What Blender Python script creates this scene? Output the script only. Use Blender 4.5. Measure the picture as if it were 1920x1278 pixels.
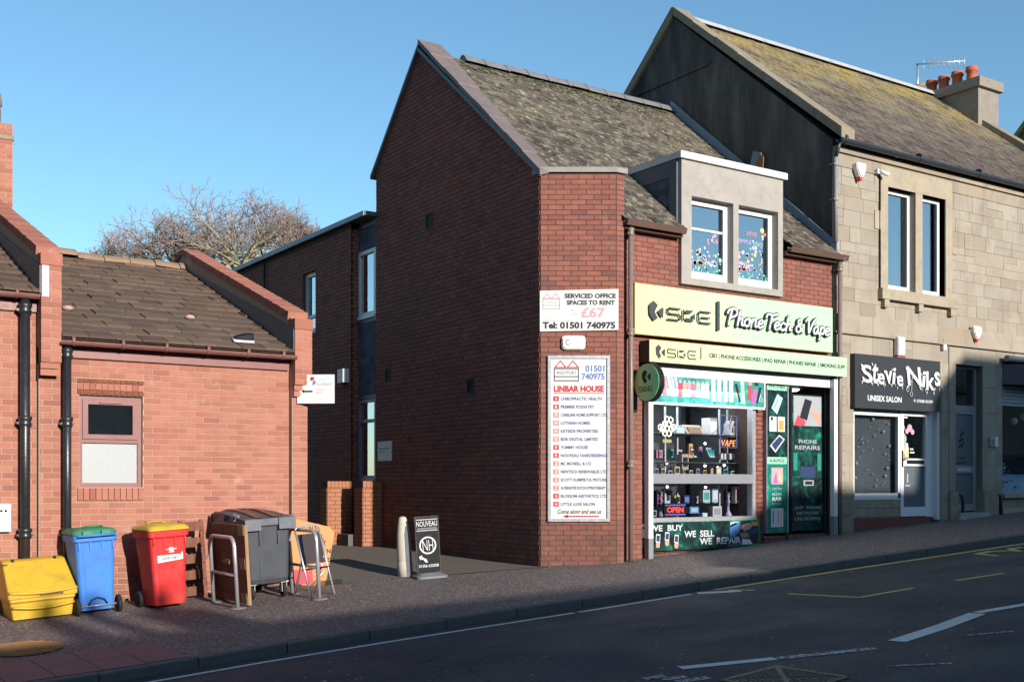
import bpy, bmesh, math, random
from mathutils import Vector, Matrix
rnd = random.Random(7)
for o in list(bpy.data.objects): bpy.data.objects.remove(o)
SC = bpy.context.scene
COL = SC.collection

# ---------------------------------------------------------------- camera, sky, sun, exposure
FPX = 2133.0                      # focal length in pixels of a 1920 wide frame (40 mm lens)
TH = math.radians(33.94)          # the camera looks this far clockwise of the street's depth axis
EYE = 1.80
HOR = 908.0                       # row of the horizon
cam = bpy.data.cameras.new('camera'); camo = bpy.data.objects.new('camera', cam); COL.objects.link(camo)
camo.location = (0, 0, EYE); camo.rotation_euler = (math.pi/2, 0, -TH)
cam.sensor_width = 36; cam.lens = 36*FPX/1920; cam.shift_y = (HOR-639)/1920
cam.clip_start = .1; cam.clip_end = 1500
SC.camera = camo
SUN_EL = math.radians(15.8)
sdir = Vector((.042*math.cos(SUN_EL), -math.cos(SUN_EL), math.sin(SUN_EL))).normalized()
w = bpy.data.worlds.new('World'); SC.world = w; w.use_nodes = True
wt = w.node_tree; bg = wt.nodes['Background']
sky = wt.nodes.new('ShaderNodeTexSky'); sky.sky_type = 'NISHITA'; sky.sun_disc = False
sky.sun_elevation = SUN_EL; sky.sun_rotation = math.radians(180-2.4)
sky.altitude = 150; sky.air_density = 1.0; sky.dust_density = .4; sky.ozone_density = 4.0
tint = wt.nodes.new('ShaderNodeMix'); tint.data_type = 'RGBA'; tint.blend_type = 'MULTIPLY'; tint.inputs[0].default_value = 1
wt.links.new(sky.outputs[0], tint.inputs[6]); tint.inputs[7].default_value = (.96, 1.045, .925, 1)
wt.links.new(tint.outputs[2], bg.inputs[0]); bg.inputs[1].default_value = .150
sl = bpy.data.lights.new('sun', 'SUN'); slo = bpy.data.objects.new('sun', sl); COL.objects.link(slo)
sl.energy = 4.8; sl.angle = math.radians(.53); sl.color = (1, .925, .83)
slo.rotation_euler = sdir.to_track_quat('Z', 'Y').to_euler(); slo.location = (0, -20, 20)
SC.view_settings.view_transform = 'Standard'; SC.view_settings.look = 'None'
SC.view_settings.exposure = .46; SC.view_settings.gamma = 1
SC.view_settings.use_curve_mapping = False
SC.render.engine = 'CYCLES'; SC.cycles.use_denoising = True
SC.cycles.max_bounces = 6; SC.cycles.transparent_max_bounces = 10; SC.cycles.caustics_reflective = False; SC.cycles.caustics_refractive = False

# ---------------------------------------------------------------- measuring helpers: a sight line met with a real plane of the street
ST, CT = math.sin(TH), math.cos(TH)
def _ray(px):
    t = (px-960)/FPX
    return ST+CT*t, CT-ST*t
def onY(px, py, Y):
    xc, yc = _ray(px); Z = Y/yc
    return (Z*xc, EYE+(HOR-py)*Z/FPX)
def onX(px, py, X):
    xc, yc = _ray(px); Z = X/xc
    return (Z*yc, EYE+(HOR-py)*Z/FPX)
def sm(a, b, x):
    t = max(0, min(1, (x-a)/(b-a))); return t*t*(3-2*t)
def g(X, Y):                      # height of the pavement: the street climbs towards +X
    h = .06*max(-60, min(80, X))
    if Y > 13.8: 
        t = sm(13.8, 18.8, Y); h = h*(1-t)+.66*t
    return h
def onG(px, py, off=0.0):
    xc, yc = _ray(px); Z = 14.
    for _ in range(60):
        z = g(Z*xc, Z*yc)+off
        Z += .7*((z-EYE)/((HOR-py)/FPX) - Z)
        Z = max(1, min(Z, 200))
    return Vector((Z*xc, Z*yc, g(Z*xc, Z*yc)+off))

class Fr:                         # a wall frame: a along the wall, z up, d outwards
    def __init__(s, o, n):
        s.o = Vector(o); s.n = Vector(n).normalized(); s.u = Vector((0, 0, 1)).cross(s.n)
    def pt(s, a, z, d=0.0): return s.o+s.u*a+s.n*d+Vector((0, 0, z))
def frY(Y): return Fr((0, Y, 0), (0, -1, 0))          # a = X
def frX(X): return Fr((X, 0, 0), (-1, 0, 0))          # a = -Y

# ---------------------------------------------------------------- mesh builder
class MB:
    def __init__(s): s.v = []; s.f = []; s.sm = []
    def pane(s, fr, a0, a1, z0, z1, d):
        return s.add([fr.pt(a0,z0,d), fr.pt(a1,z0,d), fr.pt(a1,z1,d), fr.pt(a0,z1,d)], [(0,1,2,3)])
    def add(s, vs, fs, smooth=False):
        k = len(s.v); s.v += [tuple(p) for p in vs]
        for f in fs: s.f.append(tuple(i+k for i in f)); s.sm.append(smooth)
        return s
    def hexa(s, p): # p: 8 points, 0-3 bottom ring, 4-7 top ring
        return s.add(p, [(3,2,1,0),(4,5,6,7),(0,1,5,4),(1,2,6,5),(2,3,7,6),(3,0,4,7)])
    def box(s, x0, x1, y0, y1, z0, z1):
        return s.hexa([(x0,y0,z0),(x1,y0,z0),(x1,y1,z0),(x0,y1,z0),(x0,y0,z1),(x1,y0,z1),(x1,y1,z1),(x0,y1,z1)])
    def fbox(s, fr, a0, a1, z0, z1, d0, d1):
        P = fr.pt
        return s.hexa([P(a0,z0,d1),P(a1,z0,d1),P(a1,z0,d0),P(a0,z0,d0),P(a0,z1,d1),P(a1,z1,d1),P(a1,z1,d0),P(a0,z1,d0)])
    def fquad(s, fr, pts, d0, d1): # 4 (a,z) points ccw from below-left
        P = fr.pt; p = pts
        return s.hexa([P(*p[0],d1),P(*p[1],d1),P(*p[1],d0),P(*p[0],d0),P(*p[3],d1),P(*p[2],d1),P(*p[2],d0),P(*p[3],d0)])
    def prism(s, fr, pts, d0, d1):
        n = len(pts)
        ar = sum(pts[i][0]*pts[(i+1)%n][1]-pts[(i+1)%n][0]*pts[i][1] for i in range(n))
        if ar < 0: pts = pts[::-1]
        vs = [fr.pt(a, z, d1) for a, z in pts]+[fr.pt(a, z, d0) for a, z in pts]
        fs = [tuple(range(n)), tuple(range(2*n-1, n-1, -1))]
        fs += [(i, n+i, n+(i+1)%n, (i+1)%n) for i in range(n)]
        return s.add(vs, fs)
    def tube(s, pts, r, n=10, caps=True, smooth=True, flat=None):
        pts = [Vector(p) for p in pts]; rs = r if isinstance(r, (list, tuple)) else [r]*len(pts)
        rings = []; prev = None
        for i, p in enumerate(pts):
            t = (pts[min(i+1, len(pts)-1)]-pts[max(i-1, 0)]).normalized()
            if prev is None:
                ax = Vector((0, 0, 1)) if abs(t.z) < .9 else Vector((1, 0, 0))
                prev = (ax-t*ax.dot(t)).normalized()
            else:
                q = prev-t*prev.dot(t)
                prev = q.normalized() if q.length > 1e-6 else prev
            b = t.cross(prev)
            rings.append([p+(prev*math.cos(2*math.pi*k/n)+b*math.sin(2*math.pi*k/n))*rs[i] for k in range(n)])
        if flat:
            ax, sc, base = flat
            rings = [[q-ax*((q-base).dot(ax))*(1-sc) for q in rg] for rg in rings]
        vs = [q for rg in rings for q in rg]; fs = []
        for i in range(len(pts)-1):
            for k in range(n):
                a = i*n+k; b = i*n+(k+1)%n
                fs.append((a, b, b+n, a+n))
        s.add(vs, fs, smooth)
        if caps:
            m = len(s.v)-len(vs)
            s.f.append(tuple(m+k for k in range(n-1, -1, -1))); s.sm.append(False)
            s.f.append(tuple(m+len(vs)-n+k for k in range(n))); s.sm.append(False)
        return s
    def lathe(s, prof, c=(0,0,0), n=20, smooth=True): # prof: (r, z)
        c = Vector(c); vs = []; fs = []
        for r, z in prof:
            for k in range(n):
                a = 2*math.pi*k/n; vs.append(c+Vector((r*math.cos(a), r*math.sin(a), z)))
        for i in range(len(prof)-1):
            for k in range(n):
                a = i*n+k; b = i*n+(k+1)%n; fs.append((a, b, b+n, a+n))
        s.add(vs, fs, smooth); m = len(s.v)-len(vs)
        s.f.append(tuple(m+k for k in range(n-1, -1, -1))); s.sm.append(False)
        s.f.append(tuple(m+len(vs)-n+k for k in range(n))); s.sm.append(False)
        return s
    def disc(s, fr, a, z, r, d0, d1, n=20, sx=1.0):
        return s.prism(fr, [(a+sx*r*math.cos(2*math.pi*k/n), z+r*math.sin(2*math.pi*k/n)) for k in range(n)], d0, d1)
    def ring(s, fr, a, z, r0, r1, d, n=28, sx=1.0, a0=0, a1=2*math.pi):
        vs = []; fs = []
        full = abs(a1-a0-2*math.pi) < 1e-6
        for k in range(n if full else n+1):
            t = a0+(a1-a0)*k/n
            for r in (r0, r1): vs.append(fr.pt(a+sx*r*math.cos(t), z+r*math.sin(t), d))
        m = len(vs)//2
        for k in range(m if full else m-1):
            j = (k+1) % m; fs.append((2*k, 2*k+1, 2*j+1, 2*j))
        return s.add(vs, fs)
    def mesh(s, name, off=Vector((0,0,0))):
        me = bpy.data.meshes.new(name)
        me.from_pydata([(v[0]-off[0], v[1]-off[1], v[2]-off[2]) for v in s.v], [], s.f)
        me.polygons.foreach_set('use_smooth', s.sm); me.update()
        return me
    def build(s, name, mat, parent=None):
        """ONE mesh object, written in street coordinates, hung under its thing"""
        root = base_of(parent)
        o = bpy.data.objects.new(name, s.mesh(name, root)); COL.objects.link(o)
        o.data.materials.append(mat)
        if parent is not None: o.parent = parent
        return o
def base_of(p):
    return Vector(p['_base']) if (p is not None and '_base' in p) else Vector((0, 0, 0))
def thing(name, label, cat, loc, group=None):
    o = bpy.data.objects.new(name, None); COL.objects.link(o); o.location = loc; o.empty_display_size = .3
    o['label'] = label; o['category'] = cat; o['_base'] = tuple(loc)
    if group: o['group'] = group
    return o
def sub(mb, name, mat, part):      # a sub-part: parent is a mesh whose origin is its thing's base
    o = mb.build(name, mat, None)
    b = base_of(part.parent)
    o.data.transform(Matrix.Translation(-b)); o.parent = part
    return o
def solo(mb, name, mat, label, cat, loc, group=None):
    o = bpy.data.objects.new(name, mb.mesh(name, Vector(loc))); COL.objects.link(o); o.location = loc
    o.data.materials.append(mat); o['label'] = label; o['category'] = cat
    if group: o['group'] = group
    return o
def struct(mb, name, mat, kind='structure'):
    o = mb.build(name, mat); o['kind'] = kind; return o

# lettering: the built in typeface, fitted to a rectangle on a wall frame
def lettering(parent, txt, fr, a0, a1, z0, z1, d, mat, name='lettering', bold=0.0, shear=0.0, depth=.002, mirror=False):
    cu = bpy.data.curves.new('lettering', 'FONT'); cu.body = txt; cu.resolution_u = 3
    cu.offset = bold; cu.shear = shear; cu.extrude = .02
    t = bpy.data.objects.new('t', cu); me = bpy.data.meshes.new_from_object(t); bpy.data.objects.remove(t)
    xs = [v.co.x for v in me.vertices]; ys = [v.co.y for v in me.vertices]
    if not xs: return None
    x0, x1, y0, y1 = min(xs), max(xs), min(ys), max(ys); root = base_of(parent)
    for v in me.vertices:
        fx = (v.co.x-x0)/(x1-x0); fy = (v.co.y-y0)/(y1-y0 or 1)
        if mirror: fx = 1-fx
        v.co = fr.pt(a0+(a1-a0)*fx, z0+(z1-z0)*fy, d+(depth if v.co.z > 0 else 0))-root
    me.materials.clear(); me.materials.append(mat); me.name = name
    o = bpy.data.objects.new(name, me); COL.objects.link(o)
    if parent is not None: o.parent = parent
    return o

# many alike pieces: 4x4 matrices over the unit box; the 300 largest in the picture become parts, the rest one joined part
UNIT = {}
def unit_mesh(name, mat):
    k = (name, mat.name)
    if k not in UNIT:
        me = MB().box(0,1,0,1,0,1).mesh(name); me.materials.append(mat); UNIT[k] = me
    return UNIT[k]
def pieces(specs, name, restname, mat, parent, limit=300):
    def size(sp):
        M, vis = sp
        c = M @ Vector((.5, .5, .5)); dx = c-Vector((0, 0, EYE))
        Z = dx.x*ST+dx.y*CT; R = dx.x*CT-dx.y*ST
        if Z < .5 or not vis: return -1
        px = 960+FPX*R/Z; py = HOR-FPX*dx.z/Z
        if px < -10 or px > 1930 or py < -10 or py > 1288: return -1
        ax = [M.col[i].to_3d() for i in range(3)]
        ar = sorted([ax[i].cross(ax[j]) for i, j in ((0,1),(0,2),(1,2))], key=lambda q: -q.length)[0]
        return abs(ar.dot(dx.normalized()))/Z**2
    sc = sorted(((size(s), i) for i, s in enumerate(specs)), key=lambda q: (-q[0], q[1]))
    keep = [i for v, i in sc[:limit] if v > 0]; ks = set(keep)
    me = unit_mesh(name, mat); T = Matrix.Translation(-base_of(parent))
    for i in keep:
        o = bpy.data.objects.new(name, me); COL.objects.link(o); o.parent = parent
        o.matrix_local = T @ specs[i][0]
    rest = [s for i, s in enumerate(specs) if i not in ks]
    if rest:
        m = MB(); cs = [Vector((x, y, z)) for z in (0, 1) for x, y in ((0,0),(1,0),(1,1),(0,1))]
        for M, _ in rest: m.hexa([M @ c for c in cs])
        o = m.build(restname, mat, parent); o['kind'] = 'stuff'
def fmat(fr, a0, a1, z0, z1, d0, d1):   # matrix of a box on a wall frame
    p = fr.pt(a0, z0, d1); M = Matrix.Identity(4)
    for i, c in enumerate((fr.u*(a1-a0), -fr.n*(d1-d0), Vector((0, 0, z1-z0)), p)):
        for r in range(3): M[r][i] = c[r]
    return M
def cut(r, holes):                       # rectangle minus rectangular holes
    out = [r]
    for h in holes:
        nx = []
        for a0, a1, z0, z1 in out:
            if h[0] >= a1 or h[1] <= a0 or h[2] >= z1 or h[3] <= z0: nx.append((a0, a1, z0, z1)); continue
            if h[0] > a0: nx.append((a0, h[0], z0, z1))
            if h[1] < a1: nx.append((h[1], a1, z0, z1))
            m0, m1 = max(a0, h[0]), min(a1, h[1])
            if h[2] > z0: nx.append((m0, m1, z0, h[2]))
            if h[3] < z1: nx.append((m0, m1, h[3], z1))
        out = nx
    return out
def bricks(fr, a0, a1, z0, z1, holes=(), clip=None, vis=True, hidden=(), BW=.225, BH=.075, d=.008, phase=0.0, jit=.0015, zref=0.0):
    """running bond; clip(z) gives the (lowest, highest) a at that height"""
    out = []; r = math.floor((z0-zref)/BH)
    while zref+r*BH < z1:
        zb = zref+r*BH; lo, hi = (a0, a1) if clip is None else clip(zb+BH/2)
        k = math.floor((lo-phase)/BW)-1
        while True:
            b0 = phase+k*BW+(BW/2 if r % 2 else 0); k += 1
            if b0 > hi: break
            rect = (max(b0, lo), min(b0+BW, hi), max(zb, z0), min(zb+BH, z1))
            if rect[1]-rect[0] < .02 or rect[3]-rect[2] < .02: continue
            for q in cut(rect, holes):
                if q[1]-q[0] < .015 or q[3]-q[2] < .012: continue
                v = vis and not any(h[0] < q[0]+.02 and q[1]-.02 < h[1] and h[2] < q[2]+.01 and q[3]-.01 < h[3] for h in hidden)
                j = rnd.uniform(-jit, jit)
                g1 = .005
                out.append((fmat(fr, q[0]+g1, q[1]-g1, q[2]+g1, q[3]-g1, -.03, d+j), v))
        r += 1
    return out
def sheet(mb, fr, a0, a1, z0, z1, holes, d0, d1):
    for q in cut((a0, a1, z0, z1), holes): mb.fbox(fr, q[0], q[1], q[2], q[3], d0, d1)
    return mb
def slates(o, u, v, wn, L, S, W, G, T=.012, clip=None, vis=True, jit=.01, drop=0.0):
    """rows of slates on a roof plane: o corner at the eave, u along the eave, v up the slope, wn outwards"""
    out = []; nr = int(S/G)+1
    for r in range(nr):
        s0 = r*G; off = (r % 2)*W/2+rnd.uniform(-.02, .02); k = -1
        while k*W+off < L:
            x0 = max(0, k*W+off); x1 = min(L, (k+1)*W+off); k += 1
            if x1-x0 < .03: continue
            if clip and not clip((x0+x1)/2, s0+G/2): continue
            ln = min(G*1.35, S-s0+.02)
            t = T*rnd.uniform(.7, 1.5); e = rnd.uniform(-jit, jit)
            ti = math.atan2(T*1.15, ln); vv = v*math.cos(ti)-wn*math.sin(ti); ww = wn*math.cos(ti)+v*math.sin(ti)
            uu = u
            p = o+u*(x0+.003)+v*(s0+e)+wn*(T*.9+rnd.uniform(0, .004))
            M = Matrix.Identity(4)
            for i, c in enumerate((uu*(x1-x0-.006), vv*ln, ww*t, p)):
                for q in range(3): M[q][i] = c[q]
            out.append((M, vis))
    return out
# ---------------------------------------------------------------- materials
class NT:
    def __init__(s, name):
        s.m = bpy.data.materials.new(name); s.m.use_nodes = True; s.t = s.m.node_tree; s.t.nodes.clear()
        s.out = s.n('OutputMaterial'); s.geo = None
    def n(s, typ, **kw):
        x = s.t.nodes.new('ShaderNode'+typ)
        for k, v in kw.items(): setattr(x, k, v)
        return x
    def l(s, a, b): s.t.links.new(a, b)
    def setv(s, sock, v):
        if hasattr(v, 'links'): s.l(v, sock)
        elif isinstance(v, (tuple, list)) and len(v) == 3 and sock.type == 'RGBA': sock.default_value = (*v, 1)
        else: sock.default_value = v
    def pos(s):
        if s.geo is None: s.geo = s.n('NewGeometry')
        return s.geo.outputs['Position']
    def vscale(s, sc, src=None):
        m = s.n('VectorMath', operation='MULTIPLY'); s.l(src or s.pos(), m.inputs[0]); m.inputs[1].default_value = sc; return m.outputs[0]
    def noise(s, scale, detail=4, rough=.55, vec=None, col=False, dist=0):
        x = s.n('TexNoise'); x.inputs['Scale'].default_value = scale; x.inputs['Detail'].default_value = detail
        x.inputs['Roughness'].default_value = rough; x.inputs['Distortion'].default_value = dist
        s.l(vec or s.pos(), x.inputs['Vector']); return x.outputs[1 if col else 0]
    def vor(s, scale, feature='F1', out=0, vec=None):
        x = s.n('TexVoronoi', feature=feature); x.inputs['Scale'].default_value = scale
        s.l(vec or s.pos(), x.inputs['Vector']); return x.outputs[out]
    def ramp(s, fac, stops, interp='LINEAR'):
        x = s.n('ValToRGB'); x.color_ramp.interpolation = interp; e = x.color_ramp.elements
        while len(e) < len(stops): e.new(.5)
        for i, (p, c) in enumerate(stops):
            e[i].position = p; c = (c, c, c) if isinstance(c, (int, float)) else c; e[i].color = (*c, 1)
        s.l(fac, x.inputs[0]); return x.outputs[0]
    def mix(s, fac, a, b, mode='MIX'):
        x = s.n('Mix', data_type='RGBA', blend_type=mode); s.setv(x.inputs[0], fac); s.setv(x.inputs[6], a); s.setv(x.inputs[7], b); return x.outputs[2]
    def math(s, op, a, b=0.0, clamp=False):
        x = s.n('Math', operation=op, use_clamp=clamp); s.setv(x.inputs[0], a); s.setv(x.inputs[1], b); return x.outputs[0]
    def mr(s, v, a, b, c=0.0, d=1.0):
        x = s.n('MapRange'); s.setv(x.inputs[0], v)
        for i, q in enumerate((a, b, c, d)): x.inputs[i+1].default_value = q
        return x.outputs[0]
    def xyz(s, i, src=None):
        x = s.n('SeparateXYZ'); s.l(src or s.pos(), x.inputs[0]); return x.outputs[i]
    def piece(s):      # one random number per piece, whether it is an object or an island of a joined part
        o = s.n('ObjectInfo'); s.pos()
        a = s.math('ADD', o.outputs['Random'], s.geo.outputs['Random Per Island']); return s.math('FRACT', a)
    def done(s, col, rough=.7, metal=0.0, spec=.4, bump=None, bstr=.3, bdist=.01, emit=None, estr=0.0, **kw):
        b = s.n('BsdfPrincipled'); s.setv(b.inputs['Base Color'], col); s.setv(b.inputs['Roughness'], rough)
        b.inputs['Metallic'].default_value = metal; s.setv(b.inputs['Specular IOR Level'], spec)
        if bump is not None:
            x = s.n('Bump'); x.inputs['Strength'].default_value = bstr; x.inputs['Distance'].default_value = bdist
            s.l(bump, x.inputs['Height']); s.l(x.outputs[0], b.inputs['Normal'])
        if emit is not None:
            s.setv(b.inputs['Emission Color'], emit); b.inputs['Emission Strength'].default_value = estr
        for k, v in kw.items(): s.setv(b.inputs[k], v)
        s.l(b.outputs[0], s.out.inputs[0]); s.bsdf = b; return s.m

def plastic(name, c, rough=.45):
    n = NT(name); f = n.noise(3, 5); col = n.mix(f, tuple(x*.85 for x in c), tuple(min(1, x*1.1+.01) for x in c))
    sc = n.ramp(n.noise(22, 7, .75, n.vscale((1, 1, .45))), [(.60, 0), (.70, 1)]); col = n.mix(n.math('MULTIPLY', sc, .30), col, tuple(min(1, x*1.1+.10) for x in c))
    d = n.ramp(n.noise(5, 6, .7), [(.50, 0), (.74, 1)]); col = n.mix(n.math('MULTIPLY', d, .40), col, (.10, .085, .07))
    return n.done(col, n.mr(n.noise(9, 4), .3, .7, rough*.8, min(1, rough*1.4)), 0, .4, n.noise(70, 4), .12, .006)
def plain(name, c, rough=.5, var=.12, scale=6, bump=.0, metal=0.0, spec=.4, bs=60, dirt=.0, **kw):
    n = NT(name); f = n.noise(scale, 5)
    col = n.mix(f, tuple(x*(1-var) for x in c), tuple(min(1, x*(1+var)) for x in c))
    if dirt:
        d = n.ramp(n.noise(scale*2.7, 6, .7), [(.48, 0), (.72, 1)])
        col = n.mix(n.math('MULTIPLY', d, dirt), col, (.10, .085, .07))
    r = n.mr(n.noise(scale*4, 3), .3, .7, rough*.85, min(1, rough*1.15))
    return n.done(col, r, metal, spec, n.noise(bs, 4) if bump else None, bump, .006, **kw)

def brick_mat(name, stops, dark=.25, streak=.3, salt=.0, big=.0):
    n = NT(name); p = n.piece()
    col = n.ramp(p, stops)
    f = n.noise(5, 5); col = n.mix(n.ramp(f, [(.35, 0), (.7, 1)]), col, n.mix(dark, col, (.06, .035, .03)))
    lg = n.ramp(n.noise(.55, 5, .65), [(.42, 0), (.66, 1)]); col = n.mix(n.math('MULTIPLY', lg, big), col, (.10, .05, .05))
    sp = n.ramp(n.noise(260, 2), [(.56, 0), (.7, 1)]); col = n.mix(n.math('MULTIPLY', sp, .25), col, (.08, .04, .035))
    col = n.mix(n.math('MULTIPLY', n.noise(90, 3), .10), col, (.62, .40, .30))
    sv = n.noise(1.0, 4, .6, n.vscale((5, 5, .7))); st = n.ramp(sv, [(.5, 0), (.75, 1)])
    col = n.mix(n.math('MULTIPLY', st, streak), col, (.10, .06, .05))
    hz = n.math('SUBTRACT', n.xyz(2), n.math('MULTIPLY', n.xyz(0), .06)); dp = n.math('MULTIPLY', n.mr(hz, .05, .75, 1, 0), n.ramp(n.noise(3.2, 6, .7), [(.36, 0), (.62, 1)]), True); col = n.mix(n.math('MULTIPLY', dp, .6), col, (.05, .042, .03))
    if salt:
        sa = n.ramp(n.noise(2.6, 6, .7), [(.6, 0), (.72, 1)]); col = n.mix(n.math('MULTIPLY', sa, salt), col, (.6, .5, .44))
    return n.done(col, .85, 0, .25, n.noise(120, 5, .65), .45, .004)

M = {}
M['brick_l'] = brick_mat('orange_red_brick', [(0, (0.308,0.110,0.075)), (.3, (0.370,0.136,0.092)), (.6, (0.405,0.163,0.110)), (.85, (0.387,0.141,0.101)), (1, (0.290,0.092,0.075))], .12, .12, .25)
M['brick_m'] = brick_mat('brown_red_brick', [(0, (.215,.066,.050)), (.3, (.262,.083,.060)), (.62, (.288,.098,.069)), (.84, (.268,.092,.068)), (.94, (.20,.07,.062)), (1, (.16,.06,.06))], .25, .2, .10, .35)
M['brick_dark'] = brick_mat('dark_soldier_brick', [(0, (.20,.045,.02)), (1, (.25,.06,.03))], .2, .1)
M['mortar_l'] = plain('pale_sandy_mortar', (0.387,0.295,0.220), .95, .15, 9, .4)
M['mortar_m'] = plain('brown_mortar', (0.092,0.057,0.046), .95, .2, 9, .4)
M['lead'] = plain('lead_flashing', (.10, .11, .13), .5, .35, 5, .2, spec=.5)
M['leadb'] = plain('weathered_lead_brown', (.17, .135, .125), .6, .3, 4, .25)
M['leadg'] = plain('grey_lead_cap', (.27, .25, .23), .6, .3, 6, .2)

def slate_mat(name, stops, lich):
    n = NT(name); col = n.ramp(n.piece(), stops)
    col = n.mix(n.math('MULTIPLY', n.noise(30, 5), .5), col, n.mix(.5, col, (.03, .028, .03)))
    for c, sc, lo, hi, amt, grad, str_ in lich:
        m = n.ramp(n.noise(sc, 7, .72, n.vscale(str_)), [(lo, 0), (hi, 1)])
        if grad:
            axis, a, b = grad; m = n.math('MULTIPLY', m, n.mr(n.xyz(axis), a, b))
        m = n.math('MULTIPLY', m, n.mr(n.noise(38, 3), .32, .55, .2, 1))
        col = n.mix(n.math('MULTIPLY', m, amt), col, c)
    return n.done(col, .88, 0, .2, n.noise(55, 6, .7), .7, .01)
M['slate_m'] = slate_mat('lichened_grey_slate', [(0, (0.051,0.042,0.038)), (.3, (0.094,0.076,0.066)), (.6, (0.117,0.099,0.084)), (.85, (0.164,0.141,0.108)), (1, (0.058,0.053,0.052))],
    [((0.234,0.209,0.133), 1.5, .46, .66, .6, (2, 7.0, 8.2), (1,1,1)), ((0.390,0.357,0.238), 8, .53, .63, .9, None, (1,1,1)), ((0.078,0.084,0.021), 3.0, .55, .7, .7, (2, 8.7, 9.3), (1,1,1)), ((0.172,0.099,0.042), 4, .63, .75, .6, None, (1,1,1))])
M['slate_s'] = slate_mat('brown_slate_with_gold_lichen', [(0, (0.075,0.058,0.051)), (.4, (0.128,0.099,0.085)), (.8, (0.163,0.128,0.110)), (1, (0.088,0.075,0.070))],
    [((.40,.29,.05), 1.3, .40, .58, .9, (2, 9.2, 10.9), (.7,1,.7)), ((.29,.27,.17), 2.2, .42, .62, .7, (2, 7.9, 9.8), (1,1,1)), ((.30,.26,.19), 7, .56, .7, .5, None, (1,1,1))])
M['slate_hung'] = slate_mat('dark_blue_hanging_slate', [(0, (.085,.10,.13)), (.5, (.13,.15,.19)), (1, (.075,.085,.115))], [((.2,.21,.2), 8, .6, .75, .3, None, (1,1,1))])
M['tile'] = slate_mat('brown_concrete_roof_tile', [(0, (0.110,0.075,0.057)), (.4, (0.145,0.099,0.072)), (.75, (0.167,0.114,0.084)), (1, (0.114,0.084,0.066))],
    [((.42,.37,.30), 5, .63, .72, .8, (2, 3.4, 4.9), (1,1,1)), ((.24,.14,.08), 1.4, .45, .7, .5, (2, 4.2, 5.6), (1,1,1)), ((.10,.10,.05), 7, .6, .72, .5, None, (1,1,1))])
M['ridge'] = plain('grey_clay_ridge', (.17, .165, .17), .8, .3, 6, .4)
M['ridge_l'] = plain('brown_ridge_tile', (.26, .17, .11), .85, .25, 5, .4)
M['ridge_metal'] = plain('pale_zinc_ridge', (.40, .40, .40), .45, .15, 6)

def stone_mat():
    n = NT('buff_sandstone'); p = n.piece()
    col = n.ramp(p, [(0, (.30,.265,.215)), (.4, (.345,.305,.25)), (.8, (.365,.325,.268)), (.95, (.325,.27,.20)), (1, (.27,.235,.19))])
    col = n.mix(n.ramp(n.noise(2.2, 6, .65), [(.45, 0), (.75, .75)]), col, (.24, .20, .165))
    col = n.mix(n.math('MULTIPLY', n.noise(40, 5, .7), .5), col, n.mix(.5, col, (.22, .16, .10)))
    run = n.ramp(n.noise(1, 5, .6, n.vscale((3.5, 3.5, .5))), [(.56, 0), (.75, 1)])
    col = n.mix(n.math('MULTIPLY', run, .5), col, (.12, .105, .09))
    dm = n.math('MULTIPLY', n.ramp(n.noise(6, 6, .7), [(.35, 0), (.6, 1)]), n.mr(n.xyz(2), 1.1, 2.1, 1, 0), True)
    col = n.mix(n.math('MULTIPLY', dm, .55), col, (.16, .115, .065))
    return n.done(col, .9, 0, .2, n.noise(70, 6, .7), .6, .006)
M['stone'] = stone_mat()
M['joint'] = plain('lime_joint', (.335, .295, .24), .95, .15, 9, .3)
M['conc'] = plain('cast_stone_surround', (0.339,0.312,0.282), .85, .22, 3, .25, dirt=.25)
def render_mat():
    n = NT('black_weathered_render'); f = n.noise(1.1, 6, .65, n.vscale((2.2, 2.2, .5)))
    col = n.ramp(f, [(.3, (.052,.046,.045)), (.5, (.10,.088,.08)), (.75, (.19,.165,.145))])
    sp = n.ramp(n.vor(6), [(.0, 1), (.07, 0)]); col = n.mix(n.math('MULTIPLY', sp, .6), col, (.35, .33, .32))
    return n.done(col, .95, 0, .15, n.noise(45, 6, .7), .6, .01)
M['render'] = render_mat()

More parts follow.
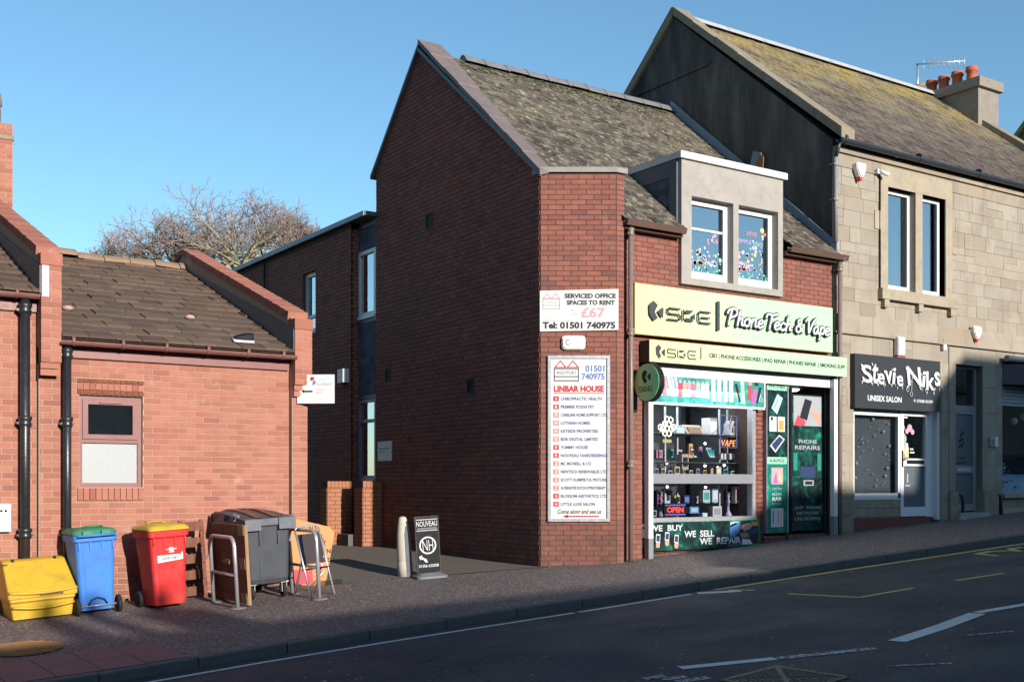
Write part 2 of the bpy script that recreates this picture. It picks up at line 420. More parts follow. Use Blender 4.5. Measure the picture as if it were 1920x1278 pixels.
def ground_mat(name, base, chips, dens, sc, patch, rough=.85, bump=.5):
    n = NT(name); col = n.mix(n.ramp(n.noise(.9, 6, .6), [(.3, 0), (.75, 1)]), base, patch)
    col = n.mix(n.math('MULTIPLY', n.noise(30, 4), .5), col, tuple(x*.5 for x in base))
    cell = n.vor(sc, out=1); cv = n.xyz(0, cell); d = n.vor(sc)
    m = n.math('MULTIPLY', n.math('GREATER_THAN', cv, 1-dens), n.math('LESS_THAN', d, .45))
    cc = n.mix(n.xyz(1, cell), chips[0], chips[1]); col = n.mix(m, col, cc)
    h = n.math('ADD', n.math('MULTIPLY', n.vor(sc*.9), -.6), n.noise(14, 4))
    return n.done(col, rough, 0, .3, h, bump, .012)
def asphalt():
    n = NT('road_asphalt'); base = n.ramp(n.noise(.6, 6, .62), [(.32, (.032,.031,.039)), (.55, (.043,.041,.052)), (.78, (.058,.055,.066))])
    lane = n.ramp(n.noise(1, 4, .6, n.vscale((.12, 1.3, 1))), [(.42, 0), (.68, 1)]); col = n.mix(n.math('MULTIPLY', lane, .5), base, (.07, .07, .074))
    st = n.ramp(n.noise(1.7, 6, .7), [(.62, 0), (.70, 1)]); col = n.mix(n.math('MULTIPLY', st, .55), col, (.022, .022, .025))
    cell = n.vor(85, out=1); d = n.vor(85); m = n.math('MULTIPLY', n.math('GREATER_THAN', n.xyz(0, cell), .80), n.math('LESS_THAN', d, .45)); col = n.mix(m, col, n.mix(n.xyz(1, cell), (.13,.13,.135), (.07,.07,.072)))
    sp = n.vor(5.5); sm_ = n.math('MULTIPLY', n.math('LESS_THAN', sp, .075), n.math('GREATER_THAN', n.xyz(0, n.vor(5.5, out=1)), .45)); col = n.mix(sm_, col, (.30, .30, .31))
    ck = n.vor(.8, 'DISTANCE_TO_EDGE', vec=n.vscale((1, 1, 1), n.mix(.12, n.pos(), n.noise(3, 4, .6, col=True)))); ck = n.math('MULTIPLY', n.math('LESS_THAN', ck, .006), n.ramp(n.noise(.35, 2), [(.5, 0), (.56, 1)])); col = n.mix(n.math('MULTIPLY', ck, .8), col, (.015,.015,.017))
    h = n.math('ADD', n.math('MULTIPLY', n.vor(80), -.7), n.noise(16, 4)); return n.done(col, n.mr(n.noise(.9, 4), .35, .65, .70, .92), 0, .3, h, .6, .012)
M['asphalt'] = asphalt()
M['pave'] = ground_mat('chipped_asphalt_pavement', (.135, .104, .096), ((.46,.41,.38), (.25,.20,.185)), .34, 42, (.175, .135, .12))
M['passage'] = ground_mat('worn_brown_tarmac', (.165, .135, .108), ((.3,.27,.24), (.2,.17,.14)), .06, 60, (.20, .165, .135))
M['earth'] = plain('far_ground', (.08, .075, .06), .95, .3, .2, .2)
M['kerb'] = plain('concrete_kerb', (.105, .10, .095), .9, .3, 7, .4, dirt=.5)
M['slab_red'] = plain('red_paving_slab', (.24, .105, .10), .9, .18, 5, .4, dirt=.3)
M['slab_grey'] = plain('buff_paving_slab', (.19, .158, .14), .9, .15, 5, .4, dirt=.25)
def paint_mat(name, c, wear):
    n = NT(name); f = n.ramp(n.noise(26, 8, .75), [(wear-.07, 1), (wear+.05, 0)])
    f2 = n.ramp(n.noise(3, 3), [(.3, 1), (.8, .75)])
    col = n.mix(n.math('MULTIPLY', f, f2), (.05, .049, .05), c)
    return n.done(col, .75, 0, .3, n.noise(80, 4), .4, .004)
M['white_line'] = paint_mat('white_road_paint', (.62, .62, .60), .66)
M['white_worn'] = paint_mat('worn_white_road_paint', (.55, .55, .55), .50)
M['yellow_line'] = paint_mat('yellow_road_paint', (.52, .43, .15), .64)
M['iron'] = plain('cast_iron', (.10, .10, .075), .6, .3, 9, .3, .0, .5)
M['rust'] = plain('rusty_iron', (.30, .155, .06), .8, .3, 8, .5, dirt=.3)

def glass(name, tint=.85, refl=.12, rough=.0):
    n = NT(name); tr = n.n('BsdfTransparent'); tr.inputs[0].default_value = (tint, tint, tint*1.02, 1)
    gl = n.n('BsdfGlossy'); gl.inputs['Roughness'].default_value = rough; gl.inputs[0].default_value = (.95, .97, 1, 1)
    x = n.n('Bump'); x.inputs['Strength'].default_value = .03; x.inputs['Distance'].default_value = .02; n.l(n.noise(1.5, 2), x.inputs['Height'])
    n.l(x.outputs[0], gl.inputs['Normal'])
    fr = n.n('Fresnel'); fr.inputs[0].default_value = 1.5
    n.pos(); f = n.math('MULTIPLY', n.math('ADD', n.math('MULTIPLY', fr.outputs[0], 1.7), refl, True), n.math('SUBTRACT', 1.0, n.geo.outputs['Backfacing']))
    m = n.n('MixShader'); n.l(f, m.inputs[0]); n.l(tr.outputs[0], m.inputs[1]); n.l(gl.outputs[0], m.inputs[2])
    n.l(m.outputs[0], n.out.inputs[0]); return n.m
M['glass'] = glass('double_glazing', .50, .40)
M['shop_glass'] = glass('shop_window_glass', .88, .0)
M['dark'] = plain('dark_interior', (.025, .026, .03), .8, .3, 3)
M['curtain'] = plain('grey_blind', (.28, .28, .29), .9, .1, 4)
M['room'] = plain('shop_back_wall', (.06, .065, .07), .8, .3, 2)
def frosted():
    n = NT('frosted_glass'); v = n.vor(55); col = n.ramp(n.noise(60, 5, .8), [(.3, (.30,.32,.33)), (.7, (.40,.42,.43))])
    return n.done(col, .35, 0, .4, v, .25, .004)
M['frost'] = frosted()
M['pvc'] = plain('white_upvc', (.68, .68, .68), .35, .04, 3)
M['pvc_old'] = plain('off_white_upvc', (.60, .60, .59), .4, .06, 3, dirt=.1)
M['maroon'] = plain('maroon_timber', (.22, .085, .08), .45, .2, 5, dirt=.15)
M['maroon_g'] = plain('maroon_plastic_gutter', (.19, .085, .075), .4, .25, 5)
M['black_iron'] = plain('black_painted_pipe', (.018, .019, .022), .35, .4, 8, .15, spec=.6)
M['brown_pipe'] = plain('brown_plastic_pipe', (.20, .15, .13), .4, .2, 6)
M['brown_gut'] = plain('brown_gutter', (.115, .07, .055), .4, .2, 6)
M['black_gut'] = plain('dark_blue_gutter', (.03, .037, .05), .4, .3, 6)
M['alu'] = plain('brushed_aluminium', (.55, .56, .58), .4, .1, 6, metal=.75)
M['alu_grey'] = plain('grey_aluminium', (.22, .225, .25), .4, .08, 6)
M['steel'] = plain('galvanised_tube', (.62, .62, .63), .35, .2, 14, metal=.7)
M['white'] = plain('white_sign_face', (.64, .635, .62), .45, .03, 3)
M['white_plastic'] = plain('white_plastic', (.68, .675, .65), .4, .04, 3)
M['black'] = plain('black_plastic', (.010, .010, .012), .6, .3, 5, spec=.2)
M['ink'] = plain('black_ink', (.016, .016, .02), .5, .1, 5)
M['ink_grey'] = plain('dark_grey_ink', (.055, .058, .07), .4, .1, 5)
M['ink_faint'] = plain('faded_ink', (.42, .42, .42), .5, .1, 5)
M['ink_blue'] = plain('blue_ink', (.10, .17, .42), .5, .1, 5)
M['ink_navy'] = plain('faded_navy_ink', (.07, .10, .21), .5, .1, 5)
M['ink_red'] = plain('red_ink', (.45, .03, .035), .5, .1, 5)
M['ink_pink'] = plain('faded_pink_ink', (.68, .30, .33), .5, .1, 5)
M['ink_cyan'] = plain('cyan_ink', (.25, .60, .68), .5, .1, 5)
M['ink_palecyan'] = plain('pale_cyan_ink', (.52, .70, .73), .5, .1, 5)
M['ink_mid'] = plain('mid_grey_ink', (.30, .31, .31), .5, .1, 5)
M['ink_green'] = plain('faded_green_ink', (.40, .56, .42), .5, .1, 5)
M['paper'] = plain('printed_white', (.74, .74, .74), .5, .03, 5)
def grad_mat(name, x0, x1, c0, c1, rough=.35):
    n = NT(name); f = n.mr(n.xyz(0), x0, x1); f = n.math('ADD', f, n.math('MULTIPLY', n.math('SUBTRACT', n.noise(.8, 2), .5), .25), True)
    return n.done(n.ramp(f, [(0, c0), (1, c1)]), rough, 0, .4)
M['sign_grad'] = grad_mat('yellow_to_mint_sign', 11.4, 13.4, (.68,.64,.33), (.42,.66,.42))
M['olive'] = plain('olive_return', (.36, .27, .03), .4, .1, 4)
M['disc_grad'] = grad_mat('lime_disc', 0, 1, (.3,.4,.1), (.1,.4,.15))
M['mint'] = plain('mint_print', (.30, .72, .45), .4, .05, 4)
M['teal'] = plain('teal_print', (.02, .22, .17), .4, .3, 4)
def swirl(name, c0, c1, c2, sc):
    n = NT(name); f = n.noise(sc, 5, .55, dist=1.6)
    return n.done(n.ramp(f, [(.38, c0), (.55, c1), (.7, c2)]), .35, 0, .5)
M['swirl'] = swirl('black_and_teal_print', (.004,.008,.010), (.006,.05,.042), (.012,.22,.15), 3.2)
M['swirl2'] = swirl('bright_teal_print', (.03,.20,.18), (.06,.33,.29), (.20,.50,.44), 5)
M['green_neon'] = plain('green_print_edge', (.03, .30, .12), .4, .1, 4)
for nm, c in dict(p_pink=(.60,.18,.26), p_rose=(.60,.32,.36), p_yel=(.60,.52,.22), p_mint=(.33,.60,.43), p_lil=(.50,.42,.68), p_red=(.60,.07,.09), p_blue=(.12,.25,.52), p_sky=(.40,.62,.75),
                  p_org=(.75,.32,.08), p_skin=(.55,.30,.22), p_mag=(.55,.10,.40), p_grey=(.35,.36,.38), p_navy=(.03,.045,.12), p_brown=(.28,.2,.14), p_teal=(.06,.42,.38), p_white=(.60,.61,.61), p_dark=(.02,.022,.026), p_tan=(.45,.38,.29)).items():
    M[nm] = plain('print_'+{'p_pink':'pink','p_rose':'rose','p_yel':'yellow','p_mint':'mint','p_lil':'lilac','p_red':'red','p_blue':'blue','p_sky':'sky','p_org':'orange','p_skin':'skin','p_mag':'magenta','p_grey':'grey','p_navy':'navy','p_brown':'brown','p_teal':'teal','p_white':'white','p_dark':'dark','p_tan':'tan'}[nm], c, .4, .06, 6)
M['bin_blue'] = plastic('blue_bin_plastic', (.045, .20, .62))
M['bin_green'] = plastic('green_lid_plastic', (.03, .20, .10))
M['bin_red'] = plastic('red_bin_plastic', (.62, .022, .022))
M['bin_yellow'] = plastic('yellow_lid_plastic', (0.546,0.387,0.035))
M['grit'] = plastic('yellow_grit_bin_plastic', (0.581,0.370,0.026))
M['bin_grey'] = plastic('charcoal_bin_plastic', (.045, .052, .066))
M['bin_scuff'] = plain('scuffed_bin_rim', (.12, .13, .155), .5, .35, 14, .3)
M['rubber'] = plain('black_rubber', (.015, .015, .016), .8, .2, 8, .2)
def wood(name, c, c2):
    n = NT(name); f = n.noise(3, 6, .6, n.vscale((7, 7, 1.2)), dist=.6)
    return n.done(n.ramp(f, [(.3, c), (.7, c2)]), .75, 0, .3, n.noise(30, 5, .6, n.vscale((9, 9, 1))), .4, .005)
M['wood'] = wood('stained_brown_timber', (.12, .045, .03), (.23, .095, .065))
M['wood_raw_lit'] = wood('bare_timber_and_lit_edge', (.25, .155, .075), (.34, .225, .12))
M['orange'] = plain('orange_board', (.60, .265, .095), .5, .06, 4, .1)
M['bollard'] = plain('cream_stone_bollard', (.50, .46, .385), .85, .15, 6, .4, dirt=.2)
M['bollard_grey'] = plain('grey_painted_strip', (.11, .115, .13), .7, .2, 6, .3)
M['red_plinth'] = plain('red_painted_plinth', (.17, .045, .04), .8, .25, 6, .3, dirt=.3)
M['terracotta'] = plain('terracotta_pot', (.44, .12, .055), .75, .15, 6, .3)
M['chim'] = plain('chimney_render', (.24, .205, .175), .9, .25, 3, .4, dirt=.3)
M['coping'] = plain('lichened_stone_coping', (.25, .205, .145), .9, .3, 4, .5, dirt=.3)
M['bark'] = plain('green_grey_bark', (.29, .26, .165), .9, .35, 1.5, .3)
M['twig'] = plain('purple_brown_twigs', (.25, .185, .165), .9, .4, .8)
M['salon_sign'] = plain('charcoal_sign_board', (.028, .031, .037), .5, .12, 5)
M['slate_panel'] = plain('blue_grey_panel', (.10, .115, .135), .4, .1, 4)
M['salon_glass'] = glass('tinted_salon_glass', .80, .05)
M['shutter'] = plain('pale_blue_shutter', (.25, .31, .34), .5, .12, 4)
M['purple'] = plain('dark_plum_fascia', (.055, .045, .06), .5, .15, 4)
def emit(name, c, s):
    n = NT(name); return n.done(c, .5, emit=c, estr=s)
M['led'] = emit('led_white', (.9, .95, 1), 6); M['neon_y'] = emit('pale_yellow_neon', (1, .95, .7), 1.1); M['neon_o'] = emit('orange_neon', (1, .35, .12), .9)
M['neon_r'] = emit('red_led', (1, .06, .05), 1.1); M['neon_b'] = emit('blue_led', (.2, .25, 1), .9); M['lamp'] = emit('ceiling_lamp', (1, .97, .9), 2.5)
M['leaf_dark'] = plain('artificial_fir', (.025, .04, .025), .8, .4, 20)
M['moss'] = plain('moss', (.06, .085, .02), .95, .4, 20, .5)
# ---------------------------------------------------------------- ground, road, pavement, kerb, markings
def ykerb(X): return 10.45-.22*sm(5.2, 2.2, X) if X < 5.2 else 10.45
def gsheet(xs, ys, zf):
    mb = MB(); vs = []; fs = []
    for X in xs:
        for k in range(len(ys(X))): vs.append((X, ys(X)[k], zf(X, ys(X)[k])))
    n = len(ys(xs[0]))
    for i in range(len(xs)-1):
        for k in range(n-1): a = i*n+k; fs.append((a, a+n, a+n+1, a+1))
    mb.add(vs, fs); return mb
def lin(a, b, n): return [a+(b-a)*i/n for i in range(n+1)]
xs = lin(-300, -60, 6)+lin(-40, 80, 60)[0:]+lin(110, 420, 8)
struct(gsheet(xs, lambda X: lin(-300, -9.5, 8)+[-9.4, 0, 10.3]+[20.8]+lin(21, 500, 10), lambda X, Y: g(X, 0)-.35+min(0.0, 0)), 'ground', M['earth'])
rx = lin(-40, 70, 110)
ROAD = struct(gsheet(rx, lambda X: [-6.5, -4, 0, 4, 8, 9.6, ykerb(X)+.02], lambda X, Y: g(X, 0)-.10), 'road', M['asphalt'])
PAVE = struct(gsheet(lin(-12, 40, 208), lambda X: [ykerb(X)+.125, 11, 11.6, 12.2, 12.8, 13.4, 14, 15.2], lambda X, Y: g(X, Y)+.004*math.sin(X*1.7)*math.sin(Y*2.1)), 'pavement', M['pave'])
struct(gsheet(rx, lambda X: [-9.3, -6.5-.0], lambda X, Y: g(X, 0)), 'far_pavement', M['pave'])
pas = MB(); n = 14
for i in range(n):
    a = 6.3+3.5*i/n; b = 6.3+3.5*(i+1)/n
    for k in range(10):
        def q(X, t): 
            y0 = 14.75-.33*(X-6.3); Y = y0+(20.6-y0)*t; return (X, Y, g(X, Y)+.009)
        pas.add([q(a, k/10), q(b, k/10), q(b, (k+1)/10), q(a, (k+1)/10)], [(0, 1, 2, 3)])
struct(pas, 'passage', M['passage'])
x = -2.0; kerbs = []
while x < 24:
    L = .91; x1 = x+L; y0, y1 = ykerb(x), ykerb(x1)
    m = MB(); z0, z1 = g(x, 0)+rnd.uniform(-.004, .006), g(x1, 0)+rnd.uniform(-.004, .006); gp = .006; e = .012; j = rnd.uniform(-.006, .006)
    y0 += j; y1 += j
    def P(xx, y, z): return (xx, y, z)
    a, b = x+gp, x1-gp
    prof = [(0, -.2), (0, -e), (e, 0), (.125, 0), (.125, -.2)]
    vs = [(a, y0+p, z0+q) for p, q in prof]+[(b, y1+p, z1+q) for p, q in prof]
    m.add(vs, [(0,1,2,3,4), (9,8,7,6,5)]+[(i, i+5, (i+1) % 5+5, (i+1) % 5) for i in range(5)])
    m.build('kerb_stone', M['kerb'], PAVE); x = x1
for i in range(7):
    for k in range(2):
        x0 = 3.40-.392*(i+1); y0 = ykerb(x0)+.13+k*.59+.0; y1 = y0+.58
        m = MB(); dz = .007+rnd.uniform(0, .004); sk = .035
        m.hexa([(x0+.006-sk*k*.0, y0, g(x0, 0)-.05), (x0+.386, y0, g(x0+.386, 0)-.05), (x0+.386, y1, g(x0+.386, 0)-.05), (x0+.006, y1, g(x0, 0)-.05),
                (x0+.006, y0, g(x0, 0)+dz), (x0+.386, y0, g(x0+.386, 0)+dz), (x0+.386, y1, g(x0+.386, 0)+dz), (x0+.006, y1, g(x0, 0)+dz)])
        m.build('paving_slab', M['slab_red'], PAVE)
m = MB(); m.hexa([(1.6,12.35,g(1.6,0)-.05),(2.29,12.5,g(2.29,0)-.05),(2.33,13.2,g(2.3,0)-.05),(1.6,13.1,g(1.6,0)-.05),(1.6,12.35,g(1.6,0)+.008),(2.29,12.5,g(2.29,0)+.008),(2.33,13.2,g(2.3,0)+.008),(1.6,13.1,g(1.6,0)+.008)])
m.build('paving_slab', M['slab_grey'], PAVE)
m = MB(); m.hexa([(10.05,10.75,g(10.05,0)-.05),(11.35,10.72,g(11.35,0)-.05),(11.25,11.25,g(11.25,0)-.05),(10.5,11.45,g(10.5,0)-.05),(10.05,10.75,g(10.05,0)+.006),(11.35,10.72,g(11.35,0)+.006),(11.25,11.25,g(11.25,0)+.006),(10.5,11.45,g(10.5,0)+.006)])
m.build('paving_slab', M['slab_grey'], PAVE)

def zroad(X): return g(X, 0)-.10+.005
def stroke(mat, pts, wd, name='road_marking', build=True, m=None):
    m = m or MB()
    for (xa, ya), (xb, yb) in zip(pts, pts[1:]):
        d = Vector((xb-xa, yb-ya)); L = d.length; nrm = Vector((-d.y, d.x)).normalized()*wd/2; k = max(1, int(L/.5))
        for i in range(k):
            t0, t1 = i/k, (i+1)/k; p0 = Vector((xa, ya))+d*t0; p1 = Vector((xa, ya))+d*t1
            q = [p0-nrm, p1-nrm, p1+nrm, p0+nrm]
            m.add([(v.x, v.y, zroad(v.x)) for v in q], [(0, 1, 2, 3)])
    if build: return m.build(name, mat, ROAD)
    return m
stroke(M['white_line'], [(1.0, 9.72), (2.74, 9.98), (4.0, 10.1), (5.35, 10.16), (7.69, 10.18)], .065)
stroke(M['white_line'], [(7.75, 10.18), (9.5, 10.23)], .075)
stroke(M['white_line'], [(9.6, 10.22), (10.05, 9.95)], .16)
stroke(M['yellow_line'], [(9.95, 10.28), (12.5, 10.26), (16, 10.18), (21, 10.08), (30, 10.0)], .085)
stroke(M['yellow_line'], [(10.02, 10.12), (10.2, 9.85)], .07)
stroke(M['yellow_line'], [(10.19, 9.31), (10.42, 8.46), (11.38, 8.46)], .07)
stroke(M['yellow_line'], [(12.2, 8.46), (13.1, 8.40)], .07)
stroke(M['yellow_line'], [(14.0, 8.44), (14.9, 8.40)], .07)
m = MB()   # worn yellow letters of a bus stop box near the kerb
for pts in [[(14.75, 9.55), (14.85, 9.95), (15.25, 9.98), (15.45, 9.75)], [(15.4, 9.62), (15.65, 9.95), (15.95, 9.9)], [(15.5, 9.4), (16.1, 9.5)], [(16.4, 9.5), (16.5, 9.9), (16.9, 9.9)]]: stroke(None, pts, .11, build=False, m=m)
m.build('road_marking', M['yellow_line'], ROAD)
stroke(M['white_line'], [(6.4, 7.02), (7.2, 6.72)], .12)
stroke(M['white_worn'], [(7.22, 6.71), (8.09, 6.40)], .12)
stroke(M['white_line'], [(8.47, 6.47), (9.3, 6.62), (10.2, 6.83)], .17)
stroke(M['white_line'], [(10.25, 6.87), (11.6, 6.74)], .11)
m = MB()
stroke(None, [(5.92, 6.92), (6.10, 6.88)], .10, build=False, m=m); stroke(None, [(6.0, 6.78), (6.2, 6.74)], .09, build=False, m=m); stroke(None, [(6.02, 6.64), (6.3, 6.58)], .1, build=False, m=m)
m.build('road_marking', M['white_worn'], ROAD)
for (a, b) in (((7.55, 5.85), (7.95, 5.55)), ((9.1, 6.2), (9.55, 6.0)), ((3.95, 8.75), (4.05, 8.85))):
    stroke(M['white_worn'], [a, b], .05)

# covers
def cover(name, label, c, mat, shape, ribs, root_z):
    t = thing(name, label, 'manhole cover', (c[0], c[1], root_z)); return t
cx, cy = 6.64, 6.10; zr = g(cx, 0)-.10
t = thing('manhole_cover', 'diamond shaped cast iron cover set in the dark road, ribbed and split in two', 'manhole cover', (cx, cy, zr))
dia = [(6.27, 6.43), (6.32, 5.72), (7.02, 5.78), (6.96, 6.49)]
def zz(p, dz): return (p[0], p[1], g(p[0], 0)-.10+dz)
MB().add([zz(p, .004) for p in dia], [(0, 1, 2, 3)]).build('cover_plate', M['iron'], t)
m = MB(); inn = [((a[0]-cx)*.93+cx, (a[1]-cy)*.93+cy) for a in dia]
for i in range(14):
    for k in range(14):
        u, v = (i+.5)/14, (k+.5)/14
        if abs(u-v) < .05: continue
        p = [inn[0][q]*(1-u)*(1-v)+inn[1][q]*u*(1-v)+inn[2][q]*u*v+inn[3][q]*(1-u)*v for q in (0, 1)]
        s1, s2 = (.020, .009) if (i+k) % 2 else (.009, .020)
        z = g(p[0], 0)-.10; m.box(p[0]-s1, p[0]+s1, p[1]-s2, p[1]+s2, z+.003, z+.013)
o = m.build('ribs', M['iron'], t); o['kind'] = 'stuff'
m = MB()
for i in range(4):
    a, b = Vector(dia[i]), Vector(dia[(i+1) % 4]); d = (b-a).normalized(); q = Vector((-d.y, d.x))*.03
    m.add([zz(a, .012), zz(b, .012), zz(b+q, .012), zz(a+q, .012)], [(0, 1, 2, 3)])
a, b = Vector(dia[0])*.5+Vector(dia[1])*.5, Vector(dia[2])*.5+Vector(dia[3])*.5
a, b = Vector(dia[3]), Vector(dia[1]); d = (b-a).normalized(); q = Vector((-d.y, d.x))*.02
m.add([zz(a+q, .013), zz(b+q, .013), zz(b-q, .013), zz(a-q, .013)], [(0, 1, 2, 3)])
m.build('rim', M['iron'], t)
cx, cy = 2.33, 12.28; z0 = g(cx, 0)
t = thing('inspection_cover', 'rusty orange round cover with raised bars in the pavement by red slabs', 'manhole cover', (cx, cy, z0))
m = MB(); vs = [(cx+.36*math.cos(a), cy+.5*math.sin(a), g(cx+.36*math.cos(a), 0)+.01) for a in [2*math.pi*i/36 for i in range(36)]]
m.add(vs, [tuple(range(36))]).build('cover_plate', M['rust'], t)
for i in range(9):
    yy = -.44+i*.11; hw = .34*math.sqrt(max(0, 1-(yy/.5)**2)); m = MB()
    m.hexa([(cx+sx*hw, cy+yy+sy, g(cx+sx*hw, 0)+dz) for dz in (.008, .024) for sx, sy in ((-1, -.022), (1, -.022), (1, .022), (-1, .022))])
    m.build('rib', M['rust'], t)
def rectY(Y, x0, yt, yb, x1):      # (a0, a1, z0, z1) on a wall Y = const from sight lines to its left edge and right edge
    a0, zt = onY(x0, yt, Y); _, zb = onY(x0, yb, Y); a1, _ = onY(x1, yt, Y); return a0, a1, zb, zt
def onSlope(px, py, Y0, z0, s):
    xc, yc = _ray(px); Z = (z0-EYE-Y0*s)/((HOR-py)/FPX-yc*s)
    return Vector((Z*xc, Z*yc, EYE+(HOR-py)*Z/FPX))
UX = Vector((1, 0, 0))
def plane_roof(Y0, z0, Y1, z1):
    v = Vector((0, Y1-Y0, z1-z0)); S = v.length; v.normalize(); return v, S, Vector((0, -v.z, v.y))

# ================================================================ the low brick building on the left
LB = thing('low_brick_building', 'single storey orange brick building with brown tiled roof and raised brick gables', 'building', (4.5, 14.9, .3))
B = []; wall = MB()
Y1, Y2, Y3 = 15.0, 14.9, 14.8
win = (3.47, 4.26, 1.765, 2.935)
f1, f2, f3 = frY(Y1), frY(Y2), frY(Y3)
sheet(wall, f1, -2.5, 2.99, -.6, 4.1, [], -.3, 0)
sheet(wall, f2, 2.99, 6.28, -.3, 3.5, [win], -.3, 0)
sheet(wall, f3, 6.28, 6.51, 0, 3.5, [], -9.5, 0)
wall.box(-2.5, 2.98, 23.7, 24, -.5, 4); wall.box(3, 6.3, 23.9, 24.1, 0, 3.5)
wall.build('wall', M['mortar_l'], LB)
soldier = (3.44, 4.27, 2.94, 3.14); sillr = (3.44, 4.27, 1.60, 1.76); band = (2.99, 6.51, .80, .92)
B += bricks(f1, -.6, 2.985, -.2, 3.93, clip=None)
B += bricks(f2, 2.995, 6.275, 0, 3.38, [win, soldier, sillr, (2.99, 6.51, .80, .88)])
B += bricks(f3, 6.285, 6.51, .2, 3.5, [(2.99, 6.51, .80, .88)], phase=6.4)
for fr, lo, hi in ((f2, 2.995, 6.275), (f3, 6.285, 6.51)):
    k = 0
    while lo+k*.1125 < hi-.02:
        B.append((fmat(fr, lo+k*.1125+.005, min(hi, lo+(k+1)*.1125-.005), .805, .875, -.03, .012), True)); k += 1
for i in range(11):
    a = 3.44+.83*i/11; b = a+.83/11
    B.append((fmat(f2, a+.004, b-.004, 1.605, 1.757, -.03, .03), True))
    B.append((fmat(f2, a+.003, b-.003, 2.998, 3.083, -.03, .02), True))
for zt in ((2.945, 2.990), (3.091, 3.136)):
    for i in range(11):
        a = 3.44+.83*i/11; MB().fbox(f2, a+.004, a+.83/11-.004, *zt, -.02, .024).build('cut_brick', M['brick_dark'], LB)
# raised gable walls with brick on edge copings
def parapet(X0, X1, Yf, zf, zfoot, s, Yr, Yb, roof0, wallz):
    fr = frX(X0); ap = zf+s*(Yr-Yf)
    m = MB(); m.prism(fr, [(-Yf, wallz), (-Yf, zf), (-Yr, ap), (-Yb, zf), (-Yb, wallz)], -(X1-X0), 0)
    m.build('gable_parapet', M['mortar_l'], LB)
    out = []; fy = frY(Yf); z = wallz; r = 0      # brick front of the pier, corbelled at its foot
    while z < zf-.11:
        h = .075; dd = .008
        if r % 2: out.append((fmat(fy, X0-.004, X1+.004, z+.005, z+h-.005, -.05, dd), True))
        else:
            mid = (X0+X1)/2; out.append((fmat(fy, X0-.004, mid-.005, z+.005, z+h-.005, -.05, dd), True)); out.append((fmat(fy, mid+.005, X1+.004, z+.005, z+h-.005, -.05, dd), True))
        z += h; r += 1
    out.append((fmat(fy, X0-.012, X1+.012, zf-.11, zf+.035, -.22, .02), True))
    fl = MB().prism(fr, [(-Yf-.02, roof0+.02), (-Yf-.02, roof0+.36), (-Yr, roof0+.02+s*1.1*(Yr-Yf)+.02), (-Yr, roof0-.1+s*1.1*(Yr-Yf))], .002, .016)
    fl.build('lead_flashing', M['lead'], LB)
    cop = []
    for (ya, za, yb, zb) in ((Yf+.2, zf+.075, Yr, ap), (Yr, ap, Yb, zf)):
        v = Vector((0, yb-ya, zb-za)); L = v.length; v.normalize(); wn = Vector((0, -v.z, v.y)); n = int(L/.078)
        for i in range(n):
            p = Vector((X0-.025, ya, za))+v*(i*L/n)+wn*-.03
            MM = Matrix.Identity(4)
            for c, q in enumerate((UX*(X1-X0+.05), v*(L/n-.008), wn*(.105+rnd.uniform(-.004, .004)), p)):
                for k in range(3): MM[k][c] = q[k]
            cop.append((MM, ya < Yr))
    return out, cop
o1, c1 = parapet(2.99, 3.22, 14.74, 4.60, 0, .36, 19.6, 24.4, 4.12, 3.30)
o2, c2 = parapet(6.285, 6.53, 14.70, 4.06, 0, .36, 19.6, 24.4, 3.60, 3.18)
B += o1+o2
B.append((fmat(frY(14.77), 2.985, 3.2, 3.14, 3.215, -.05, .0), True)); B.append((fmat(frY(14.77), 2.985, 3.19, 3.225, 3.295, -.05, .01), True))
B.append((fmat(frY(14.74), 6.285, 6.51, 3.02, 3.095, -.05, .0), True)); B.append((fmat(frY(14.74), 6.285, 6.52, 3.105, 3.172, -.05, .01), True))
pieces(c1+c2, 'coping_brick', 'coping_brickwork', M['brick_l'], LB, 150)
m = MB().fbox(frY(14.732), 3.0, 3.075, 4.10, 4.48, 0, .004); m.build('paint_patch', M['white'], LB)
# chimney at the far left
ch = MB().box(2.75, 3.47, 19.2, 20.2, 4.6, 7.45); cho = ch.build('chimney', M['mortar_l'], LB)
CB = bricks(frY(19.2), 2.75, 3.47, 4.9, 7.45)
mm = MB(); cs = [Vector((x, y, z)) for z in (0, 1) for x, y in ((0,0),(1,0),(1,1),(0,1))]
for q, _ in CB: mm.hexa([q @ c for c in cs])
so = sub(mm, 'brickwork', M['brick_l'], cho); so['kind'] = 'stuff'
sub(MB().box(2.73, 3.49, 19.18, 20.22, 7.2, 7.26), 'mortar_band', M['coping'], cho)
sub(MB().lathe([(.16, 0), (.17, .3), (.15, .34), (.19, .38), (.17, .55)], (3.2, 19.6, 7.45), 16), 'chimney_pot', M['coping'], cho)
pieces(B, 'brick', 'brickwork', M['brick_l'], LB, 300)
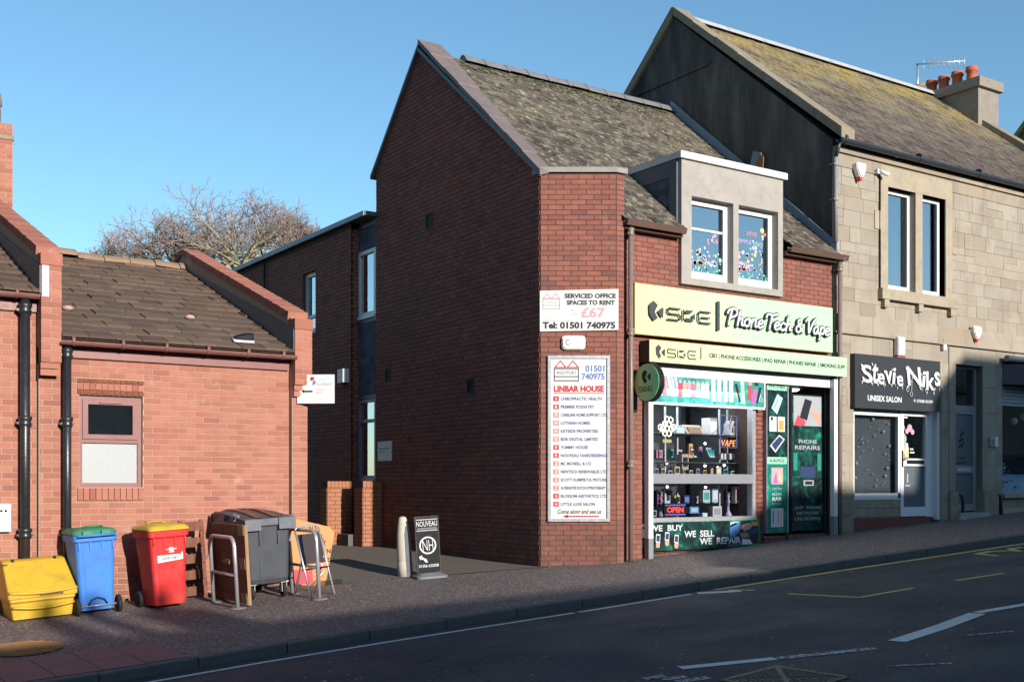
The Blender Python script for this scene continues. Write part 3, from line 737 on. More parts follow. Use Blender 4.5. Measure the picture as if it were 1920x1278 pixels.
# roofs
T = []
for X0, X1, Y0, z0 in ((3.22, 6.28, 14.70, 3.60), (-1.4, 2.98, 14.80, 4.13)):
    zr = z0+(19.5-Y0)*.3975; v, S, wn = plane_roof(Y0, z0, 19.5, zr)
    p = Vector((X0, Y0, z0))
    m = MB(); a, b = p, p+v*S; c = Vector((X0, 24.2, z0))
    m.add([a, a+UX*(X1-X0), b+UX*(X1-X0), b, c+UX*(X1-X0), c], [(0, 1, 2, 3), (3, 2, 4, 5)]); m.build('roof', M['tile'], LB)
    T += slates(p, UX, v, wn, X1-X0, S, .33, .305, .026, jit=.006)
    k = 0; x = X0
    while x < X1-.05:
        L = min(.42, X1-x); dz = rnd.choice((0, .0, .01, .045)) if X0 > 0 else 0; tl = rnd.uniform(-.012, .012); m = MB()
        pr = [(-.20, -.045), (-.16, .02), (-.07, .075), (.07, .075), (.16, .02), (.20, -.045)]
        vs = [(x+.006, 19.5+q, zr+.02+h+dz-tl) for q, h in pr]+[(x+L-.006, 19.5+q, zr+.02+h+dz+tl) for q, h in pr]
        m.add(vs, [(5,4,3,2,1,0), (6,7,8,9,10,11)]+[(i, i+1, i+7, i+6) for i in range(5)]); m.build('ridge_tile', M['ridge_l'], LB); x += L
pieces(T, 'roof_tile', 'roof_tiling', M['tile'], LB, 300)
def gutter(parent, x0, x1, Y, z, r, mat, joints=()):
    m = MB(); vs = []; fs = []; n = 8
    for x in (x0, x1):
        for rr in (r, r*.86):
            for k in range(n+1):
                t = math.pi+math.pi*k/n; vs.append((x, Y+rr*math.cos(t), z+rr*math.sin(t)))
    N = n+1
    for k in range(n): fs += [(k, k+1, 2*N+k+1, 2*N+k), (N+k+1, N+k, 3*N+k, 3*N+k+1), (k+1, k, N+k, N+k+1), (2*N+k, 2*N+k+1, 3*N+k+1, 3*N+k)]
    fs += [(0, 2*N, 3*N, N), (n, N+n, 3*N+n, 2*N+n)]
    m.add(vs, fs); o = m.build('gutter', mat, parent)
    for x in joints:
        q = MB()
        q.tube([(x-.02, Y, z-.0), (x+.02, Y, z-.0)], r*1.12, 12); sub(q, 'gutter_bracket', mat, o)
    return o
gutter(LB, 3.2, 6.30, 14.70, 3.575, .058, M['maroon_g'], (3.35, 3.95, 4.5, 5.05, 5.6, 6.1))
gutter(LB, -2, 3.02, 14.82, 4.125, .06, M['maroon_g'], (1.7, 2.72))
MB().fbox(frY(14.9), 3.2, 6.26, 3.385, 3.535, -.05, .05).build('fascia_board', M['maroon'], LB)
MB().fbox(frY(15.0), -2, 2.98, 3.93, 4.08, -.05, .05).build('fascia_board', M['maroon'], LB)
def downpipe(parent, x, Y, zt, zb, r, mat, collars=(), name='downpipe', cmat=None, shoe=False):
    m = MB().tube([(x, Y, zb), (x, Y, zt)], r, 14); o = m.build(name, mat, parent)
    for z in collars:
        q = MB().lathe([(r*1.02, -.055), (r*1.32, -.045), (r*1.32, -.02), (r*1.15, 0), (r*1.42, .03), (r*1.42, .06), (r*1.05, .07)], (x, Y, z), 14)
        q.box(x-r*1.7, x+r*1.7, Y-.012, Y+.1, z-.03, z-.005)
        sub(q, 'pipe_collar', cmat or mat, o)
    return o
downpipe(LB, 2.83, 14.88, 4.08, .12, .058, M['black_iron'], (3.95, 2.57, 1.2))
downpipe(LB, 3.30, 14.78, 3.54, .18, .05, M['black_iron'], (3.42, 2.57, 1.2))
m = MB().tube([(2.83, 14.88, 4.0), (2.83, 14.87, 4.09)], .04, 12); m.build('gutter_outlet', M['white_plastic'], LB)
# window
wn_ = MB(); a0, a1, z0, z1 = win
for q in ((a0, a0+.05, z0, z1), (a1-.05, a1, z0, z1), (a0+.05, a1-.05, z1-.05, z1), (a0+.05, a1-.05, z0, z0+.055), (a0+.05, a1-.05, 2.33, 2.375)): wn_.fbox(f2, *q, -.13, -.055)
wo = wn_.build('window', M['maroon'], LB)
q = MB(); b0, b1, y0, y1 = a0+.052, a1-.052, 2.378, z1-.052
for r_ in ((b0, b0+.065, y0, y1), (b1-.065, b1, y0, y1), (b0+.065, b1-.065, y1-.065, y1), (b0+.065, b1-.065, y0, y0+.06)): q.fbox(f2, *r_, -.12, -.035)
sub(q, 'sash', M['maroon'], wo); sub(MB().fbox(f2, b0+.064, b1-.064, y0+.059, y1-.064, -.09, -.08), 'pane', M['glass'], wo)
sub(MB().fbox(f2, b0+.2, b1-.2, y1-.05, y1-.03, -.035, -.012), 'window_vent', M['maroon_g'], wo)
sub(MB().fbox(f2, a0+.051, a1-.051, z0+.056, 2.329, -.10, -.09), 'frosted_pane', M['frost'], wo)
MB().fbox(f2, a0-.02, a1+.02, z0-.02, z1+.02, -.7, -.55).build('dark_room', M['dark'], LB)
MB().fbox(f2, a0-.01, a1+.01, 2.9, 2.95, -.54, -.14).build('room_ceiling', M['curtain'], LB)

# ================================================================ the gabled brick building with the shop
XG, E1 = 9.725, 6.43
GB = thing('gabled_brick_building', 'two storey dark red brick building with steep mossy slate roof and tall blank gable', 'building', (XG, 13.7, .6))
B = []
FG, FS = frX(XG), frY(13.2)
Ya, Yb, Yr, Zr, Zb = 13.70, 18.97, 17.27, 9.40, 7.63
def gclip(z):
    lo = Yb if z < Zb else Yb-(z-Zb)*(Yb-Yr)/(Zr-Zb)
    hi = Ya if z < E1 else Ya+(z-E1)*(Yr-Ya)/(Zr-E1)
    return (-lo+.0, -hi-.005)
vents = []
for px, py, w_, h_ in ((806, 415, .20, .22), (728, 703, .17, .19), (883, 724, .19, .20)):
    y, z = onX(px, py, XG); vents.append((-y-w_/2, -y+w_/2, z-h_/2, z+h_/2))
wl = MB(); wl.prism(FG, [(-Yb, .2), (-Ya, .2), (-Ya, E1), (-Yr, Zr), (-Yb, Zb)], -.35, 0)
FP = Fr((XG, Ya, 0), (-ST, -CT, 0)); PW = 1.118; PT = 6.40
Bc = FP.pt(PW, 0); 
wl.add([(XG, Ya, .2), (Bc.x, Bc.y, .2), (10.80, Bc.y, .2), (10.80, 13.7, .2), (XG+.2, 14.1, .2), (XG, Ya, PT), (Bc.x, Bc.y, PT), (10.80, Bc.y, PT), (10.80, 13.7, PT), (XG+.2, 14.1, PT)],
       [(4,3,2,1,0), (5,6,7,8,9)]+[(i, (i+1) % 5, (i+1) % 5+5, i+5) for i in range(5)])
DF = rectY(13.12, 1278, 290, 531, 1468)     # dormer face
shop = (11.26, 15.50, .4, 3.74)
sheet(wl, FS, 10.81, 15.53, .3, 5.68, [shop, (DF[0]+.03, DF[1]-.03, 5.0, 9)], -.3, 0)
wl.build('wall', M['mortar_m'], GB)
for v in vents:
    m = MB()
    for q in ((v[0]-.02, v[0], v[2]-.02, v[3]+.02), (v[1], v[1]+.02, v[2]-.02, v[3]+.02), (v[0], v[1], v[3], v[3]+.02), (v[0], v[1], v[2]-.02, v[2])): m.fbox(FG, *q, -.02, .014)
    o = m.build('vent', M['mortar_m'], GB)
    s_ = MB(); n = 5
    for i in range(n): s_.fbox(FG, v[0], v[1], v[2]+(v[3]-v[2])*i/n, v[2]+(v[3]-v[2])*(i+.35)/n, -.02, .004)
    s_.fbox(FG, v[0], v[1], v[2], v[3], -.02, .002); sub(s_, 'vent_grille', M['black'], o)
vh = [(v[0]-.02, v[1]+.02, v[2]-.02, v[3]+.02) for v in vents]
B += bricks(FG, -Yb, -Ya, .45, 9.4, vh, gclip, True)
rent = (-.02, 1.12, 4.02, 4.60); direc = (.10, 1.02, 1.25, 3.68)
B += bricks(FP, .0, PW, .5, PT-.02, [], hidden=[(rent[0]-.1, rent[1]+.1, rent[2], rent[3]), direc], phase=.115)
B += bricks(frY(Bc.y), Bc.x, 10.80, .5, PT-.02, [], phase=10.65, BW=.3)
B += bricks(FS, 10.815, 15.53, .55, 5.62, [shop, (DF[0], DF[1], 4.92, 9)], hidden=[(11.05, 15.4, 4.05, 4.8), (11.2, 15.6, 3.6, 3.9), (10.8, 11.0, 0, 9)])
B += bricks(frY(13.30), 13.66, 13.98, .75, 3.6, phase=13.7)
B += bricks(frY(13.26), 11.30, 13.80, .60, .84, phase=11.3)
B += bricks(frY(13.26), 13.93, 15.45, .70, .95, phase=13.93)
pieces(B, 'brick', 'brickwork', M['brick_m'], GB, 300)
MB().fbox(frY(13.32), 13.66, 13.98, .6, 3.7, -.5, 0).fbox(frY(13.29), 11.28, 13.82, .5, .85, -.25, 0).fbox(frY(13.29), 13.93, 15.45, .5, .95, -.4, .0).build('shop_brick_pier', M['mortar_m'], GB)
# parapet cap of the canted pier
m = MB(); e = .045
P0 = FP.pt(-.005, PT, e); P1 = FP.pt(PW+.01, PT, e)
P2 = Vector((10.84, P1.y+.0, PT)); P3 = Vector((10.84, 13.75, PT)); P4 = Vector((XG+.02, 14.2, PT))
top = [Vector((0, 0, h)) for h in (0, .075)]
m.add([p+top[0] for p in (P0, P1, P2, P3, P4)]+[p+top[1] for p in (P0, P1, P2, P3, P4)], [(4,3,2,1,0), (5,6,7,8,9)]+[(i, (i+1) % 5, (i+1) % 5+5, i+5) for i in range(5)])
m.build('pier_cap', M['leadg'], GB)
# roof
RY0, RZ0 = 13.00, 5.72; RS = (9.33-RZ0)/(Yr-RY0)
v, S, wn = plane_roof(RY0, RZ0, Yr, 9.33)
def rz(Y): return RZ0+(Y-RY0)*RS
ax = Bc.x-XG; ay = Bc.y-Ya
def rclip(a, s):
    X = 9.76+a; Y = RY0+s*v.y
    if X < 10.84 and Y < Ya+ay*(X-XG)/ax+.12: return False
    if DF[0]-.02 < X < DF[1]+.02 and rz(Y) < 6.93: return False
    return True
T = slates(Vector((9.76, RY0, RZ0)), UX, v, wn, 15.50-9.76, S, .20, .145, .011, rclip, jit=.014)
pieces(T, 'slate', 'slating', M['slate_m'], GB, 300)
m = MB(); A = [(10.80, RY0, RZ0-.01), (12.02, RY0, RZ0-.01), (12.02, 14.5, rz(14.5)-.01), (10.80, 14.5, rz(14.5)-.01), (14.36, RY0, RZ0-.01), (15.52, RY0, RZ0-.01), (15.52, 14.5, rz(14.5)-.01), (14.36, 14.5, rz(14.5)-.01),
    (9.74, 14.5, rz(14.5)-.01), (15.52, Yr, 9.32), (9.74, Yr, 9.32), (9.74, Ya+.05, rz(Ya+.05)-.01), (10.80, 13.12, rz(13.12)-.01), (9.74, Yb+.15, Zb-.12), (15.52, Yb+.15, Zb-.12), (15.52, 23.5, 5.5), (9.74, 23.5, 5.5)]
m.add(A, [(0,1,2,3), (4,5,6,7), (8,6,9,10), (11,12,3,8), (10,9,14,13)]); m.build('roof', M['slate_m'], GB)
x = 10.55
while x < 15.4:
    L = min(.46, 15.5-x); m = MB(); pr = [(-.17, -.10), (-.09, .0), (-.03, .045), (.03, .045), (.09, .0), (.17, -.10)]; j = rnd.uniform(-.008, .008)
    def rr(xx, sc): return [(xx, Yr+q*sc, 9.38+j+h*sc) for q, h in pr]
    vs = rr(x+.004, 1.0)+rr(x+L-.05, 1.0)+rr(x+L-.05, 1.16)+rr(x+L-.004, 1.16)
    fs = []
    for r in range(3): fs += [(r*6+i, r*6+i+6, r*6+i+7, r*6+i+1) for i in range(5)]
    fs += [(5,4,3,2,1,0)[::-1], (18,19,20,21,22,23)[::-1]]
    m.add(vs, fs); m.build('ridge_tile', M['ridge'], GB); x += L
# lead along the verge of the gable, in lapped lengths
n = 8
def verge(t):      # t 0 at the eave corner, 1 at the apex
    Y = Ya-.09+(Yr-Ya+.09)*t; z = E1-.05+(Zr+.06-E1+.05)*t; return Y, z
for i in range(n):
    t0, t1 = i/n, (i+1)/n; (ya, za), (yb, zb) = verge(t0), verge(t1); w0, w1 = .26+.24*t0, .26+.24*t1-.03; dz = .012*(i % 2)+.02
    m = MB(); X0 = XG-.075
    m.hexa([(X0, ya, za+dz-.06), (X0+.02, ya, za+dz-.06), (X0+.02, yb, zb+dz-.06), (X0, yb, zb+dz-.06), (X0, ya, za+dz+.02), (X0+w0, ya, za+dz+.02+.0*w0), (X0+w1, yb, zb+dz+.02), (X0, yb, zb+dz+.02)])
    m.build('verge_lead', M['leadb'], GB)
m = MB().prism(frX(XG-.07), [(-Yr, Zr+.05), (-Yr, Zr-.02), (-Yb-.12, Zb-.14), (-Yb-.12, Zb-.07)], -.25, 0); m.build('verge_board', M['lead'], GB)
m = MB().prism(frX(XG-.07), [(-Ya+.06, E1-.10), (-Ya+.06, E1-.03), (-Yr, Zr-.03), (-Yr, Zr-.10)], -.06, .004); m.build('verge_board', M['lead'], GB)
m = MB().prism(frX(15.50), [(-RY0-.05, RZ0+.02), (-Yr, 9.34), (-Yr, 9.55), (-RY0-.05, RZ0+.22)], 0, .02); m.build('abutment_flashing', plain('pale_lead_soaker', (.22,.27,.33), .55, .25, 5, .2), GB)
# moss clumps below the ridge
m = MB()
for _ in range(260):
    X = rnd.uniform(10.4, 15.3); Y = Yr-.13-abs(rnd.gauss(0, .16)); r = rnd.uniform(.012, .04); z = rz(Y)+.02
    m.lathe([(r, 0), (r*.8, r*.4), (r*.3, r*.62)], (X, Y, z), 6)
o = m.build('moss', M['moss'], GB); o['kind'] = 'stuff'
# gutters and pipes
def boxgutter(parent, x0, x1, Y, z, mat):
    m = MB(); w_, h_ = .12, .085
    pr = [(0, 0), (-.02, -h_*.75), (-.05, -h_), (-w_+.03, -h_), (-w_, 0), (-w_+.012, 0), (-w_+.035, -h_+.012), (-.045, -h_+.012), (-.012, 0)]
    vs = [(x, Y+q, z+h) for x in (x0, x1) for q, h in pr]; k = len(pr)
    m.add(vs, [tuple(range(k-1, -1, -1)), tuple(range(k, 2*k))]+[(i, (i+1) % k, (i+1) % k+k, i+k) for i in range(k)]); return m.build('gutter', mat, parent)
boxgutter(GB, 10.78, DF[0]-.04, 13.06, 5.72, M['brown_gut']); boxgutter(GB, DF[1]+.03, 15.68, 13.06, 5.72, M['brown_gut'])
MB().box(10.81, DF[0]-.02, 13.06, 13.21, 5.6, 5.66).box(DF[1]+.02, 15.5, 13.06, 13.21, 5.6, 5.66).build('soffit', M['brown_gut'], GB)
downpipe(GB, 10.92, 13.06, 5.64, .66, .038, M['brown_pipe'], (5.55, 4.06, 2.1))
downpipe(GB, 15.575, 13.06, 5.64, .93, .038, M['brown_pipe'], (5.5, 4.0))
m = MB().tube([(15.70, 12.98, 5.74), (15.62, 13.0, 5.70), (15.56, 13.02, 5.66)], [.035, .05, .06], 10); m.build('pipe_head', M['leadg'], GB)
# dormer
FD = frY(13.12); a0, a1, z0, z1 = DF
wl_ = rectY(13.12, 1297, 367, 521, 1375); wr_ = rectY(13.12, 1385, 383, 531, 1459)
zt = wl_[3]; zb = wl_[2]; W2 = [(wl_[0], wl_[1], zb, zt), (wr_[0], wr_[1], zb, zt)]
m = MB(); sheet(m, FD, a0, a1, z0, z1, W2, -.2, 0); dorm = m.build('dormer', M['conc'], GB)
Yk = RY0+(z1-RZ0)/RS
m = MB()
for X, dn in ((a0, -1), (a1, 1)):
    fr = frX(X if dn < 0 else X-.06)
    m.prism(fr, [(-13.32, 5.5), (-13.32, z1), (-Yk, z1), (-13.32, rz(13.32)-.05)], -.06, 0)
sub(m, 'dormer_cheek', M['slate_hung'], dorm)
sl_ = MB(); fr = frX(a0)
for r in range(12):
    z = 5.75+r*.1; Yh = RY0+(z-RZ0)/RS; y = 13.36+(r % 2)*.1
    while y < Yh: sl_.fbox(fr, -min(y+.2, Yh+.05), -y-.006, z, z+.115, .002, .012+.004*rnd.random()); y += .2
so = sub(sl_, 'cheek_slating', M['slate_hung'], dorm); so['kind'] = 'stuff'
sub(MB().prism(fr, [(-13.3, z1-.30), (-13.3, z1), (-Yk-.05, z1), (-Yk+.28, z1-.30)], .014, .03), 'cheek_lead', M['lead'], dorm)
sub(MB().fbox(fr, -13.36, -13.2, 5.4, z1-.02, .0, .034), 'cheek_post', M['lead'], dorm)
sub(MB().box(a0-.05, a1+.05, 13.2, Yk+.1, z1-.02, z1+.03).fbox(FD, a0-.06, a1+.06, z1-.055, z1+.05, -.02, .05).fbox(frX(a0), -Yk-.1, -13.1, z1-.045, z1+.05, .0, .055), 'dormer_roof', M['pvc_old'], dorm)
for q in ((wl_[0]-.16, W2[0][0], zt-.0, zt+.004), ): pass
for i, (b0, b1, y0, y1) in enumerate(W2):
    m = MB(); fwd = .10
    for q in ((b0, b0+fwd, y0, y1), (b1-fwd, b1, y0, y1), (b0+fwd, b1-fwd, y1-fwd*.9, y1), (b0+fwd, b1-fwd, y0, y0+.14)): m.fbox(FD, *q, -.2, -.13)
    if i == 0: m.fbox(FD, b0+fwd, b1-fwd, y0+.80, y0+.835, -.19, -.15)
    o = m.build('window', M['pvc'], GB)
    sub(MB().fbox(FD, b0+fwd, b1-fwd, y0+.14, y1-fwd*.9, -.175, -.168), 'pane', M['glass'], o)
    pal = ['p_pink','p_rose','p_yel','p_mint','p_lil','p_sky','p_white']; pr = random.Random(3+i)
    L0, L1 = b0+fwd, b1-fwd; gp = {}
    for k in range(58):
        a = pr.uniform(L0+.02, L1-.02); top = .14+(.52 if i == 0 else .62)*pr.random()**2.2*(((a-L0)/(L1-L0))*.8+.35); r = pr.uniform(.012, .036)
        gp.setdefault(pr.choice(pal), []).append((a, y0+.15+top, r))
    for k in range(26): gp.setdefault('p_teal' if k % 2 else 'p_mint', []).append((pr.uniform(L0, L1), y0+.16+pr.random()*.10, .018))
    for c, L in gp.items():
        mm = MB()
        for a, z, r in L: mm.disc(FD, max(L0+r, min(L1-r, a)), z, r, -.166, -.164, 9); 
        q_ = sub(mm, 'window_sticker', M[c], o); q_['kind'] = 'stuff'
    if i == 1:
        for tx, c, zz_, x0_, x1_ in (('SEVEN', 'p_rose', y1-.42, .35, .68), ('SUMMER', 'p_lil', y1-.56, .04, .50), ('FUN', 'p_mint', y1-.57, .58, .86)):
            t_ = lettering(None, tx, FD, L0+(L1-L0)*x0_, L0+(L1-L0)*x1_, zz_, zz_+.07, -.166, M[c], name='window_sticker', mirror=True)
            t_.data.transform(Matrix.Translation(-base_of(GB))); t_.parent = o
        mm = MB().disc(FD, L1-.10, y1-.30, .045, -.166, -.164, 14); sub(mm, 'window_sticker', M['p_yel'], o)
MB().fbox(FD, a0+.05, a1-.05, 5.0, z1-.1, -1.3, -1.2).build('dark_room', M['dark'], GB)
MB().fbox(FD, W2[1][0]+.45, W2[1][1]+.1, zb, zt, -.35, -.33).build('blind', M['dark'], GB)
# ================================================================ flat roofed rear wing behind the gable
XW = 9.58
RW = thing('flat_roofed_wing', 'long dark brick two storey wing with flat roof behind the tall gable', 'building', (XW, 20, .6))
FW = frX(XW); B = []
wA = (-22.0, -21.37, 4.92, 6.15)
ZT = 6.80
wl = MB(); sheet(wl, FW, -34, -19.72, .3, ZT, [wA], -.3, 0); wl.box(9.96, 10.2, 18.9, 19.75, .3, ZT)
wl.box(XW+.0, 10.3, 19.72, 19.74, .3, ZT)
wl.build('wall', M['mortar_m'], RW)
B += bricks(FW, -33, -19.725, .5, ZT-.12, [wA])
B += bricks(frY(19.72), XW, 9.80, .5, ZT-.12, phase=9.6)
pieces(B, 'brick', 'brickwork', M['brick_m'], RW, 300)
MB().box(XW-.10, 14, 18.95, 34, ZT-.02, ZT+.06).build('flat_roof', M['lead'], RW)
MB().fbox(frX(XW-.10), -34, -18.98, ZT-.025, ZT+.065, 0, .02).build('roof_edge_trim', plain('pale_roof_trim', (.30,.33,.38), .5, .15, 4), RW)
FK = frX(9.74)    # slate hung bay beside the gable
pnl = MB(); pnl.fbox(FK, -19.72, -18.96, .3, ZT, -.2, -.02); pnl.build('bay_backing', M['slate_hung'], RW)
wB, wC = (-19.69, -18.98, 4.98, 6.22), (-19.69, -18.98, 1.92, 3.40)
SP = []
for z0, z1 in ((6.24, 6.66), (3.5, 4.86)):
    z = z0; r = 0
    while z < z1:
        a = -19.72-(r % 2)*.11
        while a < -18.96:
            b0, b1 = max(a, -19.715), min(a+.22, -18.965)
            if b1-b0 > .03: SP.append((fmat(FK, b0+.003, b1-.003, z, z+.17, -.015, .006+rnd.uniform(0, .006)), True))
            a += .22
        z += .14; r += 1
pieces(SP, 'slate', 'slating', M['slate_hung'], RW, 120)
MB().fbox(FK, -19.72, -18.96, 6.66, 6.72, -.01, .02).fbox(FK, -19.72, -18.96, 4.86, 4.95, -.01, .02).fbox(FK, -19.72, -18.96, 3.41, 3.49, -.01, .02).build('lead_flashing', M['lead'], RW)
def uwin(fr, b, fw, mull, mat, tr=None):
    a0, a1, z0, z1 = b; m = MB()
    for q in ((a0, a0+fw, z0, z1), (a1-fw, a1, z0, z1), (a0+fw, a1-fw, z1-fw, z1), (a0+fw, a1-fw, z0, z0+fw)): m.fbox(fr, *q, mull-.06, mull)
    if tr: m.fbox(fr, a0+fw, a1-fw, tr-.03, tr+.03, mull-.06, mull)
    o = m.build('window', mat, RW)
    sub(MB().fbox(fr, a0+fw, a1-fw, z0+fw, z1-fw, mull-.045, mull-.04), 'pane', M['glass'], o)
    s = MB().fbox(fr, a0, a1, z0-.05, z0, -.02, .06); sub(s, 'sill', mat, o)
    sub(MB().fbox(fr, a0+fw, a0+fw+.14, z0+fw, z1-fw, mull-.2, mull-.19), 'curtain', M['curtain'], o); return o
uwin(FW, wA, .08, -.06, M['pvc'], 5.25); uwin(FK, wB, .07, .03, M['pvc']); uwin(FK, wC, .05, .03, M['alu_grey'], 3.0)
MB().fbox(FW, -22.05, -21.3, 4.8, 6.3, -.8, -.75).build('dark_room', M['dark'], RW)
m = MB().tube([(XW-.13, 24.0, ZT+.2), (XW-.05, 24.0, ZT-.1), (XW-.04, 24.0, 4.0), (XW-.04, 24.0, .8)], .02, 8); m.build('cable', M['black'], RW)
# porch walls at the side door
def porch(X0, X1, Y, zt, label, D=.34):
    t = thing('porch_wall', label, 'low wall', (X0, Y, .66)); m = MB().box(X0, X1, Y, Y+D, .55, zt); m.build('wall', M['mortar_m'], t)
    fy, fx = frY(Y), frX(X0)
    S = bricks(fy, X0, X1, .6, zt-.115, phase=X0+.05); S += bricks(fx, -Y-D, -Y, .6, zt-.115)
    a = X0
    while a < X1-.02: S.append((fmat(fy, a+.004, min(a+.075, X1)-.004, zt-.11, zt+.003, -.34, .010), True)); a += .075
    pieces(S, 'brick', 'brickwork', plain('orange_porch_brick', (.36, .15, .08), .85, .25, 9, .3), t, 120)
porch(9.32, 9.715, 18.72, 1.86, 'orange brick porch wall against the gable beside the glazed side door')
porch(9.0, 9.52, 19.55, 1.86, 'second brick porch wall further back, mostly in shade behind the first', .3)
t = thing('door_step', 'grey concrete step between the two brick porch walls', 'step', (9.45, 19.3, .66)); m = MB().box(9.2, 9.74, 19.08, 19.54, .55, .88); m.build('tread', M['kerb'], t)
y, z = onX(650, 706, XW)
t = thing('security_light', 'white square floodlight box on the dark brick wing wall', 'light', (XW, y, z))
MB().fbox(FW, -y-.12, -y+.12, z-.12, z+.14, .0, .14).build('lamp_housing', M['white_plastic'], t); MB().fbox(FW, -y-.05, -y+.05, z-.16, z-.12, .03, .1).build('sensor', M['black'], t)

# ================================================================ the stone building
XS, YF = 15.53, 13.15
SB = thing('stone_building', 'two storey buff sandstone building with black side gable and lichened slate roof', 'building', (XS, YF, .93))
FF = frY(YF); XE = 24.1
def rF(x0, yt, yb, x1): return rectY(YF, x0, yt, yb, x1)
EZ = 7.70; SR = 17.2; SZ = 11.22
# openings
uw = rF(1664, 350, 543, 1772); uw = (uw[0], uw[1], uw[2], uw[3])
mul = (onY(1716, 400, YF)[0], onY(1729, 400, YF)[0])
so_ = rF(1601, 655, 985, 1766); sal = (so_[0], so_[1], .3, 3.60)
do_ = rF(1791, 682, 968, 1843); d2 = (do_[0], do_[1]-.02, .3, do_[3])
ri_ = rF(1880, 672, 905, 1990); rs = (ri_[0], ri_[0]+2.6, 1.62, onY(1880, 676, YF)[1])
holes = [uw, sal, d2, rs]
wl = MB(); sheet(wl, FF, XS+.3, XE, .2, EZ, holes, -.35, -.012)
wl.build('wall', M['joint'], SB)
MB().prism(frX(XS), [(-21.3, .2), (-YF-.03, .2), (-YF-.03, 7.74), (-SR, 11.20), (-21.3, 7.7)], -.32, 0).build('gable_wall', M['render'], SB)
MB().box(XS+.3, XE, 21.0, 21.3, .2, 7.6).build('back_wall', M['render'], SB)
# ashlar in courses, brought to uneven beds
bandz = (onY(1571, 621, YF)[1], onY(1571, 588, YF)[1])
ST_ = []
def ashlar(a0, a1, z0, z1, hs, hmin, hmax, lmin, lmax, d=-.004, jit=.0025):
    z = z0
    while z < z1-.01:
        h = rnd.uniform(hmin, hmax)
        if z1-z-h < hmin*.6: h = z1-z
        a = a0-rnd.uniform(0, lmin)
        while a < a1:
            L = rnd.uniform(lmin, lmax); b0, b1 = max(a, a0), min(a+L, a1); a += L
            if b1-b0 < .04: continue
            parts = [(b0, b1, z, z+h)]
            if h > .27 and rnd.random() < .35: parts = [(b0, b1, z, z+h*.5), (b0, b1, z+h*.5, z+h)]
            for p in parts:
                for q in cut(p, hs):
                    if q[1]-q[0] > .03 and q[3]-q[2] > .03: ST_.append((fmat(FF, q[0]+.0028, q[1]-.0028, q[2]+.0028, q[3]-.0028, -.05, d+rnd.uniform(-jit, jit)), True))
        z += h
mg = (uw[0]-.20, uw[1]+.20, uw[2]-.02, uw[3]+.36)
ashlar(XS+.002, XE, bandz[1]+.0, 7.30, [mg], .17, .29, .24, .58)
ashlar(XS+.002, XE, .5, bandz[0]-.03, [sal, (d2[0]-.14, d2[1]+.45, 0, d2[3]+.32), rs], .22, .34, .36, .75)
x = XS+.002
while x < XE:     # plain string course and its drip
    L = min(rnd.uniform(.8, 1.3), XE-x); MB().fbox(FF, x+.003, x+L-.003, bandz[0], bandz[1], -.05, .03+rnd.uniform(0, .004)).build('band_stone', M['stone'], SB); x += L
MB().fbox(FF, XS-.01, XE, bandz[0]-.03, bandz[0], -.05, .055).build('drip_course', M['stone'], SB)
x = XS+.002
while x < XE:
    L = min(rnd.uniform(.9, 1.5), XE-x); MB().fbox(FF, x+.002, x+L-.002, 7.30, 7.52, -.05, .012).fbox(FF, x+.002, x+L-.002, 7.525, 7.62, -.05, .06).build('cornice_stone', M['stone'], SB); x += L
# dressed stones round the upper window
a0, a1, z0, z1 = uw
MS = M['conc_w'] = plain('dressed_sandstone', (.345, .29, .215), .9, .2, 3, .3, dirt=.3)
def dressed(q, d0, d1, name='dressed_stone'): return MB().fbox(FF, *q, d0, d1).build(name, MS, SB)
dressed((a0-.2, a1+.2, z1, z1+.36), -.3, .015); dressed((a0-.2, a0, z0, z1-.001), -.3, .015); dressed((a1, a1+.2, z0, z1-.001), -.3, .015); dressed((a0-.36, a0-.2, z0+1.05, z0+1.38), -.05, .013); dressed((a1+.2, a1+.34, z0+.85, z0+.92), -.05, .02)
dressed((mul[0], mul[1], z0, z1), -.3, .01, 'mullion'); dressed((a0-.26, a1+.26, z0-.19, z0), -.3, .10, 'sill')
for a in (a0-.18, (a0+a1)/2-.05, a1+.06): dressed((a, a+.13, z0-.33, z0-.19), -.05, .085, 'corbel')
MB().fbox(FF, a0-.24, a0-.225, z0+.0, z1+.28, 0, .02).build('cable', M['black'], SB)
for b0, b1 in ((a0, mul[0]), (mul[1], a1)):
    m = MB(); f = .075
    for q in ((b0, b0+f, z0, z1), (b1-f, b1, z0, z1), (b0+f, b1-f, z1-f, z1), (b0+f, b1-f, z0, z0+.12)): m.fbox(FF, *q, -.19, -.12)
    o = m.build('window', M['pvc'], SB); sub(MB().fbox(FF, b0+f, b1-f, z0+.12, z1-f, -.16, -.155), 'pane', M['glass'], o)
    sub(MB().fbox(FF, b1-f-.16, b1-f, z0+.12, z1-f, -.34, -.33), 'curtain', M['curtain'], o)
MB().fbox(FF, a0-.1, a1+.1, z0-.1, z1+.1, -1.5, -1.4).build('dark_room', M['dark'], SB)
# dressed piers of the ground floor
def pier(b0, b1, zt, d):
    z = .5; hs = [.62, .55, .50, .48, .52, .5, .5, .5, .5]; i = 0
    while z < zt-.05:
        h = min(hs[i % 9], zt-z); e = .05 if z < 1.2 else 0
        ST_.append((fmat(FF, b0-e*.3, b1+e*.3, z+.003, z+h-.003, -.34, d+e+rnd.uniform(-.004, .004)), True)); z += h; i += 1
pier(d2[0]-.20, d2[0], d2[3], .012); pier(d2[1], d2[1]+.42, d2[3], .012)
ST_.append((fmat(FF, d2[0]-.2, d2[1]+.42, d2[3], d2[3]+.30, -.34, .014), True))
pieces(ST_, 'stone', 'stonework', M['stone'], SB, 300)
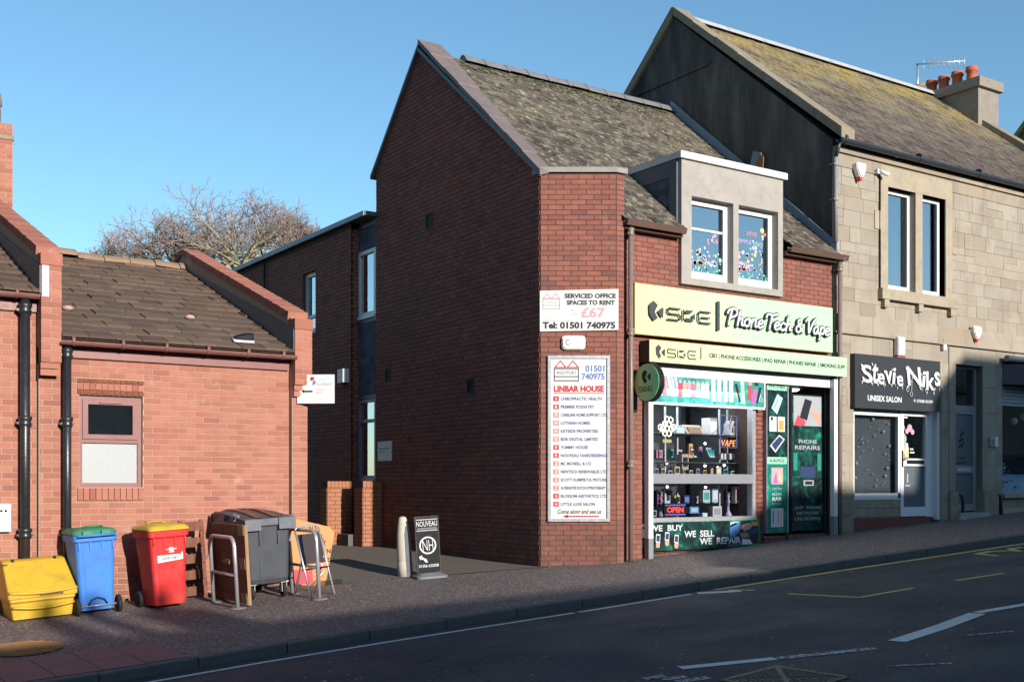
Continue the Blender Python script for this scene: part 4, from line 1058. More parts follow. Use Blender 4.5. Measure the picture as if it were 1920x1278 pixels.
# roof
v, S, wn = plane_roof(12.98, EZ-.0, SR, SZ)
T = slates(Vector((XS+.25, 12.98, EZ)), UX, v, wn, XE-XS-.25, S, .21, .148, .011, None, jit=.014)
pieces(T, 'slate', 'slating', M['slate_s'], SB, 300)
m = MB(); p = Vector((XS+.1, 12.98, EZ-.005)); q = p+v*S; m.add([p, p+UX*(XE-XS), q+UX*(XE-XS), q, (XS+.1, 21.4, 7.6), (XE, 21.4, 7.6)], [(0,1,2,3), (3,2,5,4)]); m.build('roof', M['slate_s'], SB)
m = MB(); pr = [(-.16, -.09), (-.07, .03), (.07, .03), (.16, -.09)]
for x0, x1 in [(XS+.35+i*1.05, min(XE-.1, XS+.35+(i+1)*1.05-.01)) for i in range(8)]:
    m = MB(); vs = [(x, SR+a, SZ+.06+b) for x in (x0, x1) for a, b in pr]; m.add(vs, [(3,2,1,0), (4,5,6,7)]+[(i, i+4, i+5, i+1) for i in range(3)]); m.build('ridge_tile', M['ridge_metal'], SB)
# stone skews on the gable
def skew(X0, X1, ya, za, yb, zb, th, name='coping_stone', n=7):
    for i in range(n):
        t0, t1 = i/n, (i+1)/n-.003; Yx, Zx = ya+(yb-ya)*t0, za+(zb-za)*t0; Yy, Zy = ya+(yb-ya)*t1, za+(zb-za)*t1; j = rnd.uniform(-.012, .012)
        m = MB(); m.hexa([(X0, Yx, Zx-th), (X1, Yx, Zx-th), (X1, Yy, Zy-th), (X0, Yy, Zy-th), (X0, Yx, Zx+j), (X1, Yx, Zx+j), (X1, Yy, Zy+j), (X0, Yy, Zy+j)]); m.build(name, M['coping'], SB)
skew(XS-.07, XS+.27, 12.93, EZ+.18, SR, SZ+.20, .17); skew(XS-.07, XS+.44, 21.3, 7.9, SR, SZ+.20, .22)
skew(XE-.1, XE+.3, 12.93, EZ+.25, 16.05, SZ-.80, .3, n=5)
MB().box(XE-.1, XE+.3, 13.0, 21, 2, 7.7).prism(frX(XE-.05), [(-21, 7.7), (-13, 7.7), (-SR, 11.0)], -.3, 0).build('party_wall', M['chim'], SB)
# render collar line under the apex
y0, z0_ = onX(1225, 100, XS); y1, z1_ = onX(1300, 60, XS)
MB().prism(frX(XS), [(-18.35, 9.95), (-16.2, 9.95), (-16.15, 10.0), (-18.35, 10.0)], 0, .03).build('render_ledge', M['render'], SB)
# chimney with four pots
chm = MB().box(23.85, 24.65, 15.95, 18.1, 9.4, 11.08); co = chm.build('chimney', M['chim'], SB)
sub(MB().box(23.77, 24.73, 15.86, 18.2, 11.08, 11.30), 'chimney_cap', M['chim'], co)
sub(MB().box(23.80, 24.70, 15.90, 18.15, 9.3, 10.0), 'chimney_base', M['coping'], co)
for k, Y in enumerate((16.37, 16.76, 17.13, 17.47)):
    h = .43
    sub(MB().lathe([(.145, 0), (.125, .04), (.12, h*.75), (.15, h*.78), (.15, h*.86), (.125, h*.88), (.14, h)], (24.22, Y, 11.30), 16), 'chimney_pot', M['terracotta'], co)
gutter(SB, XS-.08, XE, 12.97, 7.70, .075, M['black_gut'], (XS+.05, 17.6, 19.4, 21.2))
downpipe(SB, 15.47, 13.06, 7.4, 5.95, .036, M['alu_grey'], (7.3, 6.7))
m = MB().tube([(15.50, 12.99, 7.66), (15.48, 13.02, 7.55), (15.47, 13.06, 7.4)], .036, 10); m.build('pipe_bend', M['black_gut'], SB)
# farther gable just inside the frame
t = thing('far_house', 'dark gable end of a further house beyond the stone chimney', 'house', (29, 16, 1.7))
MB().prism(frX(29), [(-20.5, 1), (-12.5, 1), (-12.5, 9), (-16.5, 13.1), (-20.5, 8.9)], -8, 0).build('wall', M['render'], t)
MB().prism(frX(28.9), [(-20.7, 8.9), (-16.5, 13.2), (-12.3, 9.0), (-12.3, 8.85), (-16.5, 13.02), (-20.7, 8.75)], -8, 0).build('roof', M['slate_s'], t)

# ---------------- salon front
b0, b1, _, _ = sal; gz = lambda X: g(X, 0)
FO = frY(YF+.10)
def rO(x0, yt, yb, x1): return rectY(YF+.10, x0, yt, yb, x1)
ws = rO(1600, 770, 934, 1688); ds = rO(1688, 770, 978, 1740); side = rO(1740, 770, 978, 1760)
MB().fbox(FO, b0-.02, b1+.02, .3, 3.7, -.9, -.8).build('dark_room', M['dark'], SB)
MB().fbox(FO, b0, ds[0]-.02, .9, ws[2]-.02, -.3, -.02).build('stall_riser', M['joint'], SB)
for r in range(2):
    n_ = 3; hh = (ws[2]-.02-1.22)/2
    for k in range(n_+1):
        w_ = (ds[0]-.02-b0)/n_; x0 = max(b0, b0+(k-(.5 if r else 0))*w_); x1 = min(ds[0]-.02, b0+(k+1-(.5 if r else 0))*w_)
        if x1-x0 > .05: MB().fbox(FO, x0+.004, x1-.004, 1.22+r*hh+.004, 1.22+(r+1)*hh-.004, -.1, .0).build('riser_stone', M['stone'], SB)
MB().fbox(FO, b0, ds[1]+.05, .8, 1.205, -.3, .03).build('painted_plinth', M['red_plinth'], SB)
f = .06; a0, a1, z0, z1 = ws; m = MB()
for q in ((a0, a0+.03, z0, z1), (a1-f, a1, z0, z1), (a0+.03, a1-f, z1-f, z1+.06), (a0-.02, a1, z0-.03, z0+.09)): m.fbox(FO, *q, -.07, .0)
o = m.build('shop_window', M['pvc'], SB)
sub(MB().fbox(FO, a0+.03, a1-f, z0+.09, z1-f, -.05, -.042), 'pane', M['salon_glass'], o)
mm = MB(); pr = random.Random(5); bb = MB()
for k in range(34):
    a, z, r = pr.uniform(a0+.08, a1-.12), z0+.2+(z1-z0-.3)*((k+.5)/34), pr.choice((.012, .014, .018, .028)); mm.lathe([(r*.2, -r), (r*.8, -r*.6), (r, 0), (r*.8, r*.6), (r*.2, r)], FO.pt(a, z, -.12), 8)
sub(mm, 'hanging_baubles', M['white_plastic'], o)
sub(MB().fbox(FO, a0, a1, z0, z1, -.20, -.17), 'reflection_backing', plain('grey_reflection_backing', (.12,.15,.165), .6, .5, 1.2), o)  # grey panel behind the glass stands in for its reflected sky
a0, a1, z0, z1 = ds; z0 = 1.22; m = MB(); f = .085
for q in ((a0, a0+f, z0, z1), (a1-f, a1, z0, z1), (a0+f, a1-f, z1-f, z1+.06), (a0+f, a1-f, z0, z0+.17), (a0+f, a1-f, z0+.92, z0+1.06)): m.fbox(FO, *q, -.07, .012)
o = m.build('salon_door', M['pvc'], SB)
sub(MB().fbox(FO, a0+f, a1-f, z0+1.06, z1-f, -.05, -.042), 'pane', M['salon_glass'], o)
sub(MB().fbox(FO, a0+f, a1-f, z0+.17, z0+.92, -.04, -.02), 'door_panel', M['slate_panel'], o)
sub(MB().fbox(FO, a0+.17, a1-.14, z0+.96, z0+1.03, .012, .02), 'letter_box', M['black'], o)
sub(MB().fbox(FO, a0+.025, a0+.05, z0+.9, z0+1.2, .012, .03).fbox(FO, a0+.03, a0+.12, z0+1.03, z0+1.05, .03, .05), 'handle', M['black'], o)
mm = MB().fbox(FO, a0+.17, a0+.29, z0+1.08, z0+1.27, -.04, -.036); sub(mm, 'notice', M['p_yel'], o)
mm = MB().fbox(FO, a0+.2, a0+.26, z0+1.2, z0+1.34, -.034, -.03); sub(mm, 'notice', M['paper'], o)
mm = MB(); mm.disc(FO, a0+.12, z0+1.62, .06, -.04, -.036, 12).disc(FO, a0+.14, z0+1.42, .09, -.04, -.036, 12).prism(FO, [(a0+.09, z0+1.1), (a0+.2, z0+1.15), (a0+.22, z0+1.45), (a0+.1, z0+1.6)], -.04, -.037); sub(mm, 'window_print', M['p_grey'], o)
mm = MB(); mm.disc(FO, a0+.32, z0+1.62, .07, -.04, -.036, 12).disc(FO, a0+.40, z0+1.55, .05, -.038, -.034, 12).disc(FO, a0+.24, z0+1.56, .05, -.038, -.034, 12); sub(mm, 'window_print', M['p_rose'], o)
for zz_, w_ in ((1.90, .22), (1.85, .3), (1.80, .2), (1.22, .12), (1.16, .16)):
    mm = MB().fbox(FO, a0+.1 if zz_ > 1.5 else a0+.33, (a0+.1 if zz_ > 1.5 else a0+.33)+w_*.8, z0+zz_, z0+zz_+.025, -.04, -.037); sub(mm, 'window_print', M['paper'], o)
mm = MB().fbox(FO, a0+.22, a0+.25, z0+.62, z0+.78, -.02, -.017).fbox(FO, a0+.17, a0+.30, z0+.55, z0+.575, -.02, -.017); sub(mm, 'window_print', M['ink_faint'], o)
MB().fbox(FO, ds[1]+.003, sal[1]-.02, 1.2, 3.5, -.16, -.05).fbox(FO, sal[1]-.07, sal[1], 1.15, 3.5, -.05, .05).fbox(FO, b0, sal[1], ds[3]+.065, ds[3]+.2, -.05, .03).build('door_frame', M['pvc'], SB)
# ---------------- grey side door
FD2 = frY(YF+.13); a0, a1 = d2[0], d2[1]; zt = d2[3]; zb = 1.27
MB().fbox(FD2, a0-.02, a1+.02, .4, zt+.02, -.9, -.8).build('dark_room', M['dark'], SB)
tz = onY(1810, 765, YF+.13)[1]; f = .06; m = MB()
for q in ((a0, a0+f, zb, zt), (a1-f, a1, zb, zt), (a0+f, a1-f, zt-f, zt), (a0+f, a1-f, tz-.05, tz+.05)): m.fbox(FD2, *q, -.07, .0)
m.build('door_frame', M['alu_grey'], SB); m = MB(); c0, c1 = a0+f+.004, a1-f-.004
mz = onY(1810, 880, YF+.13)[1]
for q in ((c0, c0+f, zb+.03, tz-.055), (c1-f, c1, zb+.03, tz-.055), (c0+f, c1-f, tz-.055-f, tz-.055), (c0+f, c1-f, zb+.03, zb+.16), (c0+f, c1-f, mz-.07, mz+.08)): m.fbox(FD2, *q, -.06, .012)
o = m.build('side_door', M['alu_grey'], SB); sub(MB().fbox(FD2, c0+f, c1-f, mz+.08, tz-.055-f, -.03, -.02), 'pane', M['slate_panel'], o); sub(MB().fbox(FD2, c0+f, c1-f, zb+.16, mz-.07, -.03, -.02), 'door_panel', M['slate_panel'], o)
sub(MB().fbox(FD2, c0+.16, c1-.14, mz-.03, mz+.03, .012, .022), 'letter_box', M['alu'], o)
mm = MB(); ca, cz = (c0+c1)/2-.02, tz-.62
for q in (((-.08, -.16), (.02, -.10), (.0, -.05), (-.09, -.1)), ((-.06, -.05), (.06, .02), (.03, .07), (-.08, .0)), ((-.04, .06), (.09, .14), (.05, .2), (-.05, .11)), ((.03, -.15), (.09, -.02), (.06, .0), (.0, -.1))): mm.prism(FD2, [(ca+x, cz+y) for x, y in q], -.02, -.016)
sub(mm, 'logo', M['ink'], o)
for tx, dz, wx in (('LETTINGS', -.36, .11), ('DEVELOPMENT', -.46, .17)):
    t_ = lettering(None, tx, FD2, ca-wx, ca+wx, cz+dz, cz+dz+.05, -.02, M['ink'], bold=.01); t_.data.transform(Matrix.Translation(-base_of(SB))); t_.parent = o
sub(MB().fbox(FD2, a0+f, a1-f, tz+.05, zt-f, -.05, -.042), 'fanlight', M['salon_glass'], o)
MB().fbox(FD2, a0-.05, a1+.02, .8, zb, -.3, .28).build('doorstep', M['conc'], SB)
# ---------------- shop at the right edge
a0, a1, z0, z1 = rs; FR = frY(YF+.12)
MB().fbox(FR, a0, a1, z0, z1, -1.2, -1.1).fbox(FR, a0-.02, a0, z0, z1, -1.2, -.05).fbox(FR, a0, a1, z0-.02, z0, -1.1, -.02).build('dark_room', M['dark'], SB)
zs = onY(1885, 760, YF+.1)[1]; ZSH = onY(1885, 722, YF+.1)[1]; m = MB(); nsl = 6
for i in range(nsl):
    q = zs+(ZSH-zs)*i/nsl; m = MB(); m.fbox(FR, a0+.04, a1, q, q+(ZSH-zs)/nsl-.008, -.06, .012 if i % 2 else .005); m.build('shutter_slat', M['shutter'], SB)
m = MB().fbox(FR, a0, a0+.05, z0, ZSH, -.1, .04).fbox(FR, a0+.05, a1, z0, z0+.06, -.1, .03); o = m.build('shop_window', M['shutter'], SB)
sub(MB().fbox(FR, a0+.05, a1, z0+.06, zs, -.06, -.052), 'pane', M['shop_glass'], o)
MB().fbox(FF, a0-.05, a1+.1, z0-.08, z0, -.05, .09).build('sill', MS, SB); MB().fbox(FR, a0-.02, a1, ZSH, rs[3], -.4, -.3).build('fascia_backing', M['dark'], SB); MB().fbox(FF, a0-.03, a1, .95, z0-.28, -.05, .03).build('plinth', MS, SB)
MB().tube([(a0-.10, 13.0, rs[3]+.03), (a1, 13.0, rs[3]+.03)], .06, 12).build('awning_roll', plain('grey_blue_canvas_roll', (.20,.23,.29), .7, .2, 5), SB)
for X in (d2[0]+.02, d2[1]+.38):
    MB().tube([(X, YF-.02, 1.62), (X+.10, YF-.06, 1.60), (X+.13, YF-.06, 1.5), (X+.13, YF-.06, 1.2)], .03, 8).build('waste_pipe', M['black_iron'], SB)
# ================================================================ signs and shop front
def poly(fr, P, pts, mat, name, d0, d1, parent=None):
    o = MB().prism(fr, pts, d0, d1).build(name, mat, parent); return o
def bandstroke(mb, fr, pts, w, d0, d1):     # flat stroke along a polyline in (a, z)
    for (xa, ya), (xb, yb) in zip(pts, pts[1:]):
        d = Vector((xb-xa, yb-ya)); L = d.length
        if L < 1e-6: continue
        d /= L; n = Vector((-d.y, d.x))*w/2; e = d*w*.35
        p = [Vector((xa, ya))-e-n, Vector((xb, yb))+e-n, Vector((xb, yb))+e+n, Vector((xa, ya))-e+n]
        mb.prism(fr, [(q.x, q.y) for q in p], d0, d1)
    return mb
def brand(parent, fr, a0, z0, h, aspect, d0, d1, mat, emblem=True, word=True, gap=.0):
    """angular chevron emblem and the three letter word beside it; h is the emblem's height"""
    k = h/305.; ex = aspect
    if emblem:
        m = MB(); m.prism(fr, [(a0+x*k*ex*1.2, z0+(305-y)*k) for x, y in ((60,0),(0,70),(5,205),(65,300),(120,250),(75,160),(120,60))], d0, d1); m.build('emblem', mat, parent)
        m = MB(); m.prism(fr, [(a0+x*k*ex*1.2, z0+(305-y)*k) for x, y in ((190,85),(120,150),(160,220),(195,240),(200,100))], d0, d1); m.build('emblem', mat, parent)
    if word:
        b = a0+gap; s = h*.55; z1 = z0+h*.18; W = s*1.25*ex; w_ = s*.15
        m = MB(); bandstroke(m, fr, [(b+W, z1+s), (b+.12*W, z1+s), (b, z1+.86*s), (b, z1+.64*s), (b+.12*W, z1+.5*s), (b+.88*W, z1+.5*s), (b+W, z1+.36*s), (b+W, z1+.14*s), (b+.88*W, z1), (b, z1)], w_, d0, d1); m.build('lettering', mat, parent)
        b += W*1.28; m = MB(); m.prism(fr, [(b-w_/2, z1), (b+w_/2, z1), (b+w_/2, z1+s), (b-w_/2, z1+s)], d0, d1)
        m.prism(fr, [(b+.2*W, z1+s), (b+W*.85, z1+s), (b+W*.6, z1+.72*s), (b+.2*W, z1+.68*s)], d0, d1)
        m.prism(fr, [(b+.2*W, z1), (b+W*.9, z1), (b+W*.62, z1+.25*s), (b+.2*W, z1+.3*s)], d0, d1)
        m.prism(fr, [(b+W*.95, z1+.15*s), (b+W*.95, z1+.75*s), (b+W*.68, z1+.46*s)], d0, d1); m.build('lettering', mat, parent)
        b += W*1.28; m = MB(); bandstroke(m, fr, [(b+W, z1+s), (b+.14*W, z1+s), (b, z1+.8*s), (b, z1+.2*s), (b+.14*W, z1), (b+W, z1)], w_, d0, d1); bandstroke(m, fr, [(b+.28*W, z1+.48*s), (b+.92*W, z1+.48*s)], w_, d0, d1); m.build('lettering', mat, parent)
SCRIPT = {
 'P': ([[(.35,1.95),(.22,1.0),(.12,.02)], [(-.15,1.5),(.05,1.9),(.6,2.08),(1.0,1.7),(.85,1.2),(.35,.95)]], 1.15),
 'h': ([[(.22,1.85),(.14,1),(.06,.02)], [(.08,.45),(.33,.95),(.58,.9),(.58,.5),(.6,.12),(.82,.15)]], .86),
 'o': ([[(.42,1),(.12,.8),(.05,.35),(.3,.02),(.6,.2),(.66,.7),(.42,1.0),(.82,.8)]], .82),
 'n': ([[(.12,.95),(.08,.02)], [(.1,.5),(.34,.97),(.58,.9),(.58,.4),(.64,.08),(.86,.15)]], .88),
 'e': ([[(.1,.42),(.5,.58),(.6,.85),(.38,1.0),(.1,.7),(.1,.25),(.35,.0),(.74,.25)]], .76),
 'T': ([[(-.2,1.5),(-.02,1.92),(.5,1.82),(1.15,2.0)], [(.55,1.85),(.45,1),(.35,.02)]], .92),
 'c': ([[(.6,.85),(.36,1.0),(.08,.65),(.1,.22),(.35,.0),(.72,.25)]], .74),
 '&': ([[(.95,.1),(.32,1.15),(.36,1.6),(.66,1.6),(.64,1.22),(.15,.62),(.15,.15),(.5,.0),(.88,.55)]], 1.0),
 'V': ([[(-.15,1.6),(.08,1.95),(.25,1.5),(.4,.02),(.78,1.3),(1.12,1.95)]], .98),
 'a': ([[(.6,.85),(.36,1),(.08,.6),(.15,.08),(.4,.08),(.6,.6),(.64,.95),(.62,.15),(.84,.15)]], .84),
 'p': ([[(.15,.95),(.10,-.7)], [(.12,.5),(.35,.98),(.65,.75),(.55,.15),(.18,.08)]], .76), ' ': ([], .45)}
def catmull(P, n=5):
    if len(P) < 3: return P
    Q = [P[0]]+P+[P[-1]]; out = []
    for i in range(1, len(Q)-2):
        for k in range(n):
            t = k/n; p = []
            for c in (0, 1):
                a, b, d, e = Q[i-1][c], Q[i][c], Q[i+1][c], Q[i+2][c]
                p.append(.5*(2*b+(d-a)*t+(2*a-5*b+4*d-e)*t*t+(3*b-a-3*d+e)*t**3))
            out.append(tuple(p))
    return out+[P[-1]]
def script_text(parent, txt, fr, a0, a1, zb, xh, d):
    W = sum(SCRIPT[c][1] for c in txt); kx = (a1-a0)/W; x = 0
    for ch in txt:
        st, adv = SCRIPT[ch]
        for nm, r, dd, mat in (('lettering_outline', .29, d-.010, M['ink_grey']), ('lettering', .135, d, M['paper'])):
            m = MB()
            for P in st:
                C = catmull(P); pts = [fr.pt(a0+(x+px+.12*py)*kx, zb+py*xh, dd) for px, py in C]
                for i, q in enumerate((pts[0], pts[-1])): pass
                m.tube(pts, r*xh, 8, flat=(fr.n, .12, fr.pt(0, 0, dd)))
                for q in (C[0], C[-1]): m.disc(fr, a0+(q[0]+.12*q[1]+x)*kx, zb+q[1]*xh, r*xh, dd-.004, dd+r*xh*.12, 10)
            if st: m.build(nm, mat, parent)
        x += adv
# big fascia sign
YB = 13.07; FB = frY(YB)
r = rectY(YB, 1191, 530, 625, 1561)
t = thing('shop_sign', 'wide yellow to mint fascia sign with white script lettering above the shop', 'sign', (r[0], YB, r[2]))
MB().fbox(FB, r[0], r[1], r[2], r[3], -.13, 0).build('sign_board', M['sign_grad'], t)
MB().fbox(FB, r[0]-.012, r[0]-.0005, r[2], r[3], -.12, .0).fbox(FB, r[0], r[1], r[2]-.006, r[2]-.0005, -.12, -.01).build('sign_return', M['olive'], t)
e = rectY(YB, 1214, 563, 602, 1240); aa = e[0]; hh = e[3]-e[2]
brand(t, FB, aa, e[2], hh, 1.15, .034, .044, M['ink_grey'], True, True, onY(1249, 600, YB)[0]-aa)
q = rectY(YB, 1341, 565, 620, 1346); MB().fbox(FB, *q, .034, .044).build('divider_bar', M['ink_grey'], t)
q0, z_ = onY(1358, 608, YB); q1, _ = onY(1556, 620, YB)
script_text(t, 'Phone Tech & Vape', FB, q0+.02, q1-.06, onY(1362, 609, YB)[1]-.0, .125, .055)
zz_ = onY(1372, 634, YB)[1]; zb_ = onY(1372, 623, YB)[1]
lettering(t, 'VAPE   |   Phone   |   Repair   |   Buy & Sell', FB, onY(1372, 630, YB)[0], onY(1519, 640, YB)[0], zz_, zb_, 0, M['ink_green'])
lettering(t, 'BATHGATE', FB, onY(1528, 585, YB)[0], onY(1558, 585, YB)[0], onY(1528, 588, YB)[1], onY(1528, 582, YB)[1], 0, M['ink_green'])
# light box below it
YL = 12.95; FL = frY(YL); r = rectY(YL, 1218, 636, 677, 1588)
t = thing('light_box_sign', 'narrow yellow and mint light box sign listing phone accessories over the shop window', 'sign', (r[0], YL, r[2]))
MB().fbox(FL, r[0], r[1], r[2], r[3], -.012, 0).build('sign_face', M['sign_grad'], t)
MB().fbox(FL, r[0]+.004, r[1]-.004, r[2]+.004, r[3]-.004, -.235, -.013).build('sign_case', plain('dark_olive_case', (.035,.035,.02), .5, .2, 4), t)
e = rectY(YL, 1229, 645, 672, 1247)
brand(t, FL, e[0], e[2], e[3]-e[2], 1.1, .0, .008, M['ink_grey'], True, True, onY(1251, 660, YL)[0]-e[0])
q = rectY(YL, 1313, 651, 677, 1315); MB().fbox(FL, q[0], q[1], q[2]+.03, q[3], 0, .004).build('divider_bar', M['ink_grey'], t)
z0 = onY(1329, 672, YL)[1]; z1 = onY(1329, 662, YL)[1]
lettering(t, 'CBD | PHONE ACCESSORIES | IPAD REPAIR | PHONES REPAIR  | SMOKING SUFF', FL, onY(1329, 665, YL)[0], onY(1584, 685, YL)[0], z0, z1, 0, M['ink'], bold=.03)
# round projecting sign
XD = 11.05; yc, zc = 12.84, 3.31
t = thing('round_sign', 'round green and black projecting sign on an iron bracket at the shop corner', 'sign', (XD, yc, zc))
FX = frX(XD); R = .288
def gy(name, y0, y1, c0, c1):
    n = NT(name); f = n.mr(n.xyz(1), y0, y1); return n.done(n.ramp(f, [(0, c0), (1, c1)]), .35)
MB().disc(FX, -yc, zc, R-.012, .0, .012, 36).build('sign_face', gy('lime_to_green', yc-R, yc+R*.9, (.20,.80,.36), (.80,.84,.30)), t)
MB().disc(FX, -yc, zc, R, -.09, .006, 36).build('sign_case', M['black'], t)
brand(t, FX, -yc-.10, zc-.02, .21, 1.15, .012, .016, M['ink'], True, False)
brand(t, FX, -yc-.17, zc-.15, .12, 1.0, .012, .016, M['ink'], False, True, 0)
MB().box(XD+.02, XD+.07, yc+R-.04, 13.17, zc+.11, zc+.15).box(XD+.02, XD+.07, yc+R-.04, 13.17, zc-.16, zc-.12).box(XD+.0, XD+.09, 13.165, 13.195, zc-.42, zc+.22).build('bracket', M['black_iron'], t)
# letting board on the canted pier
A0 = .0
def pf(px, py): return ((px-1013)/126.9, EYE+(HOR-py)/126.9)
def pr_(x0, y0, x1, y1): a, z = pf(x0, y1); b, y = pf(x1, y0); return a, b, z, y
def house_logo(parent, fr, a0, z0, w_, h_, d, roof_mat, line_mat, word, word_mat):
    t_ = h_*.045; m = MB()
    for q in ((a0, a0+t_, z0, z0+h_*.62), (a0+w_-t_, a0+w_, z0, z0+h_*.62), (a0, a0+w_, z0, z0+t_), (a0, a0+w_, z0+h_*.62-t_, z0+h_*.62), (a0, a0+w_, z0+h_*.2, z0+h_*.2+t_)): m.fbox(fr, *q, d, d+.002)
    m.build('logo_outline', line_mat, parent); m = MB()
    for k in (0, 1):
        b = a0+w_*(.04+k*.5); c = b+w_*.44
        bandstroke(m, fr, [(b, z0+h_*.66), ((b+c)/2, z0+h_*.97), (c, z0+h_*.66), (b, z0+h_*.66)], t_*1.1, d, d+.002)
    m.build('logo_roof', roof_mat, parent)
    lettering(parent, word, fr, a0+w_*.10, a0+w_*.9, z0+h_*.33, z0+h_*.48, d, word_mat)
q = pr_(1012, 546, 1159, 622)
t = thing('letting_board', 'white board advertising serviced office spaces to rent for 67 pounds', 'sign', FP.pt(q[0], q[2], .02))
tl = .04
MB().fquad(FP, [(q[0], q[2]-.0), (q[1], q[2]+tl*.6), (q[1], q[3]+tl*.7), (q[0], q[3]-.0)], .012, .03).build('sign_board', M['white'], t)
d = .0305
house_logo(t, FP, *pf(1017, 580), .255, .24, d, M['ink_pink'], M['ink_mid'], 'LINBAR', M['ink_faint'])
def ptx(tx, x0, y0, x1, y1, mat, bold=0.0, par=None, dd=None, **k):
    a, b, z, y = pr_(x0, y0, x1, y1); lettering(par or t, tx, FP, a, b, z, y, d if dd is None else dd, mat, bold=bold, **k)
ptx('SERVICED OFFICE', 1058, 551, 1154, 560, M['ink'], .045); ptx('SPACES TO RENT', 1062, 563.5, 1152, 572.5, M['ink'], .045)
ptx('£67', 1089, 577, 1134, 596, M['ink_pink'], .03); ptx('from', 1071, 580, 1082, 584, M['ink_faint']); ptx('only', 1071, 587, 1082, 591, M['ink_faint'])
ptx('Call Now for Details', 1018, 599, 1068, 603, M['ink_faint']); ptx('Tel: 01501 740975', 1017, 604, 1153, 617, M['ink'], .045)
# alarm bell box
q = pr_(1053, 630, 1097, 656); t = thing('burglar_alarm', 'off-white rounded burglar alarm box between the two boards on the brick pier', 'alarm box', FP.pt(q[0], q[2], .02))
m = MB(); w_, h_ = q[1]-q[0], q[3]-q[2]; N_ = 24; P = []
for i in range(N_):
    an = 2*math.pi*i/N_; c, s_ = math.cos(an), math.sin(an); P.append((q[0]+w_*(.5+.5*math.copysign(abs(c)**.35, c)), q[2]+h_*(.5+.5*math.copysign(abs(s_)**.35, s_))))
m.prism(FP, P, .0, .05); cx_, cz_ = q[0]+w_/2, q[2]+h_/2
m.prism(FP, [((a-cx_)*.9+cx_, (z-cz_)*.85+cz_) for a, z in P], .05, .07); m.build('alarm_case', plain('cream_plastic', (.74,.69,.60), .4, .06, 4), t)
MB().ring(FP, cx_-.08, cz_, .030, .042, .071, 20, 1, 1.2, 5).build('emblem', M['ink_grey'], t); MB().disc(FP, cx_-.05, cz_, .008, .070, .072, 8).build('emblem_dot', M['ink_red'], t)
# directory board
q = pr_(1027, 667, 1143, 977)
t = thing('directory_board', 'tall framed white tenant directory with red squares on the brick pier', 'sign', FP.pt(q[0], q[2], .02))
MB().fbox(FP, q[0]+.03, q[1]-.03, q[2]+.03, q[3]-.03, .008, .03).build('sign_board', M['white'], t); f = .042
for nm, P in (('l', [(q[0], q[2]), (q[0]+f, q[2]+f), (q[0]+f, q[3]-f), (q[0], q[3])]), ('r', [(q[1]-f, q[2]+f), (q[1], q[2]), (q[1], q[3]), (q[1]-f, q[3]-f)]), ('t', [(q[0]+f, q[3]-f), (q[1]-f, q[3]-f), (q[1], q[3]), (q[0], q[3])]), ('b', [(q[0], q[2]), (q[1], q[2]), (q[1]-f, q[2]+f), (q[0]+f, q[2]+f)])):
    MB().prism(FP, P, .0, .05).build('frame_bar', M['alu'], t)
house_logo(t, FP, *pf(1038, 715), .37, .31, d, M['ink_red'], M['ink_grey'], 'WESTPORT', M['ink_navy'])
lettering(t, 'Business Centre', FP, pf(1044, 0)[0], pf(1078, 0)[0], pf(0, 714)[1], pf(0, 711)[1], d, M['ink_faint'])
ptx('01501', 1097, 685, 1133, 697, M['ink_blue'], .03); ptx('740975', 1090, 700, 1133, 712, M['ink_blue'], .03)
ptx('LINBAR HOUSE', 1038, 723, 1132, 735, M['ink_red'], .05)
a, b, z, y = pr_(1038, 736.5, 1132, 738); MB().fbox(FP, a, b, z, y, d, d+.002).build('underline', M['ink_red'], t)
rows = [('A','CHIROPRACTIC HEALTH',1128),('B','PREMIER PODIATRY',1114),('C1','CARELINE HOME SUPPORT LTD',1137),('C2','LOTHIAN HOMES',1106),('C3','KEYSIDE PROPERTIES',1121),('C4','BDB DIGITAL LIMITED',1121),('D','YUMMY HOUSE',1102),('E','NOUVEAU HAIRDRESSING',1136),('F1','MC MCNEILL & CO',1108),
 ('F2','NEWTECH RENEWABLES LTD',1137),('F3','SCOTT KUMPIKT/A PIXTURE',1137),('F4','ALTERNATIVE DUTCH HYPNOTHERAPY',1135),('G','BLOSSOM AESTHETICS LTD',1137),('H','LITTLE LUXE SALON',1115)]
for i, (k, tx, x1) in enumerate(rows):
    yc_ = 747.5+i*15.15; solid = len(k) == 1
    a, b, z, y = pr_(1037, yc_-4.5, 1047.5, yc_+4.5)
    MB().fbox(FP, a, b, z, y, d, d+.002).build('unit_square', M['ink_red'], t)
    if not solid: MB().fbox(FP, a+.008, b-.008, z+.008, y-.008, d+.002, d+.003).build('unit_square_inset', M['white'], t)
    ptx(k, 1040 if solid else 1038.8, yc_-2.6, 1044.5 if solid else 1045.8, yc_+2.6, M['white'] if solid else M['ink_red'], .02, dd=d+.003)
    ptx(tx, 1051, yc_-3, x1, yc_+3, M['ink_navy'], .03)
    a, b, z, y = pr_(1036, yc_+7.3, 1138, yc_+7.7); MB().fbox(FP, a, b, z, y, d, d+.0015).build('rule_line', M['ink_faint'], t)
ptx('Come along and see us', 1045, 954, 1127, 965, M['ink_grey'], .02, shear=.25)
a, b, z, y = pr_(1058, 966, 1122, 968.5); m = MB().fbox(FP, a, b, z, y, d, d+.002); zc_ = (z+y)/2; m.prism(FP, [(a-.03, zc_), (a+.05, zc_-.028), (a+.05, zc_+.028)], d, d+.002); m.build('arrow', M['ink_red'], t)
